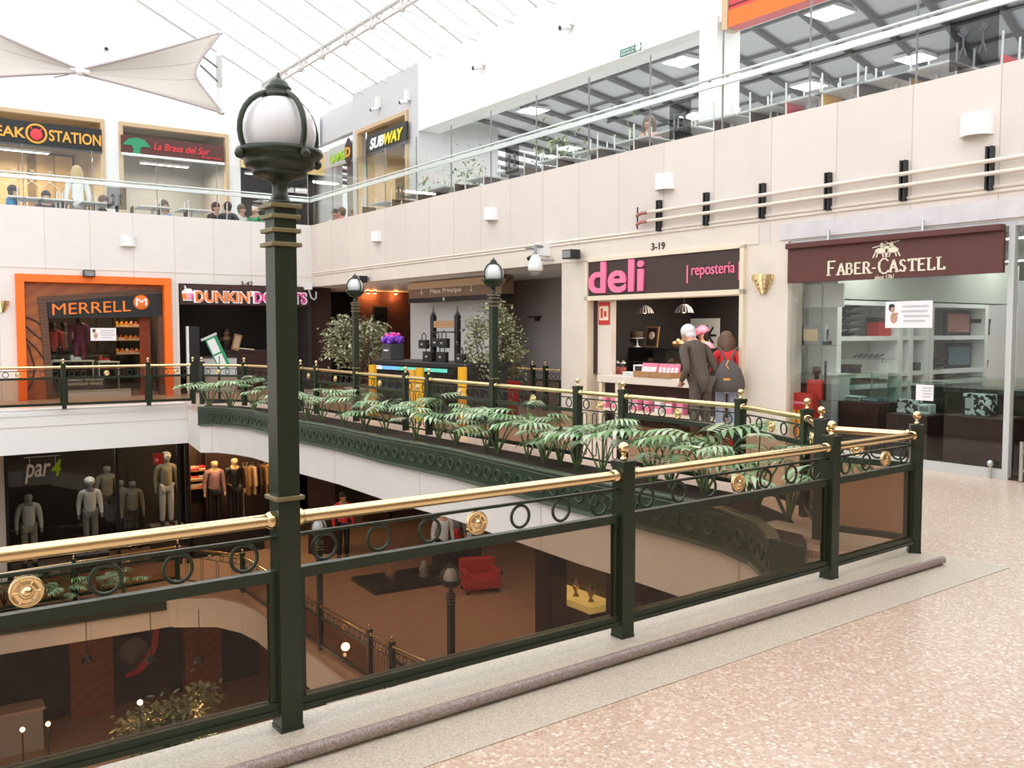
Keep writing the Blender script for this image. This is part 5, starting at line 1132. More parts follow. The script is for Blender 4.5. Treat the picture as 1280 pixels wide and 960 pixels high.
def figure(name, label, cat, M, H=1.72, female=False, sit=False, lean=0, bow=0, turn=0, arms=None, top='white', bottom='jeans', skn='skin', hair='hairk', hairlen=0, shoes='black', detail=False, skirt=False, group=None, cap=None, coat=False):
    t = thing(name, label, cat, M, group); d, k = J(H, female, sit, lean, bow, turn, arms)
    R = lambda n: RB[n if n in RB else n[:-1]] * k * (.9 if female else 1)
    N = ['pelvis', 'belly', 'chest', 'neck0', 'neck', 'head', 'crown', 'nose', 'chin', 'earL', 'earR']; E = [('pelvis', 'belly'), ('belly', 'chest'), ('chest', 'neck0'), ('neck0', 'neck'), ('neck', 'head'), ('head', 'crown'), ('head', 'nose'), ('head', 'chin'), ('head', 'earL'), ('head', 'earR')]
    for s in 'LR':
        N += [q + s for q in ('sh', 'el', 'wr', 'ha', 'hip', 'kn', 'an', 'to')]; E += [('neck0', 'sh' + s), ('sh' + s, 'el' + s), ('el' + s, 'wr' + s), ('wr' + s, 'ha' + s), ('pelvis', 'hip' + s), ('hip' + s, 'kn' + s), ('kn' + s, 'an' + s), ('an' + s, 'to' + s)]
    ix = {n: i for i, n in enumerate(N)}; vs = [d[n] for n in N]; rs = [R(n) for n in N]; es = [(ix[a], ix[c]) for a, c in E]
    if detail:
        for s, sg in (('L', 1), ('R', -1)): fingers(vs, es, rs, d['ha' + s], d['wr' + s], ix['ha' + s], sg, k)
    skin('body', vs, es, rs, skn, t, 2)
    def cl(nm, names, edges, grow, m, extra=None):
        ii = {n: i for i, n in enumerate(names)}; skin(nm, [(extra or {}).get(n, d.get(n)) for n in names], [(ii[a], ii[c]) for a, c in edges], [(R(n) * grow.get(n, 1.18) if n in d and n not in (extra or {}) else grow[n]) for n in names], m, t, 2)
    hem = {}
    ns = ['belly', 'pelvis', 'chest', 'neck0'] + [q + s for s in 'LR' for q in ('sh', 'el', 'wr')]; ed = [('pelvis', 'belly'), ('belly', 'chest'), ('chest', 'neck0')] + [e for s in 'LR' for e in (('neck0', 'sh' + s), ('sh' + s, 'el' + s), ('el' + s, 'wr' + s))]
    g = {q + s: v for s in 'LR' for q, v in (('wr', 1.35), ('el', 1.32), ('sh', 1.22))}; g.update(neck0=1.05, chest=1.22, belly=1.25, pelvis=1.25)
    if coat:
        hem = {'tail': (0, d['pelvis'][1] + .01, d['pelvis'][2] - .13 * k)}; ns += ['tail']; ed += [('pelvis', 'tail')]; g.update(pelvis=1.4, tail=(.175 * k, .15 * k)); a, e_ = Vector(d['neck0']), Vector(d['neck']); hem['coll'] = tuple(a.lerp(e_, .55)); ns += ['coll']; ed += [('neck0', 'coll')]; g['coll'] = .064 * k
    cl('jacket' if coat else 'shirt', ns, ed, g, top, hem)
    ns = ['pelvis'] + [q + s for s in 'LR' for q in ('hip', 'kn', 'an')]; ed = [e for s in 'LR' for e in (('pelvis', 'hip' + s), ('hip' + s, 'kn' + s), ('kn' + s, 'an' + s))]
    cl('trousers', ns, ed, {'pelvis': 1.2, **{q + s: v for s in 'LR' for q, v in (('hip', 1.15), ('kn', 1.3), ('an', 1.45))}}, bottom)
    for s in 'LR':
        a, b_ = Vector(d['an' + s]), Vector(d['to' + s]); MB().tube([a + Vector((0, .03, -.03)), (a + b_) / 2 + Vector((0, 0, -.01)), b_ + Vector((0, -.03, 0))], [.05 * k, .05 * k, .035 * k], 10).build('shoe', shoes, t)
    hd, cr = Vector(d['head']), Vector(d['crown']); back = Vector((-math.sin(turn), math.cos(turn), 0))
    b = MB(); ctr = hd * .35 + cr * .65 + back * .02 * k; b.ball(ctr, .112 * k, 16, 10, (.92, 1, .95))
    if hairlen: 
        b.tube([ctr + back * .03, hd + back * .055 * k + Vector((0, 0, -.02)), hd + back * .07 * k + Vector((0, 0, -hairlen))], [.10 * k, .115 * k, .085 * k], 14)
        for s in (-1, 1): b.tube([ctr + Vector((s * .05, 0, 0)), hd + Vector((s * .08 * k, .02, -.02)), hd + Vector((s * .085 * k, .03, -hairlen * .9))], [.06, .055, .035], 10)
    else: b.ball(hd + back * .04 * k, .088 * k, 14, 9, (1, .9, .9))
    if hair: b.build('hair', hair, t)
    if cap:
        MB().ball(ctr + Vector((0, 0, .012)), .12 * k, 16, 9, (1, 1, .85)).tube([ctr - back * .08 + Vector((0, 0, -.0)), ctr - back * .19 + Vector((0, 0, -.02))], [.075, .05], 10).build('cap', cap, t)
    if detail:
        f = -back; sd = Vector((f.y, -f.x, 0))
        for s in (-1, 1): MB().ball(hd + f * .088 * k + sd * s * .033 * k + Vector((0, 0, .022 * k)), .011 * k, 8, 6).build('eye', 'white', t)
        MB().ball(hd + f * .086 * k + Vector((0, 0, -.045 * k)), .02 * k, 8, 6, (1, .5, .3)).build('mouth', 'skin2', t)
    return t
# the two customers at the deli
def facing(M3, ang): return M3
pm = atd(871, 560, 11.95); pw = atd(908, 562, 12.1)
def at_floor(px, dep): p = atd(px, 480, dep); return Vector((p.x, p.y, 0))
rdeli = aR
RZd = RZ(aR + PI)   # local -Y looks into the shop
arms = {'L': ((.235, -.02, 1.15), (.19, -.20, .98), (.17, -.27, .93)), 'R': ((-.235, -.02, 1.15), (-.19, -.20, .98), (-.17, -.27, .93))}
arms = {'L': ((-.25, .0, 1.10), (-.25, -.17, .90), (-.22, -.24, .84)), 'R': ((.25, .03, 1.10), (.22, -.16, .92), (.18, -.23, .87))}
figure('person', 'grey haired man in a brown grey suit bending towards the deli counter', 'person', Matrix.Translation(at_floor(876, 12.0)) @ RZ(PI + .42), 1.63, lean=.30, bow=.8, turn=.25, arms=arms, top='suit', bottom='suit2', hair='hairw', shoes='brown_dark', detail=True, coat=True)
armsw = {'L': ((-.21, -.03, 1.08), (-.14, -.22, 1.0), (-.10, -.29, .98)), 'R': ((.21, -.03, 1.08), (.14, -.22, 1.0), (.10, -.29, .98))}
figure('person', 'brown haired woman in a red sweater and pale jeans beside the man', 'person', Matrix.Translation(at_floor(908, 12.25)) @ RZ(PI - .12), 1.52, female=True, lean=.08, bow=.3, arms=armsw, top='redfab', bottom='jeans', hair='hairb', hairlen=.17, shoes='red', detail=True)
Mb = Matrix.Translation(at_floor(908, 12.25)) @ RZ(PI - .12)
t = thing('backpack', 'grey nylon bag hanging on the back of the woman in red', 'bag', Mb @ T(.0, .165, .76))
b = MB(); n = 12; prof = [(-.02, .20, .09), (.05, .225, .12), (.16, .21, .13), (.27, .17, .11), (.36, .10, .06), (.40, .05, .03)]
vs, fs = [], []
for z, hw, hd in prof:
    for k in range(n): a = 2 * PI * k / n; vs.append((hw * math.cos(a), .01 + hd * .6 * math.sin(a), z))
for i in range(len(prof) - 1):
    for k in range(n): fs.append((i * n + k, i * n + (k + 1) % n, (i + 1) * n + (k + 1) % n, (i + 1) * n + k))
fs += [tuple(range(n))[::-1], tuple((len(prof) - 1) * n + k for k in range(n))]
b.add(vs, fs, True).build('bag_body', 'bag', t)
MT['tanlabel'] = mat('orange_label', (.75, .35, .10), .5)
MB().box(-.02, .07, .078, .09, .13, .16).build('label_patch', 'tanlabel', t)
for s in (-.05, .05): MB().tube([(s * .8, .0, .39), (s * 1.2, .02, .46), (s * 2.2, -.06, .55), (s * 2.8, -.16, .56)], .014, 8).build('strap', 'bag', t)
MB().tube([(.0, .05, .40), (.03, .07, .33), (.0, .08, .28)], .01, 6).build('drawstring', 'tanlabel', t)
x, z = rw(871, 430, 1.95); figure('person', 'deli server with a pink cap behind the display case', 'person', RF @ T(x + .05, 2.05, 0) @ RZ(.2), 1.6, female=True, top='pinkbag', bottom='black', cap='pinkbag', hairlen=.1)
# ------------------------------------------------------------------ mannequins of the orange shop
def mannequin(FR, px, o, label, top, bottom, H=1.75, z=0, skn='white', cap=None, hair=None, fem=False, rz=0, scale=1):
    x = onplane(FR, px, 430, o)[0]; return figure('mannequin', label, 'mannequin', FR @ T(x, o, z) @ RZ(rz), H, female=fem, top=top, bottom=bottom, skn=skn, hair=hair, cap=cap, coat=True)
mannequin(LF, 99, 1.3, 'mannequin in a long magenta jacket in the orange framed shop', 'magenta', 'magenta', 1.5, .45, 'brown_dark')
mannequin(LF, 66, 1.5, 'mannequin in a red jacket at the left of the orange framed shop', 'red', 'black', 1.5, .3, 'brown_dark')
mannequin(LF, 80, 1.9, 'mannequin in a dark grey jacket behind the magenta one', 'grey', 'black', 1.5, .3, 'brown_dark')
for i, px in enumerate((148, 154, 160, 166, 172)):
    for j, z in enumerate((.95, 1.3, 1.65)):
        x = lx(px, 2.4); M = LF @ T(x, 2.45 + .1 * (j % 2), z); shoe(M, 'small coloured shoe on the wall at the back of the orange shop', ['gold', 'orl', 'cream', 'redl', 'yellow'][(i + j * 2) % 5], 'shoes on the back wall of the orange shop')
x0, x1 = lx(143, 2.4), lx(178, 2.4)
t = thing('shoe_rack', 'wall rack of coloured shoes at the back of the orange shop', 'rack', LF @ T((x0 + x1) / 2, 2.4, 0)); w2 = (x1 - x0) / 2
for z in (.945, 1.295, 1.645): MB().box(-w2, w2, -.1, .3, z - .02, z - .001).build('shelf', 'wood', t)
MB().box(-w2, -w2 + .03, 0, .3, 0, 1.9).box(w2 - .03, w2, 0, .3, 0, 1.9).build('side', 'brown_dark', t)
t = thing('table', 'red covered low display table in the orange shop', 'table', LF @ T(lx(132, 1.5), 1.5, 0)); MB().box(-.4, .4, -.3, .3, .62, .68).build('table_top', 'red', t)
for sx in (-.35, .35):
    for sy in (-.25, .25): MB().box(sx - .03, sx + .03, sy - .03, sy + .03, 0, .62).build('leg', 'brown_dark', t)
for px, pw_, c_ in ((120, 60, (1, .6, .3)), (160, 40, (1, .65, .35))):
    p = LF @ Vector((lx(px, 1.6), 1.6, 2.35)); pointlight('shop_spot', p, 14, c_)
    t = thing('ceiling_spot', 'small warm spotlight in the %s half of the orange shop' % ('left' if px == 120 else 'right'), 'spotlight', Matrix.Translation(p)); MB().tube([(0, 0, .06), (0, 0, .2)], .04, 10).build('housing', 'black', t); MB().tube([(0, 0, .05), (0, 0, .06)], .035, 10).build('lens', 'bulb', t); MB().tube([(0, 0, .2), (0, 0, .25)], .01, 6).build('stem', 'black', t)
# ------------------------------------------------------------------ doughnut shop
XD0, XD1 = lx(224), lx(386)
b = MB(); b.box(XD0 - .2, XD1 + .3, 2.6, 2.7, 0, Z1).box(XD0 - .1, XD0, .6, 2.6, 0, Z1).box(XD1, XD1 + .1, .05, 2.6, 0, Z1).box(XD0, XD1, .3, 2.6, 2.45, Z1)
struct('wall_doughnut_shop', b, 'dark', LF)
OD = -.05
(x0, z1), (x1, z1b) = lw(225, 357, OD), lw(386, 361, OD); z0 = .5 * (lw(225, 380, OD)[1] + lw(386, 383, OD)[1]); xm = (x0 + x1) / 2; w = (x1 - x0) / 2; z1 = 2.66
t = thing('shop_sign', 'dark doughnut shop sign with orange and pink rounded letters and a cup', 'sign', LF @ T(xm, OD, 0)); MB().box(-w, w, 0, .3, z0, z1).build('panel', 'maroon', t)
hx = lambda px: lx(px, OD, 372) - xm; h = z1 - z0
for body, a, c_, m in (("DUNKIN'", 243, 315, 'orl'), ('DONUTS', 317, 383, 'mag')):
    text(body, 'white_letter', t, hx(a) - .02, hx(c_) + .02, z0 + .08 * h, z0 + .74 * h, -.002, .012, .05, 'letter_outline'); text(body, m, t, hx(a) + .025, hx(c_) - .025, z0 + .14 * h, z0 + .68 * h, -.014, .012, .02)
cx = hx(234); b = MB(); cz = z0 + .18 * h
flat(b, [(cx - .10, cz), (cx + .12, cz), (cx + .15, cz + .22), (cx - .13, cz + .22)], -.02, 0).build('cup_emblem', 'white_letter', t)
flat(MB(), [(cx + .0, cz + .03), (cx + .12, cz + .03), (cx + .13, cz + .17), (cx + .02, cz + .17)], -.03, -.02).build('cup_print', 'mag', t); flat(MB(), [(cx - .11, cz + .03), (cx - .01, cz + .03), (cx - .01, cz + .17), (cx - .12, cz + .17)], -.03, -.02).build('cup_print', 'orl', t)
flat(MB(), [(cx - .12, cz + .22), (cx + .14, cz + .22), (cx + .09, cz + .29), (cx - .05, cz + .29)], -.022, 0).tube([(cx - .03, -.01, cz + .28), (cx - .06, -.01, cz + .36)], .02, 6).build('cup_lid', 'white_letter', t)
for k in range(3): MB().box(cx - .02 + .0, cx + .09, -.035, -.03, cz + .05 + k * .04, cz + .065 + k * .04).build('print_line', 'white_letter', t)
x0, z1 = lw(233, 408, .1); x1, _ = lw(249, 408, .1); t = thing('menu_totem', 'tall black totem with a white edge at the left of the doughnut shop', 'panel', LF @ T((x0 + x1) / 2, .1, 0)); w2 = (x1 - x0) / 2
MB().box(-w2 + .05, w2, 0, .08, 0.1, z1).build('panel', 'black', t); MB().box(-w2, -w2 + .05, -.01, .08, 0, z1).build('white_edge', 'white', t)
p = atd(274, 470, 19.6); t = thing('menu_stand', 'tilted white menu stand on a black leg in front of the doughnut shop', 'menu stand', Matrix.Translation((p.x, p.y, 0)) @ RZ(aL))
MB().box(-.22, .22, -.18, .18, 0, .03).build('base', 'black', t); MB().tube([(0, 0, .03), (0, 0, 1.0)], .03, 8).build('leg', 'black', t)
Mt = T(.0, 0, 1.02) @ Matrix.Rotation(-.42, 4, 'Y') ; MB().box(-.13, .13, -.02, .02, -.32, .42, Mt).build('frame', 'green2', t); MB().box(-.11, .06, -.026, -.02, .06, .38, Mt).build('upper_sheet', 'white', t); MB().box(-.11, .06, -.026, -.02, -.29, .02, Mt).build('lower_sheet', 'white', t); MB().box(-.2, .15, -.03, .03, .42, .46, Mt).build('top_bar', 'lgrey', t)
for i, (px, lb) in enumerate(((262, 'left white counter panel of the doughnut shop'), (283, 'right white counter panel of the doughnut shop'))):
    x = lx(px, .5); t = thing('counter', lb, 'counter', LF @ T(x, .5, 0)); MB().box(-.27, .27, 0, .5, .85, .9).build('counter_top', 'brown_dark', t); MB().box(-.25, .25, .02, .48, .0, .85).build('body', 'lgrey', t)
x = lx(300, 1.0); t = thing('counter', 'dark serving counter with a pale tray in the doughnut shop', 'counter', LF @ T(x, 1.0, 0)); MB().box(-.6, 1.2, 0, .6, .98, 1.04).build('counter_top', 'brown_dark', t); MB().box(-.55, 1.15, .03, .55, 0, .98).build('body', 'maroon', t); MB().box(-.2, .25, -.05, .2, 1.06, 1.09, Matrix.Rotation(.1, 4, 'Y')).build('tray', 'cream', t)
p = LF @ Vector((lx(293, .9), .9, 1.04)); t = thing('easel_board', 'small tan board leaning on the doughnut counter', 'board', Matrix.Translation(p) @ RZ(aL)); MB().box(-.1, .1, 0, .03, 0, .42, Matrix.Rotation(.25, 4, 'Y')).build('board', 'wood', t); MB().box(-.07, .07, -.008, 0, .05, .37, Matrix.Rotation(.25, 4, 'Y')).build('sheet', 'tan', t)
figure('person', 'shop worker standing in the dark behind the doughnut counter', 'person', LF @ T(lx(282, 1.9), 1.9, 0), 1.6, top='brown_dark', bottom='black', skn='skin2')
def added_spot(p, label):
    t = thing('ceiling_spot', label, 'spotlight', Matrix.Translation(p)); MB().tube([(0, 0, .07), (0, 0, .2)], .05, 10).build('housing', 'black', t); MB().tube([(0, 0, .06), (0, 0, .07)], .04, 10).build('lens', 'bulb', t)
added_spot(LF @ Vector((lx(300, 1.3), 1.3, 2.25)), 'added ceiling spot inside the doughnut shop')
pointlight('doughnut_fill', LF @ Vector((lx(300, 1.3), 1.3, 2.3)), 5, (1, .8, .6))  # fill light without a seen source; its spot housing is added
# ------------------------------------------------------------------ corridor between the left corner and the deli
def q_l(px, o): return lx(px, o)
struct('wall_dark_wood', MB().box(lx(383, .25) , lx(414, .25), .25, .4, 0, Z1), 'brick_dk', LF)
OBk = 1.5
struct('wall_brick', MB().box(lx(447, OBk), lx(447, OBk) + 6, OBk, OBk + .2, 0, Z1), 'brick', LF)
struct('wall_dark_opening', MB().box(lx(383, 2.6), lx(470, 2.6), 2.6, 2.7, 0, Z1), 'dark', LF)
(x0, z1), (x1, _), (_, z0) = [lw(*p, OBk - .08) for p in ((467, 383), (485, 383), (467, 405))]
t = thing('television', 'small dark wall television on the red brick wall', 'television', LF @ T((x0 + x1) / 2, OBk - .08, 0)); w2 = (x1 - x0) / 2
MB().box(-w2, w2, 0, .05, z0, z1).build('housing', 'black', t, bev=.01); MB().box(-w2 + .03, w2 - .03, -.006, 0, z0 + .03, z1 - .03).build('screen', 'screen', t); MB().box(-.08, .08, .05, .08, z0 + .1, z1 - .1).build('wall_bracket', 'grey', t)
for i, px in enumerate((461, 469.5, 496)):
    x = lx(px, OBk - .2); p = LF @ Vector((x, OBk - .16, 2.58)); pointlight('brick_spot', p, 5, (1, .42, .12), .03)
    t = thing('ceiling_spot', ['first small spot washing the brick wall from the left', 'second small spot washing the brick wall above the television', 'third small spot washing the brick wall right of the television'][i], 'spotlight', Matrix.Translation(p)); MB().tube([(0, 0, .04), (0, 0, .1)], .05, 10).build('housing', 'black', t); MB().tube([(0, 0, .03), (0, 0, .04)], .04, 10).build('lens', 'bulb', t)
# stair core with direction sign
OP = .9
(x0, z1), (x1, z1b) = rw(511, 355, OP), rw(627, 340, OP); z0 = .5 * (rw(511, 374, OP)[1] + rw(600, 368, OP)[1]); z1 = 2.66
t = thing('direction_sign', 'tan direction sign with white letters and down arrows over the stairs', 'sign', RF @ T((x0 + x1) / 2, OP, 0)); w = (x1 - x0) / 2; h = z1 - z0; MT['taupe'] = mat('taupe_board', (.26, .17, .10), .5)
MB().box(-w, w, 0, .3, z0, z1).build('panel', 'taupe', t); MB().box(-w, w, -.02, .3, z0 - .10, z0).build('lower_edge', 'black', t); MB().box(-w - .02, w, -.02, .3, z1 - .16, z1).build('upper_edge', 'tan', t)
hx = lambda px: rx(px, OP, 362) - (x0 + x1) / 2
text('Plaza Principal', 'cream_letter', t, hx(538), hx(577), z0 + .18 * h, z0 + .52 * h, -.001, .008, .008)
for px in (527, 589):
    c_ = hx(px); MB().box(c_ - .012, c_ + .012, -.01, 0, z0 + .28 * h, z0 + .62 * h).build('arrow', 'cream_letter', t); flat(MB(), [(c_ - .06, z0 + .36 * h), (c_, z0 + .2 * h), (c_ + .06, z0 + .36 * h), (c_, z0 + .29 * h)], -.01, 0).build('arrow', 'cream_letter', t)
MB().lathe([(0, 0), (.04, 0), (.04, .01), (0, .01)], (0, 0, 0), 12, T(hx(556), -.025, z0 - .05) @ Matrix.Rotation(PI / 2, 4, 'X')).build('disc', 'white_letter', t)
struct('wall_stair_core', MB().box(rx(513, 1.4), rx(617, 1.4), 1.4, 1.6, 0, z0 - .0), 'lgrey', RF)
struct('wall_stair_recess', MB().box(rx(617, 2.6) - 2, X702 + .305, 2.6, 2.8, 0, Z1), 'shaded_wall', RF)
pr = [RF @ Vector((rx(px, 1.15, 458), 1.15, 0)) for px in (588, 666, 682, 702)]
railing('railing', 'black stair railing with rings and two brass balls in the grey passage', pr, [('glass', 9, 99), ('glass', 2, 99), ('glass', 3, 99)], 0, skip=(0, 3))
x, z = rw(668, 397, 2.55); t = thing('bracket_lamp', 'small dark bracket on the grey passage wall', 'bracket', RF @ T(x, 2.58, z)); MB().box(-.22, .22, -.06, 0, .0, .03).build('bar', 'brown_dark', t); MB().box(.1, .16, -.1, 0, -.08, .02).build('hook', 'brown_dark', t)
p = at_floor(620, 16.9); t = thing('bench', 'dark red bench box behind the railing by the passage', 'bench', Matrix.Translation(p) @ RZ(aR)); MB().box(-.42, .42, -.25, .25, .5, .62).build('seat', 'red', t, bev=.02); MB().box(-.40, .40, -.22, .22, 0, .5).build('base', 'red', t)
# kiosk with handbags
pk = at_floor(530, 16.6); KM = Matrix.Translation(pk) @ RZ(aR * .9)
t = thing('kiosk_counter', 'black kiosk counter with a coloured light strip behind the planter', 'counter', KM)
xk0, xk1 = onplane(KM, 468, 455, -.4)[0], onplane(KM, 590, 455, -.4)[0]
MB().box(xk0, xk1, -.45, .45, .92, 1.0).build('counter_top', 'black', t, bev=.01); MB().box(xk0 + .04, xk1 - .04, -.38, .4, 0, .92).build('body', 'black', t)
MT['ledb'] = mat('blue_light_strip', (.1, .2, .6), .3, emit=(.12, .35, .95), estr=.55); MT['ledg'] = mat('green_light_strip', (.1, .5, .4), .3, emit=(.08, .45, .33), estr=.3); MT['ledw'] = mat('white_light_strip', (.9, .9, .9), .3, emit=(.9, .95, 1), estr=.6)
lk = xk1 - xk0
for a, e, m in ((0, .12, 'ledw'), (.12, .3, 'ledb'), (.3, .8, 'ledg')): MB().box(xk0 + lk * a, xk0 + lk * e, -.47, -.45, .84, .90).build('light_strip', m, t)
MB().box(xk0, xk1, -.46, -.38, .80, .92).build('strip_housing', 'screen', t)
def kx(px, y=0): return onplane(KM, px, 440, y)[0]
t = thing('handbag_rack', 'black two post rack hung with handbags on the kiosk', 'rack', KM @ T(kx(551), .1, 1.0)); w2 = (kx(566) - kx(536)) / 2
for s in (-1, 1): MB().box(s * w2 - .045, s * w2 + .045, -.04, .04, 0, .82).lathe([(.03, .82), (.045, .84), (.03, .87), (.012, .9), (.01, .97), (0, .98)], (s * w2, 0, 0), 10).build('post', 'black', t)
MB().box(-w2, w2, -.03, .03, .60, .72).build('cross_board', 'wood', t); MB().tube([(-w2, -.06, .52), (w2, -.06, .52)], .012, 8).build('hanging_bar', 'black', t)
def handbag(M, label, s=1, m='black'):
    t = thing('handbag', label, 'handbag', M); MB().prism([[(-.14 * s, -.05), (.14 * s, -.05), (.15 * s, 0), (.14 * s, .05), (-.14 * s, .05), (-.15 * s, 0)]], 0, .2 * s).build('bag_body', m, t, bev=.015)
    pts = [(-.08 * s, 0, .19 * s), (-.07 * s, 0, .30 * s), (0, 0, .36 * s), (.07 * s, 0, .30 * s), (.08 * s, 0, .19 * s)]; MB().tube(pts, .01, 6).build('handle', m, t); MB().box(-.03, .03, -.056 , -.05, .08 * s, .12 * s).build('clasp', 'steel', t)
for i, (px, z, s, lb) in enumerate(((530, .22, .8, 'small black handbag hanging left of the rack'), (546, .26, .75, 'black handbag hanging on the left of the rack bar'), (555, .24, .85, 'black handbag hanging on the right of the rack bar'))):
    handbag(KM @ T(kx(px, .0), -.0, 1.0 + z), lb, s)
for px, s, lb in ((537, 1.5, 'tall black handbag standing left on the kiosk'), (554, 1.5, 'tall black handbag standing in the middle of the kiosk'), (577, 1.3, 'black handbag with blue sheen standing at the right of the kiosk')): handbag(KM @ T(kx(px, -.2), -.22, 1.0), lb, s * .6)
t = thing('flower_pot', 'grey square pot of purple and pink flowers on the kiosk', 'flower pot', KM @ T(kx(491), 0, 1.0)); w2 = .15
MB().prism([[(-w2, -w2), (w2, -w2), (w2, w2), (-w2, w2)]], 0, .3).build('pot', 'beamgrey', t, bev=.01); MB().box(-.08, .08, -w2 - .006, -w2, .16, .19).build('label_patch', 'white', t)
MT['purple'] = mat('purple_petal', (.22, .05, .55), .6); MT['hotpink'] = mat('hot_pink_petal', (.85, .06, .42), .6); r = random.Random(3)
for m, n_, rr, zz in (('purple', 60, .2, .36), ('hotpink', 40, .12, .42)):
    b = MB()
    for k in range(n_):
        a = r.random() * 6.28; q = rr * math.sqrt(r.random()); b.ball((q * math.cos(a), q * math.sin(a), zz + r.uniform(-.05, .06)), .04, 6, 4)
    b.build('flowers', m, t)
for px, y0, lb, dep, m in ((466, 456, 'yellow bollard at the left end of the bag kiosk', 16.2, 'yellow'), (516, 462, 'orange yellow bollard left of the tall middle bollard', 16.0, 'gold'), (525, 460, 'yellow bollard in front of the middle of the kiosk', 15.2, 'yellow'), (578, 459, 'yellow bollard at the right end of the bag kiosk', 14.2, 'yellow')):
    p = at_floor(px, dep); zt = atd(px, y0, dep).z; t = thing('bollard', lb, 'bollard', Matrix.Translation(p)); MB().tube([(0, 0, .02), (0, 0, zt)], .072, 14).build('post', m, t); MB().lathe([(.1, 0), (.1, .02), (0, .025)], (0, 0, 0), 14).build('base', 'grey', t)
# ------------------------------------------------------------------ ficus trees
def ficus(name, label, p, trunk_h, crown, n, m, pot=True, seed=1, leafl=.07):
    t = thing(name, label, 'potted tree', Matrix.Translation(p)); r = random.Random(seed); rx_, rz_ = crown
    if pot: MB().lathe([(.18, 0), (.24, .35), (.26, .36), (.26, .40), (.22, .40), (.2, .36), (0, .36)], (0, 0, 0), 18).build('pot', 'lgrey', t)
    b = MB(); br = []
    for k in range(9):
        a = k * 2.4; e = Vector((math.cos(a) * rx_ * .6, math.sin(a) * rx_ * .6, trunk_h + rz_ * r.uniform(.5, 1.6)))
        b.tube([(r.uniform(-.03, .03), r.uniform(-.03, .03), .34 if pot else 0), (e.x * .15, e.y * .15, trunk_h * .9), e], [.022, .018, .006], 6); br.append(e)
    b.build('trunk', 'trunk', t); f = MB()
    cl = [(Vector((math.cos(a) * rx_ * q, math.sin(a) * rx_ * q, trunk_h + rz_ + zz * rz_))) for a, q, zz in [(r.random() * 6.28, math.sqrt(r.random()) * .85, r.uniform(-.8, .85)) for _ in range(26)]]
    for k in range(n):
        c_ = r.choice(cl); c_ = c_ + Vector((r.gauss(0, .12), r.gauss(0, .12), r.gauss(0, .11))) * rx_ * 1.3
        a = r.random() * 6.28; d = Vector((math.cos(a), math.sin(a), r.uniform(-1.1, .1))).normalized(); s = d.cross(Vector((r.uniform(-.4, .4), r.uniform(-.4, .4), 1))).normalized() * leafl * .26; l = leafl * r.uniform(.7, 1.2)
        f.add([c_, c_ + d * l * .5 + s, c_ + d * l, c_ + d * l * .5 - s], [(0, 1, 2, 3)])
    f.build('foliage', m, t, fixn=False); return t
ficus('ficus_tree', 'bushy variegated potted ficus in front of the red brick wall', at_floor(447, 18.6), .85, (.66, .48), 2600, 'ficus', seed=2, leafl=.10)
ficus('ficus_tree', 'tall grey green potted ficus beside the handbag kiosk', at_floor(608, 15.6), .72, (.60, .66), 3400, 'ficus', seed=5, leafl=.08)
# ------------------------------------------------------------------ upper gallery: furniture, diners, greenery
MT['chairwood'] = mat('dark_chair_wood', (.09, .05, .03), .5); MT['whitemetal'] = mat('white_metal_leg', (.75, .75, .75), .35, .3)
def make_chair(M, label, seat, group):
    t = thing('chair', label, 'chair', M, group)
    MB().box(-.2, .2, -.2, .2, .44, .47).build('seat', seat, t, bev=.008); MB().box(-.19, .19, .185, .205, .78, 1.02).build('backrest', seat, t, bev=.006)
    for sx in (-.185, .185):
        MB().tube([(sx, -.18, 0), (sx, -.18, .44)], .013, 6).build('leg', 'whitemetal', t); MB().tube([(sx, .2, 0), (sx, .19, .46), (sx, .21, 1.26)], .014, 6).build('leg', 'whitemetal', t)
    return t
def make_table(M, label, top, group):
    t = thing('table', label, 'table', M, group); MB().box(-.36, .36, -.36, .36, 1.0, 1.03).build('table_top', top, t, bev=.006)
    MB().tube([(0, 0, .03), (0, 0, 1.0)], .035, 8).build('column', 'whitemetal', t); MB().lathe([(.24, 0), (.24, .02), (.04, .035)], (0, 0, 0), 16).build('base', 'grey', t); return t
ch, tb = {}, {}
def chair(FR, x, o, rz, label, seat, group):
    M = FR @ T(x, o, ZU) @ RZ(rz)
    if seat not in ch: c = make_chair(M, label, seat, group); ch[seat] = (c, tree_of(c)); return c
    c, tr = ch[seat]; return dup(c, M, label, group, tr)
def table(FR, x, o, label, top, group):
    M = FR @ T(x, o, ZU)
    if top not in tb: c = make_table(M, label, top, group); tb[top] = (c, tree_of(c)); return c
    c, tr = tb[top]; return dup(c, M, label, group, tr)
gC, gT = 'dining chairs behind the upper right glass', 'dining tables behind the upper right glass'
for i, px in enumerate((480, 520, 555, 605, 645, 700, 745, 800, 850, 905, 960, 1010, 1060, 1110, 1160)):
    x = rx(px, .45, 190); m = 'chairwood'; where = 'above the passage' if px < 735 else ('above the deli' if px < 940 else 'above the stationery shop')
    table(RF, x, .6, 'small square dining table behind the upper glass %s' % where, 'lgrey', gT + ' ' + where)
    for s in (-1, 1):
        c = m if px < 980 else ['redl', 'yellow', 'chairwood'][(i + (s > 0)) % 3]; nm = {'chairwood': 'dark', 'redl': 'red', 'yellow': 'yellow'}[c]
        chair(RF, x + s * .6, .55 + .1 * s, PI / 2 * -s, '%s seated chair with white metal legs behind the upper glass %s' % (nm, where), c, 'chairs %s %s' % (nm, where))
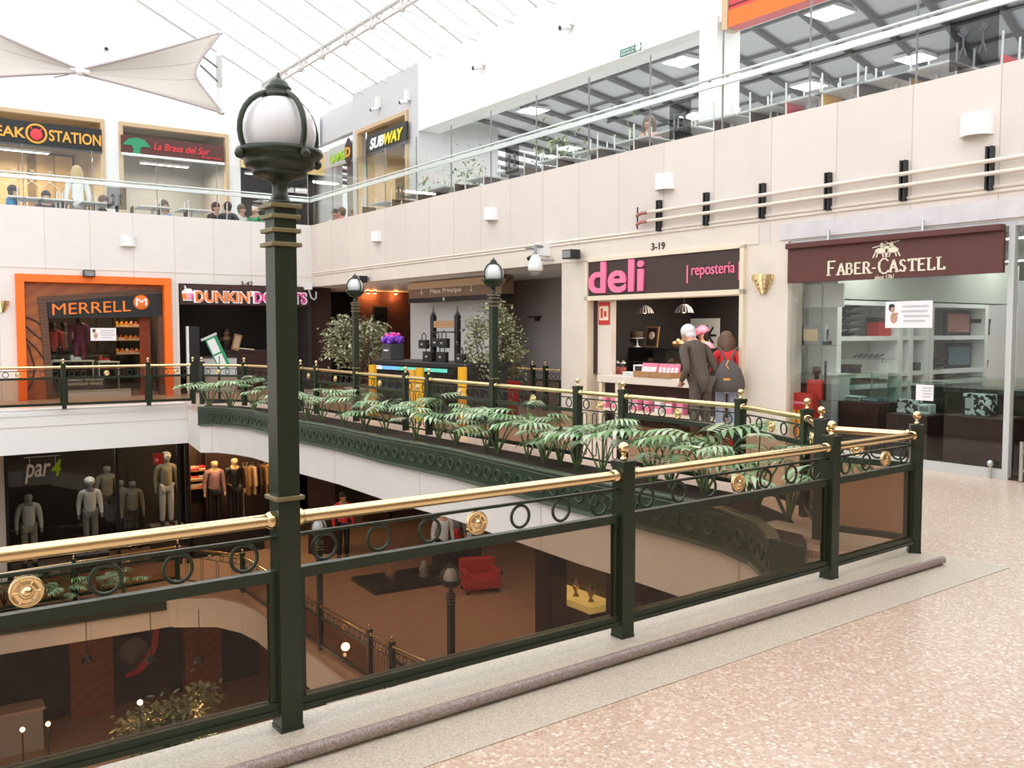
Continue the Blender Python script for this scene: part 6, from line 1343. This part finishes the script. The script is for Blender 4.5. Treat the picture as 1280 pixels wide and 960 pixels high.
for i, px in enumerate((30, 70, 120, 190, 240)):
    x = lx(px, .7, 240); table(LF, x, .7, 'small white topped dining table behind the left upper glass', 'white', 'dining tables behind the left upper glass')
    for s in (-1, 1): chair(LF, x + s * .6, .7, PI / 2 * -s, 'dark chair with white metal legs behind the left upper glass', 'chairwood', 'chairs behind the left upper glass')
MT['foodleaf'] = leafmat('upper_hedge_leaf', (.12, .22, .06), (.42, .48, .26), .5)
def hedge(px0, px1, o, label, h=1.25, seed=1):
    x0, x1 = rx(px0, o, 180), rx(px1, o, 180); t = thing('planter_hedge', label, 'planter', RF @ T((x0 + x1) / 2, o, ZU)); w = abs(x1 - x0) / 2
    MB().box(-w, w, -.2, .2, 0, .6).build('box', 'brown_dark', t, bev=.01); r = random.Random(seed); f = MB()
    for k in range(int(900 * w)):
        c_ = Vector((r.uniform(-w, w), r.gauss(0, .16), .6 + abs(r.gauss(0, .32)) * (h - .6) * 1.8)); d = Vector((r.gauss(0, 1), r.gauss(0, 1), r.uniform(-.4, 1))).normalized(); s = d.cross(Vector((.3, .2, 1))).normalized() * .03; l = .13
        f.add([c_, c_ + d * l * .5 + s, c_ + d * l, c_ + d * l * .5 - s], [(0, 1, 2, 3)])
    f.build('foliage', 'foodleaf', t, fixn=False)
hedge(520, 548, 1.15, 'pale green hedge in a brown box left behind the upper glass', 1.35, 1); hedge(562, 602, 1.15, 'pale green hedge above the passage sign behind the upper glass', 1.5, 2); hedge(672, 728, 1.15, 'pale green hedge behind the upper glass left of the column', 1.5, 3); hedge(778, 800, 1.15, 'small green hedge behind the upper glass below the exit sign', 1.45, 4); hedge(838, 866, 1.15, 'low green hedge beside the grey film above the deli', 1.1, 5)
for k, px in enumerate((600, 780, 960, 1140)):
    for j, o in enumerate((3.5, 7)):
        x = rx(px, 2, 180); M = RF @ T(x - (0 if j == 0 else 3), o, 6.74); t = thing('ceiling_light', 'square ceiling light of the upper food hall', 'ceiling light', M, 'square ceiling lights of the food hall')
        MB().box(-.3, .3, -.3, .3, 0, .06).build('housing', 'white', t); MB().box(-.26, .26, -.26, .26, -.01, 0).build('diffuser', 'tube', t); arealight('food_hall_lamp', M @ T(0, 0, -.03), 1.2, 1.2, 40 if px < 800 else 22, (1, .97, .93))
for i, (FR, px, o, sit, top, hair, fem, lb, rz) in enumerate((
    (LF, 14, .8, True, 'blue', 'hairk', False, 'diner in a bright blue jacket at the left edge of the upper glass', 1.4), (LF, 57, 1.3, True, 'brown_dark', 'hairk', False, 'diner facing the atrium at the second table of the left upper glass', 0), (LF, 97, 1.0, None, 'white', 'hairy', True, 'long haired person all in white standing behind the left upper glass', PI),
    (LF, 127, 1.3, True, 'black', 'hairb', False, 'diner in black left of the figures film on the left upper glass', 1.2), (LF, 204, 1.3, True, 'paleblue', 'hairb', True, 'diner in a pale blue shirt leaning over a white table', .2), (LF, 268, 1.0, True, 'brown_dark', 'hairk', False, 'diner in brown sitting left of the one in the black jacket', .5),
    (LF, 284, .7, True, 'black', 'hairk', False, 'diner in a black jacket turned away, left of the big lamp', PI - .5), (LF, 300, 1.0, True, 'white', 'hairb', False, 'diner in a white shirt beside the black jacketed one', .6), (LF, 320, .8, True, 'green2', 'hairb', False, 'diner in a green top just left of the big lamp head', -1.0),
    (RF, 443, 2.6, None, 'white', 'hairb', True, 'dark haired woman standing before the sandwich shop', 0), (RF, 453, 2.3, None, 'cream', 'hairy', True, 'blond person standing before the sandwich shop', PI), (RF, 419, .9, True, 'white', 'hairk', False, 'diner in white near the corner of the upper glass', .8), (RF, 428, .9, True, 'redl', 'hairb', False, 'diner in red near the corner of the upper glass', -.8),
    (RF, 812, 1.4, None, 'pinkpale', 'hairb', True, 'person in a pale pink top behind the upper glass below the exit sign', .4))):
    for nm, c_ in (('blue', (.03, .28, .60)), ('paleblue', (.45, .55, .75)), ('pinkpale', (.85, .42, .36))):
        if nm not in MT: MT[nm] = mat(nm + '_cloth', c_, .8)
    x = onplane(FR, px, 240 if FR is LF else 200, o)[0]
    figure('person', lb, 'person', FR @ T(x, o, ZU) @ RZ(rz), (1.9 if lb.startswith('long') else 1.66) if sit is None else 1.78, female=fem, sit=bool(sit), top=top, bottom='white' if lb.startswith('long') else 'black', hair=hair, hairlen=.22 if fem else 0)
# shop insides up there
x0, x1 = lx(-5, OL + 2.4, 215), lx(85, OL + 2.4, 215)
for i in range(4):
    xx = x0 + (x1 - x0) * (i + .5) / 4; t = thing('wall_picture', 'tall amber lit panel in a row at the back of the steak restaurant', 'panel', LF @ T(xx, OL + 2.5, 5.0), 'amber panels at the back of the steak restaurant'); MB().box(-.42, .42, 0, .05, 0, 1.6).build('frame', 'brown_dark', t)
    MT.setdefault('amber', mat('amber_panel', (.55, .34, .14), .5)); b = MB(); MB().box(-.36, .36, -.01, 0, .06, 1.54).build('panel', 'amber', t)
    MB().tube([(-.3, -.02, 1.1), (0, -.02, .9), (.3, -.02, 1.1)], .012, 6).tube([(-.3, -.02, .8), (0, -.02, .6), (.3, -.02, .85)], .012, 6).build('curve', 'cream', t)
for nm, FR, x, o, pw in (('steak', LF, (sA[0] + sA[1]) / 2, OL + 1.2, 40), ('grill', LF, (sB[0] + sB[1]) / 2, OL + 1.2, 40), ('yellow', LF, (sC[0] + sC[1]) / 2, OL + 1.2, 12), ('sandwich', RF, (xs0 + xs1) / 2, OB + 1.1, 22), ('game', RF, (xg0 + xg1) / 2, OB + 1.4, 10)):
    t = thing('ceiling_light', 'white strip light inside the %s shop of the upper gallery' % {'steak': 'steak', 'grill': 'green tree', 'yellow': 'pale yellow', 'sandwich': 'sandwich', 'game': 'game'}[nm], 'ceiling light', FR @ T(x, o, 6.35)); MB().box(-.7, .7, -.06, .06, 0, .06).build('housing', 'white', t); MB().box(-.66, .66, -.04, .04, -.01, 0).build('tube', 'tube', t); arealight(nm + '_lamp', FR @ T(x, o, 6.3), 1.5, .4, pw, (1, .9, .75))
t = thing('counter', 'orange wood counter with plants inside the sandwich shop', 'counter', RF @ T(rx(482, OB + 1, 215), OB + 1.0, ZU)); MB().box(-.6, .6, 0, .5, 1.1, 1.2).build('counter_top', 'wood', t); MB().box(-.55, .55, .05, .45, 0, 1.1).build('body', 'orange_dk', t)
# ------------------------------------------------------------------ lower gallery
ZL = LZ; zbL = LZ + .06
pLL = [atz(92, 703, zbL + H_RAIL), atz(222, 683, zbL + H_RAIL), atz(303, 695, zbL + H_RAIL)]
stp = pLL[1] - pLL[0]
pLA = [atz(400, 757, zbL + H_RAIL), atz(462, 792, zbL + H_RAIL), atz(490, 808, zbL + H_RAIL), atz(564, 842, zbL + H_RAIL)]
dd = (pLA[3] - pLA[2])
pLA += [pLA[3] + dd, pLA[3] + dd * 1.4, pLA[3] + dd * 2.4]
railing('railing', 'lower floor railing behind the planter in front of the sportswear shop', [pLL[0] - stp, pLL[0], pLL[1], pLL[2]], [('glass', 7, 3), ('glass', 7, 3), ('gate', 5, 2)], zbL)
mid = (pLL[2] + pLA[0]) / 2
railing('railing', 'lower floor railing running diagonally down under the big gallery planter', [pLL[2] + (pLA[0] - pLL[2]) * .03, mid] + pLA, [('glass', 9, 4), ('glass', 9, 4), ('glass', 9, 4), gt, gl, gl, gt, gl], zbL, skip=(0, 2, 5))
lamp(pLA[0], zbL, 'lower floor globe lamp seen just right of the big lamp post'); lamp(pLA[3], zbL, 'lower floor globe lamp seen through the middle tinted panel')
RL = [atz(x, y, zbL) for x, y in ((-60, 781), (0, 772), (70, 762), (140, 752), (208, 742))]
t = thing('planter', 'lower floor green planter box with raised rings on the left', 'planter', Matrix.Identity(4)); R2 = offs(RL, .06)
b = MB(); strip(b, RL, R2, zbL - .33, zbL + .03); b.build('box_wall', 'green_box', t); b = MB(); strip(b, offs(RL, -.02), R2, zbL + .015, zbL + .04); b.build('rim', 'green_box', t); b = MB(); strip(b, offs(RL, -.025), R2, zbL - .35, zbL - .32); b.build('lower_moulding', 'rim_highlight', t)
b = MB(); strip(b, R2, offs(RL, .5), zbL - .04, zbL + .005); b.build('soil', 'soil', t)
for i in range(len(RL) - 1):
    d = (RL[i + 1] - RL[i]); n = int(d.length / .35)
    for k in range(n):
        p = RL[i] + d * (k + .5) / n; dn = d.normalized(); p = p + Vector((dn.y, -dn.x, 0)) * .004; put('raised_ring', _m['er'], t, Matrix.Translation((p.x, p.y, zbL - .15)) @ RZ(math.atan2(d.y, d.x)) @ Matrix.Scale(1.2, 4))
for i, (x, y) in enumerate(((5, 750), (45, 748), (66, 742), (80, 748), (125, 736), (155, 735))):
    p = atz(x, y + 8, zbL); plant(p, zbL, i % 4, i * 1.3, 1.0, ['leafy plant at the left edge of the lower planter', 'leafy plant behind the big brass medallion, lower floor', 'tall leafy plant left of the first lower post', 'low leafy plant at the first lower railing post', 'leafy plant seen through the second near ring, lower floor', 'leafy plant right of the second near ring, lower floor'][i])
# sportswear shop below
b = MB(); b.box(-9.5, .4, 2.4, 2.5, ZL, -.8).box(-9.5, .4, .1, 2.4, -1.0, -.8); struct('wall_sports_shop', b, 'dark', LF)
b = MB(); b.box(lx(-40), lx(6, 0, 620), 0, .3, ZL, -.8); struct('wall_lower_pier', b, 'stone', LF)
b = MB()
for px in (6, 145, 222, 232): x = lx(px, 0, 620); b.box(x, x + .07, -.02, .06, ZL, -.8)
struct('trim_lower_shop_frame', b, 'black', LF)
struct('window_3', MB().box(lx(8, 0, 620), lx(222, 0, 620), .0, .012, ZL + .1, -.85), 'shop_glass', LF)
(xa, za), (xb, zb) = lw(30, 578, -.05), lw(76, 575, -.05); zc_ = lw(30, 598, -.05)[1]
t = thing('shop_sign', 'white and green hanging letters on the dark lower shop window', 'sign', LF @ T((xa + xb) / 2, -.06, 0)); w = (xb - xa) / 2
text('par', 'white_letter', t, -w, w * .42, zc_ - .12, za - .05, 0, .04, .01, shear=.25, skew=.0); text('4', 'lime', t, w * .45, w, zc_ + .0, za + .02, 0, .04, .02, shear=.25); MB().tube([(-w, .03, za + .1), (w, .03, za + .1)], .012, 6).tube([(-w * .7, .03, za - .1), (-w * .7, .03, za + .1)], .008, 6).tube([(w * .7, .03, za - .1), (w * .7, .03, za + .1)], .008, 6).build('hanger', 'steel', t)
def man2(px, o, z, label, top, bottom, cap=None, H=1.75, skn='grey'):
    x = onplane(LF, px, 620, o)[0]; figure('mannequin', label, 'mannequin', LF @ T(x, o, z), H, top=top, bottom=bottom, skn=skn, cap=cap, hair=None)
MT['offw'] = mat('off_white_cloth', (.55, .55, .52), .8); MT['khaki'] = mat('khaki_cloth', (.30, .27, .20), .8); MT['mauve'] = mat('mauve_knit', (.36, .20, .22), .8)
man2(35, .7, -3.9, 'mannequin in a pale polo shirt under the hanging lower sign', 'offw', 'khaki'); man2(112, .8, -3.72, 'mannequin in a white shirt and white cap in the lower window', 'white', 'grey', 'white'); man2(208, .8, -3.3, 'mannequin in beige with a cap near the red tag in the lower window', 'khaki', 'lgrey', 'offw', 1.8)
man2(134, 1.5, -3.5, 'mannequin in an olive jacket at the back of the lower window', 'khaki', 'black'); man2(150, 1.6, -3.9, 'dim mannequin in grey right of the olive jacketed one', 'grey', 'black'); man2(165, 1.3, -3.9, 'dim mannequin in khaki left of the red tag', 'khaki', 'black')
for i, (px, o, z, hh) in enumerate(((35, .7, -3.9, .25), (112, .8, -3.72, .43), (208, .8, -3.3, .85))):
    x = onplane(LF, px, 620, o)[0]; t = thing('podium', 'dark podium under the %s mannequin of the lower window' % ['polo shirted', 'white capped', 'beige capped'][i], 'podium', LF @ T(x, o, ZL)); MB().box(-.35, .35, -.3, .3, 0, hh - .03).build('body', 'black', t); MB().box(-.37, .37, -.32, .32, hh - .03, hh - .001).build('top', 'grey', t)
(xa, za), (xb, _), (_, zc_) = [lw(*p, .3) for p in ((191, 567), (205, 566), (191, 581))]
t = thing('price_board', 'red hanging sale board in the lower window', 'sign', LF @ T((xa + xb) / 2, .3, 0)); w = (xb - xa) / 2; MB().box(-w, w, 0, .02, zc_, za).build('panel', 'red', t); MB().lathe([(0, 0), (.05, 0), (.05, .006), (0, .006)], (-.06, 0, 0), 12, T(0, -.001, zc_ + .1) @ Matrix.Rotation(PI / 2, 4, 'X')).build('print', 'pinkbag', t)
# lit clothes shop next to it
struct('wall_clothes_shop', MB().box(lx(232, 1.9, 600), lx(345, 1.9, 600), 1.9, 2.0, ZL, -.8), 'brown_dark', LF)
man2(268, .7, -3.48, 'lit mannequin in a mauve sweater in the lower clothes shop', 'mauve', 'black', skn='tan'); man2(293, .75, -3.46, 'lit mannequin all in black in the lower clothes shop', 'black', 'black', skn='tan')
t = thing('podium', 'wide dark podium under the two lit mannequins', 'podium', LF @ T(lx(281, .7, 620), .7, ZL)); MB().box(-.9, .9, -.35, .35, 0, .64).build('body', 'black', t); MB().box(-.92, .92, -.37, .37, .64, .669).build('top', 'brown_dark', t)
xA, xB = lx(237, 1.5, 600), lx(259, 1.5, 600); t = thing('clothes_shelf', 'lit shelf of folded clothes left of the two mannequins', 'shelves', LF @ T((xA + xB) / 2, 1.5, 0)); w = (xB - xA) / 2
MB().box(-w, -w + .03, 0, .4, ZL, -1.4).box(w - .03, w, 0, .4, ZL, -1.4).build('side', 'brown_dark', t)
for k, y in enumerate((588, 600, 610)):
    z = lw(248, y, 1.5)[1]; MB().box(-w + .03, w - .03, 0, .4, z - .03, z).build('shelf', 'wood', t)
    for j in range(2): q = thing('folded_clothes', 'folded clothes on the lit shelf of the lower clothes shop', 'clothes', LF @ T((xA + xB) / 2 + (-.5 + j) * w * .8, 1.68, z + .001), 'folded clothes on the lit shelf'); MB().box(-.14, .14, -.15, .12, 0, .05).build('lower_piece', ['redl', 'cream', 'tan'][(k + j) % 3], q, bev=.015); MB().box(-.135, .135, -.14, .11, .051, .1).build('upper_piece', ['cream', 'redl', 'offw'][(k + j) % 3], q, bev=.015)
t = thing('clothes_rail', 'rail of tan jackets right of the lit mannequins', 'clothes rail', LF @ T(lx(327, 1.2, 590), 1.2, 0)); zr_ = lw(327, 577, 1.2)[1]
MB().tube([(-.5, 0, ZL), (-.5, 0, zr_), (.5, 0, zr_), (.5, 0, ZL)], .018, 8).build('rail', 'steel', t)
for k in range(6):
    q = thing('jacket', 'tan or dark jacket hanging on the rail in the lower clothes shop', 'jacket', LF @ T(lx(327, 1.2, 590) - .4 + k * .16, 1.2, zr_), 'jackets on the lower clothes rail'); m = ['wood', 'tan', 'brown_dark'][k % 3]
    MB().prism([[(-.03, -.22), (.03, -.22), (.04, .0), (.03, .22), (-.03, .22), (-.04, 0)]], -.85, -.10).build('body', m, q, bev=.02); MB().tube([(0, -.2, -.12), (0, -.27, -.6)], .045, 8).build('sleeve', m, q); MB().tube([(0, .2, -.12), (0, .27, -.6)], .045, 8).build('sleeve', m, q); MB().tube([(0, 0, .02), (0, 0, -.05), (0, -.18, -.1)], .008, 6).tube([(0, 0, -.05), (0, .18, -.1)], .008, 6).build('hanger', 'steel', q)
for i, (px, o, pw_) in enumerate(((262, .1, 10), (300, .1, 12), (250, 1.1, 6), (325, .8, 7))):
    p = LF @ Vector((lx(px, o, 560), o, -1.05)); pointlight('lower_spot', p, pw_ * 2.2, (1, .62, .28)); t = thing('ceiling_spot', 'warm ceiling spot of the lower clothes shop', 'spotlight', Matrix.Translation(p), 'warm spots of the lower clothes shop'); MB().tube([(0, 0, .04), (0, 0, .22)], .05, 10).build('housing', 'black', t); MB().tube([(0, 0, .03), (0, 0, .04)], .04, 10).build('lens', 'bulb', t)
added_spot(LF @ Vector((lx(110, .5, 600), .5, -1.25)), 'added ceiling spot over the white capped mannequin'); added_spot(LF @ Vector((lx(190, .5, 600), .5, -1.25)), 'added ceiling spot left of the red sale board')
pointlight('sports_fill', LF @ Vector((lx(110, .5, 600), .5, -1.3)), 6, (1, .95, .85)); pointlight('sports_fill', LF @ Vector((lx(190, .5, 600), .5, -1.3)), 2, (1, .95, .85))  # fill lights for the dim window, with spot housings added over them
# dark piers and shops at the back of the lower floor
b = MB()
for px, dpt, w_ in ((402, 23, .35), (640, 26, .4), (470, 27, .4)): p = atd(px, 640, dpt); b.box(p.x - w_, p.x + w_, p.y, p.y + .6, ZL, -.8)
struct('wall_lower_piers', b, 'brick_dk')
struct('wall_lower_back', MB().box(-9, 4, 29, 29.2, ZL, -.8), 'dark')
xq = onplane(RF, 669, 740, 0)[0]
b = MB(); b.box(xq, xq + .4, 0, .4, ZL, -.8).box(xq + .4, xq + 8, 0, .12, -1.6, -.8).box(xq, xq + 8, 2.2, 2.3, ZL, -.8); b.box(xq + 1.9, xq + 2.2, 0, .2, ZL, -1.6); struct('wall_lower_shops', b, 'brick_dk', RF)
struct('window_4', MB().box(xq + .4, xq + 8, .03, .042, ZL + .08, -1.6), 'shop_glass', RF)
x0, x1 = onplane(RF, 677, 750, .5)[0], onplane(RF, 738, 750, .5)[0]; zq = onplane(RF, 707, 748, .5)[1]
t = thing('display_case', 'yellow lit jewellery display case in the lower shop window', 'display case', RF @ T((x0 + x1) / 2, .5, 0)); w = (x1 - x0) / 2; MT['glow'] = mat('lit_yellow_cloth', (.8, .65, .25), .6, emit=(.9, .72, .25), estr=.35)
MB().box(-w, w, 0, .6, ZL, zq - .12).build('base', 'maroon', t); MB().box(-w, w, 0, .6, zq - .12, zq).build('lit_bed', 'glow', t); MB().box(-w, w, .58, .6, zq, zq + .5).build('back_panel', 'brown_dark', t)
for k in range(3): x = (x0 + x1) / 2 + (-.6 + .6 * k) * w; q = thing('necklace_bust', 'small gold display bust in the yellow lit case', 'bust', RF @ T(x, .75, zq + .001), 'display busts in the yellow lit case'); MB().lathe([(.06, 0), (.05, .02), (.02, .06), (.07, .16), (.06, .22), (.025, .25), (.022, .3), (0, .31)], (0, 0, 0), 12).build('bust', 'brass_dull', q); MB().ring((0, -.0, .2), .066, .008, 14, 6, 'Z').build('necklace', 'brass', q)
pointlight('case_lamp', RF @ Vector(((x0 + x1) / 2, .7, zq + .9)), 6, (1, .75, .35))
(xa, za), (xb, _), (_, zc_) = [rw(*p, .9) for p in ((678, 712), (700, 709), (678, 730))]
t = thing('lit_panel', 'orange lit panel over the yellow display case', 'lamp', RF @ T((xa + xb) / 2, .95, 0)); MT['oglow'] = mat('orange_lit_panel', (.6, .16, .04), .5, emit=(.8, .2, .05), estr=.25); MB().box(-.14, .14, 0, .05, zc_, za).build('panel', 'oglow', t); MB().ball((0, -.06, (za + zc_) / 2), .035, 10, 6).build('bulb', 'bulb', t)
# stand, sofa and people on the lower floor
p = atz(535, 722, ZL); p2 = atz(470, 731, ZL); t = thing('display_platform', 'black low platform with small goods on the lower floor', 'platform', Matrix.Translation((p.x, p.y, ZL)) @ RZ(.55))
MB().box(-1.6, 1.6, -.7, .7, 0, .08).build('platform', 'black', t); MB().box(.3, 1.3, -.2, .4, .08, .75).build('counter', 'black', t)
for i, (dx, dy, z, hh, m) in enumerate(((-.9, .1, .08, .5, 'skin2'), (-.2, -.2, .08, .25, 'grey'), (.0, .2, .08, .3, 'lgrey'), (.5, 0, .751, .22, 'steel'), (.8, .1, .751, .3, 'red'), (1.1, 0, .751, .2, 'lgrey'))):
    q = thing('display_item', ['brown figure on the left of the black lower platform', 'grey box on the black lower platform', 'pale box behind the grey box on the lower platform', 'steel pot on the black lower counter', 'red box in the middle of the lower counter', 'pale box at the right of the lower counter'][i], 'goods', Matrix.Translation((p.x, p.y, ZL)) @ RZ(.55) @ T(dx, dy, z)); MB().lathe([(.1, 0), (.12, hh * .3), (.06, hh * .6), (.09, hh * .8), (0, hh)], (0, 0, 0), 12).build('body', m, q); MB().lathe([(.11, 0), (.11, .02), (0, .021)], (0, 0, .0), 12).build('base', 'black', q)
p = atz(600, 738, ZL); t = thing('armchair', 'red armchair on the lower floor seen through the middle panel', 'armchair', Matrix.Translation((p.x, p.y, ZL)) @ RZ(.3) @ Matrix.Scale(.8, 4)); MB().box(-.5, .5, -.4, .4, .12, .42).build('seat', 'red', t, bev=.05); MB().box(-.5, .5, .25, .45, .42, .85).build('backrest', 'red', t, bev=.05)
for s in (-1, 1): MB().box(s * .5, s * .36, -.4, .3, .42, .62).build('armrest', 'red', t, bev=.04); MB().box(s * .42 - .03, s * .42 + .03, -.35, -.29, 0, .12).box(s * .42 - .03, s * .42 + .03, .3, .36, 0, .12).build('leg', 'black', t)
for px, dp, lb, top in ((553, 20.6, 'person in a grey shirt on the lower floor behind the third near ring', 'lgrey'), (568, 21.5, 'person in a dark jacket on the lower floor left of the medallion', 'grey'), (428, 22.5, 'person in a dark red top on the dim lower floor', 'redfab')):
    q = atd(px, 600, dp); figure('person', lb, 'person', Matrix.Translation((q.x, q.y, ZL)) @ RZ(.5), 1.68, top=top, bottom='black', hair='hairk')
# ------------------------------------------------------------------ basement glimpsed through the left tinted panel
ZBs = -8.3
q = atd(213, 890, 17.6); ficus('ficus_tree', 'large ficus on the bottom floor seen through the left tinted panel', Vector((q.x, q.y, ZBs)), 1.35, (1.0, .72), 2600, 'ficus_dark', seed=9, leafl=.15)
b = MB()
for a, e in ((88, 142), (232, 278), (330, 350)): b.box(lx(a, 2.2, 850), lx(e, 2.2, 850), 2.2, 2.5, ZBs, LZ - .7)
struct('wall_basement_columns', b, 'wood_o', LF)
x = lx(180, 1.9, 820); z = lw(180, 820, 1.9)[1]; t = thing('banner', 'curved red cloth hanging on the bottom floor wall', 'banner', LF @ T(x, 1.95, z)); b = MB(); pts = [(-.45, -.5), (-.1, -.45), (.2, -.2), (.36, .2), (.42, .75)]; pt2 = [(-.45, -.42), (-.2, -.33), (.02, -.12), (.2, .25), (.28, .75)]
flat(b, pts + pt2[::-1], 0, .03).build('cloth', 'redl', t); MB().tube([(.2, .01, .76), (.5, .01, .76)], .02, 6).build('rod', 'steel', t)
x = lx(168, 2.0, 815); z = lw(168, 815, 2.0)[1]; t = thing('wall_mirror', 'pale round mirror left of the red cloth on the bottom floor', 'mirror', LF @ T(x, 2.1, z)); MB().ring((0, 0, 0), .38, .04, 24, 8).build('frame', 'brown_dark', t); MB().lathe([(0, 0), (.36, 0), (.36, .02), (0, .02)], (0, 0, 0), 24, Matrix.Rotation(PI / 2, 4, 'X')).build('mirror_face', 'grey', t)
for i, (px, py) in enumerate(((28, 912), (60, 905), (175, 878))):
    q = atd(px, py, 19.0 if i < 2 else 16.5); t = thing('table_lamp', ['small lit table lamp at the far left of the bottom floor', 'second small lit table lamp on the bottom floor', 'small lit lamp in front of the bottom floor ficus'][i], 'lamp', Matrix.Translation((q.x, q.y, ZBs))); hz_ = q.z - ZBs
    MB().lathe([(.14, 0), (.14, .02), (.02, .03), (.015, hz_ - .06)], (0, 0, 0), 12).build('stand', 'black', t); MB().ball((0, 0, hz_), .05, 10, 7).build('bulb', 'bulb', t)
x = lx(15, .8, 905); t = thing('counter', 'pale counter at the far left of the bottom floor', 'counter', LF @ T(x, .8, ZBs)); MB().box(-.8, .7, 0, .6, .95, 1.02).build('counter_top', 'stone', t); MB().box(-.75, .65, .05, .55, 0, .95).build('body', 'lgrey', t)

for i, (px, py, zz) in enumerate(((600, 790, ZL), (520, 760, ZL), (640, 740, ZL), (450, 735, ZL), (700, 800, ZL))):
    q = atz(px, py, zz); M = Matrix.Translation((q.x, q.y, -.84)); t = thing('ceiling_light', 'round recessed ceiling light of the lower floor', 'ceiling light', M, 'recessed lights of the lower floor'); MB().lathe([(.14, .065), (.14, 0), (.11, 0), (.11, .05), (0, .05)], (0, 0, 0), 18).build('ring', 'white', t); MB().lathe([(.1, .03), (0, .031)], (0, 0, 0), 16).build('lens', 'tube', t); arealight('lower_lamp', M @ T(0, 0, -.01), .3, .3, 6.5, (1, .9, .78))
for i, (px, py) in enumerate(((110, 870), (250, 850), (190, 860))):
    q = atd(px, py, 18); pointlight('basement_fill', (q.x, q.y, -6.0), 16, (1, .72, .45), .1)  # fill light added to brighten the basement columns, with an added pendant
    t = thing('pendant_lamp', 'added warm pendant lamp under the bottom floor ceiling', 'pendant lamp', Matrix.Translation((q.x, q.y, -5.1)), 'added pendant lamps of the bottom floor'); MB().lathe([(.12, .0), (.05, .12), (.02, .14)], (0, 0, 0), 16).build('shade', 'black', t); MB().tube([(0, 0, .14), (0, 0, 1.06)], .008, 6).build('cord', 'black', t)
# ------------------------------------------------------------------ light and view
w = bpy.data.worlds.new('sky'); bpy.context.scene.world = w; w.use_nodes = True
w.node_tree.nodes['Background'].inputs[0].default_value = (.97, .985, 1, 1); w.node_tree.nodes['Background'].inputs[1].default_value = 1.0
s = bpy.context.scene
s.view_settings.view_transform = 'Standard'; s.view_settings.look = 'None'; s.view_settings.gamma = 1; s.view_settings.use_curve_mapping = False
s.view_settings.exposure = 1.25
s.cycles.max_bounces = 10; s.cycles.transparent_max_bounces = 24; s.cycles.use_denoising = True; s.cycles.sample_clamp_indirect = 4
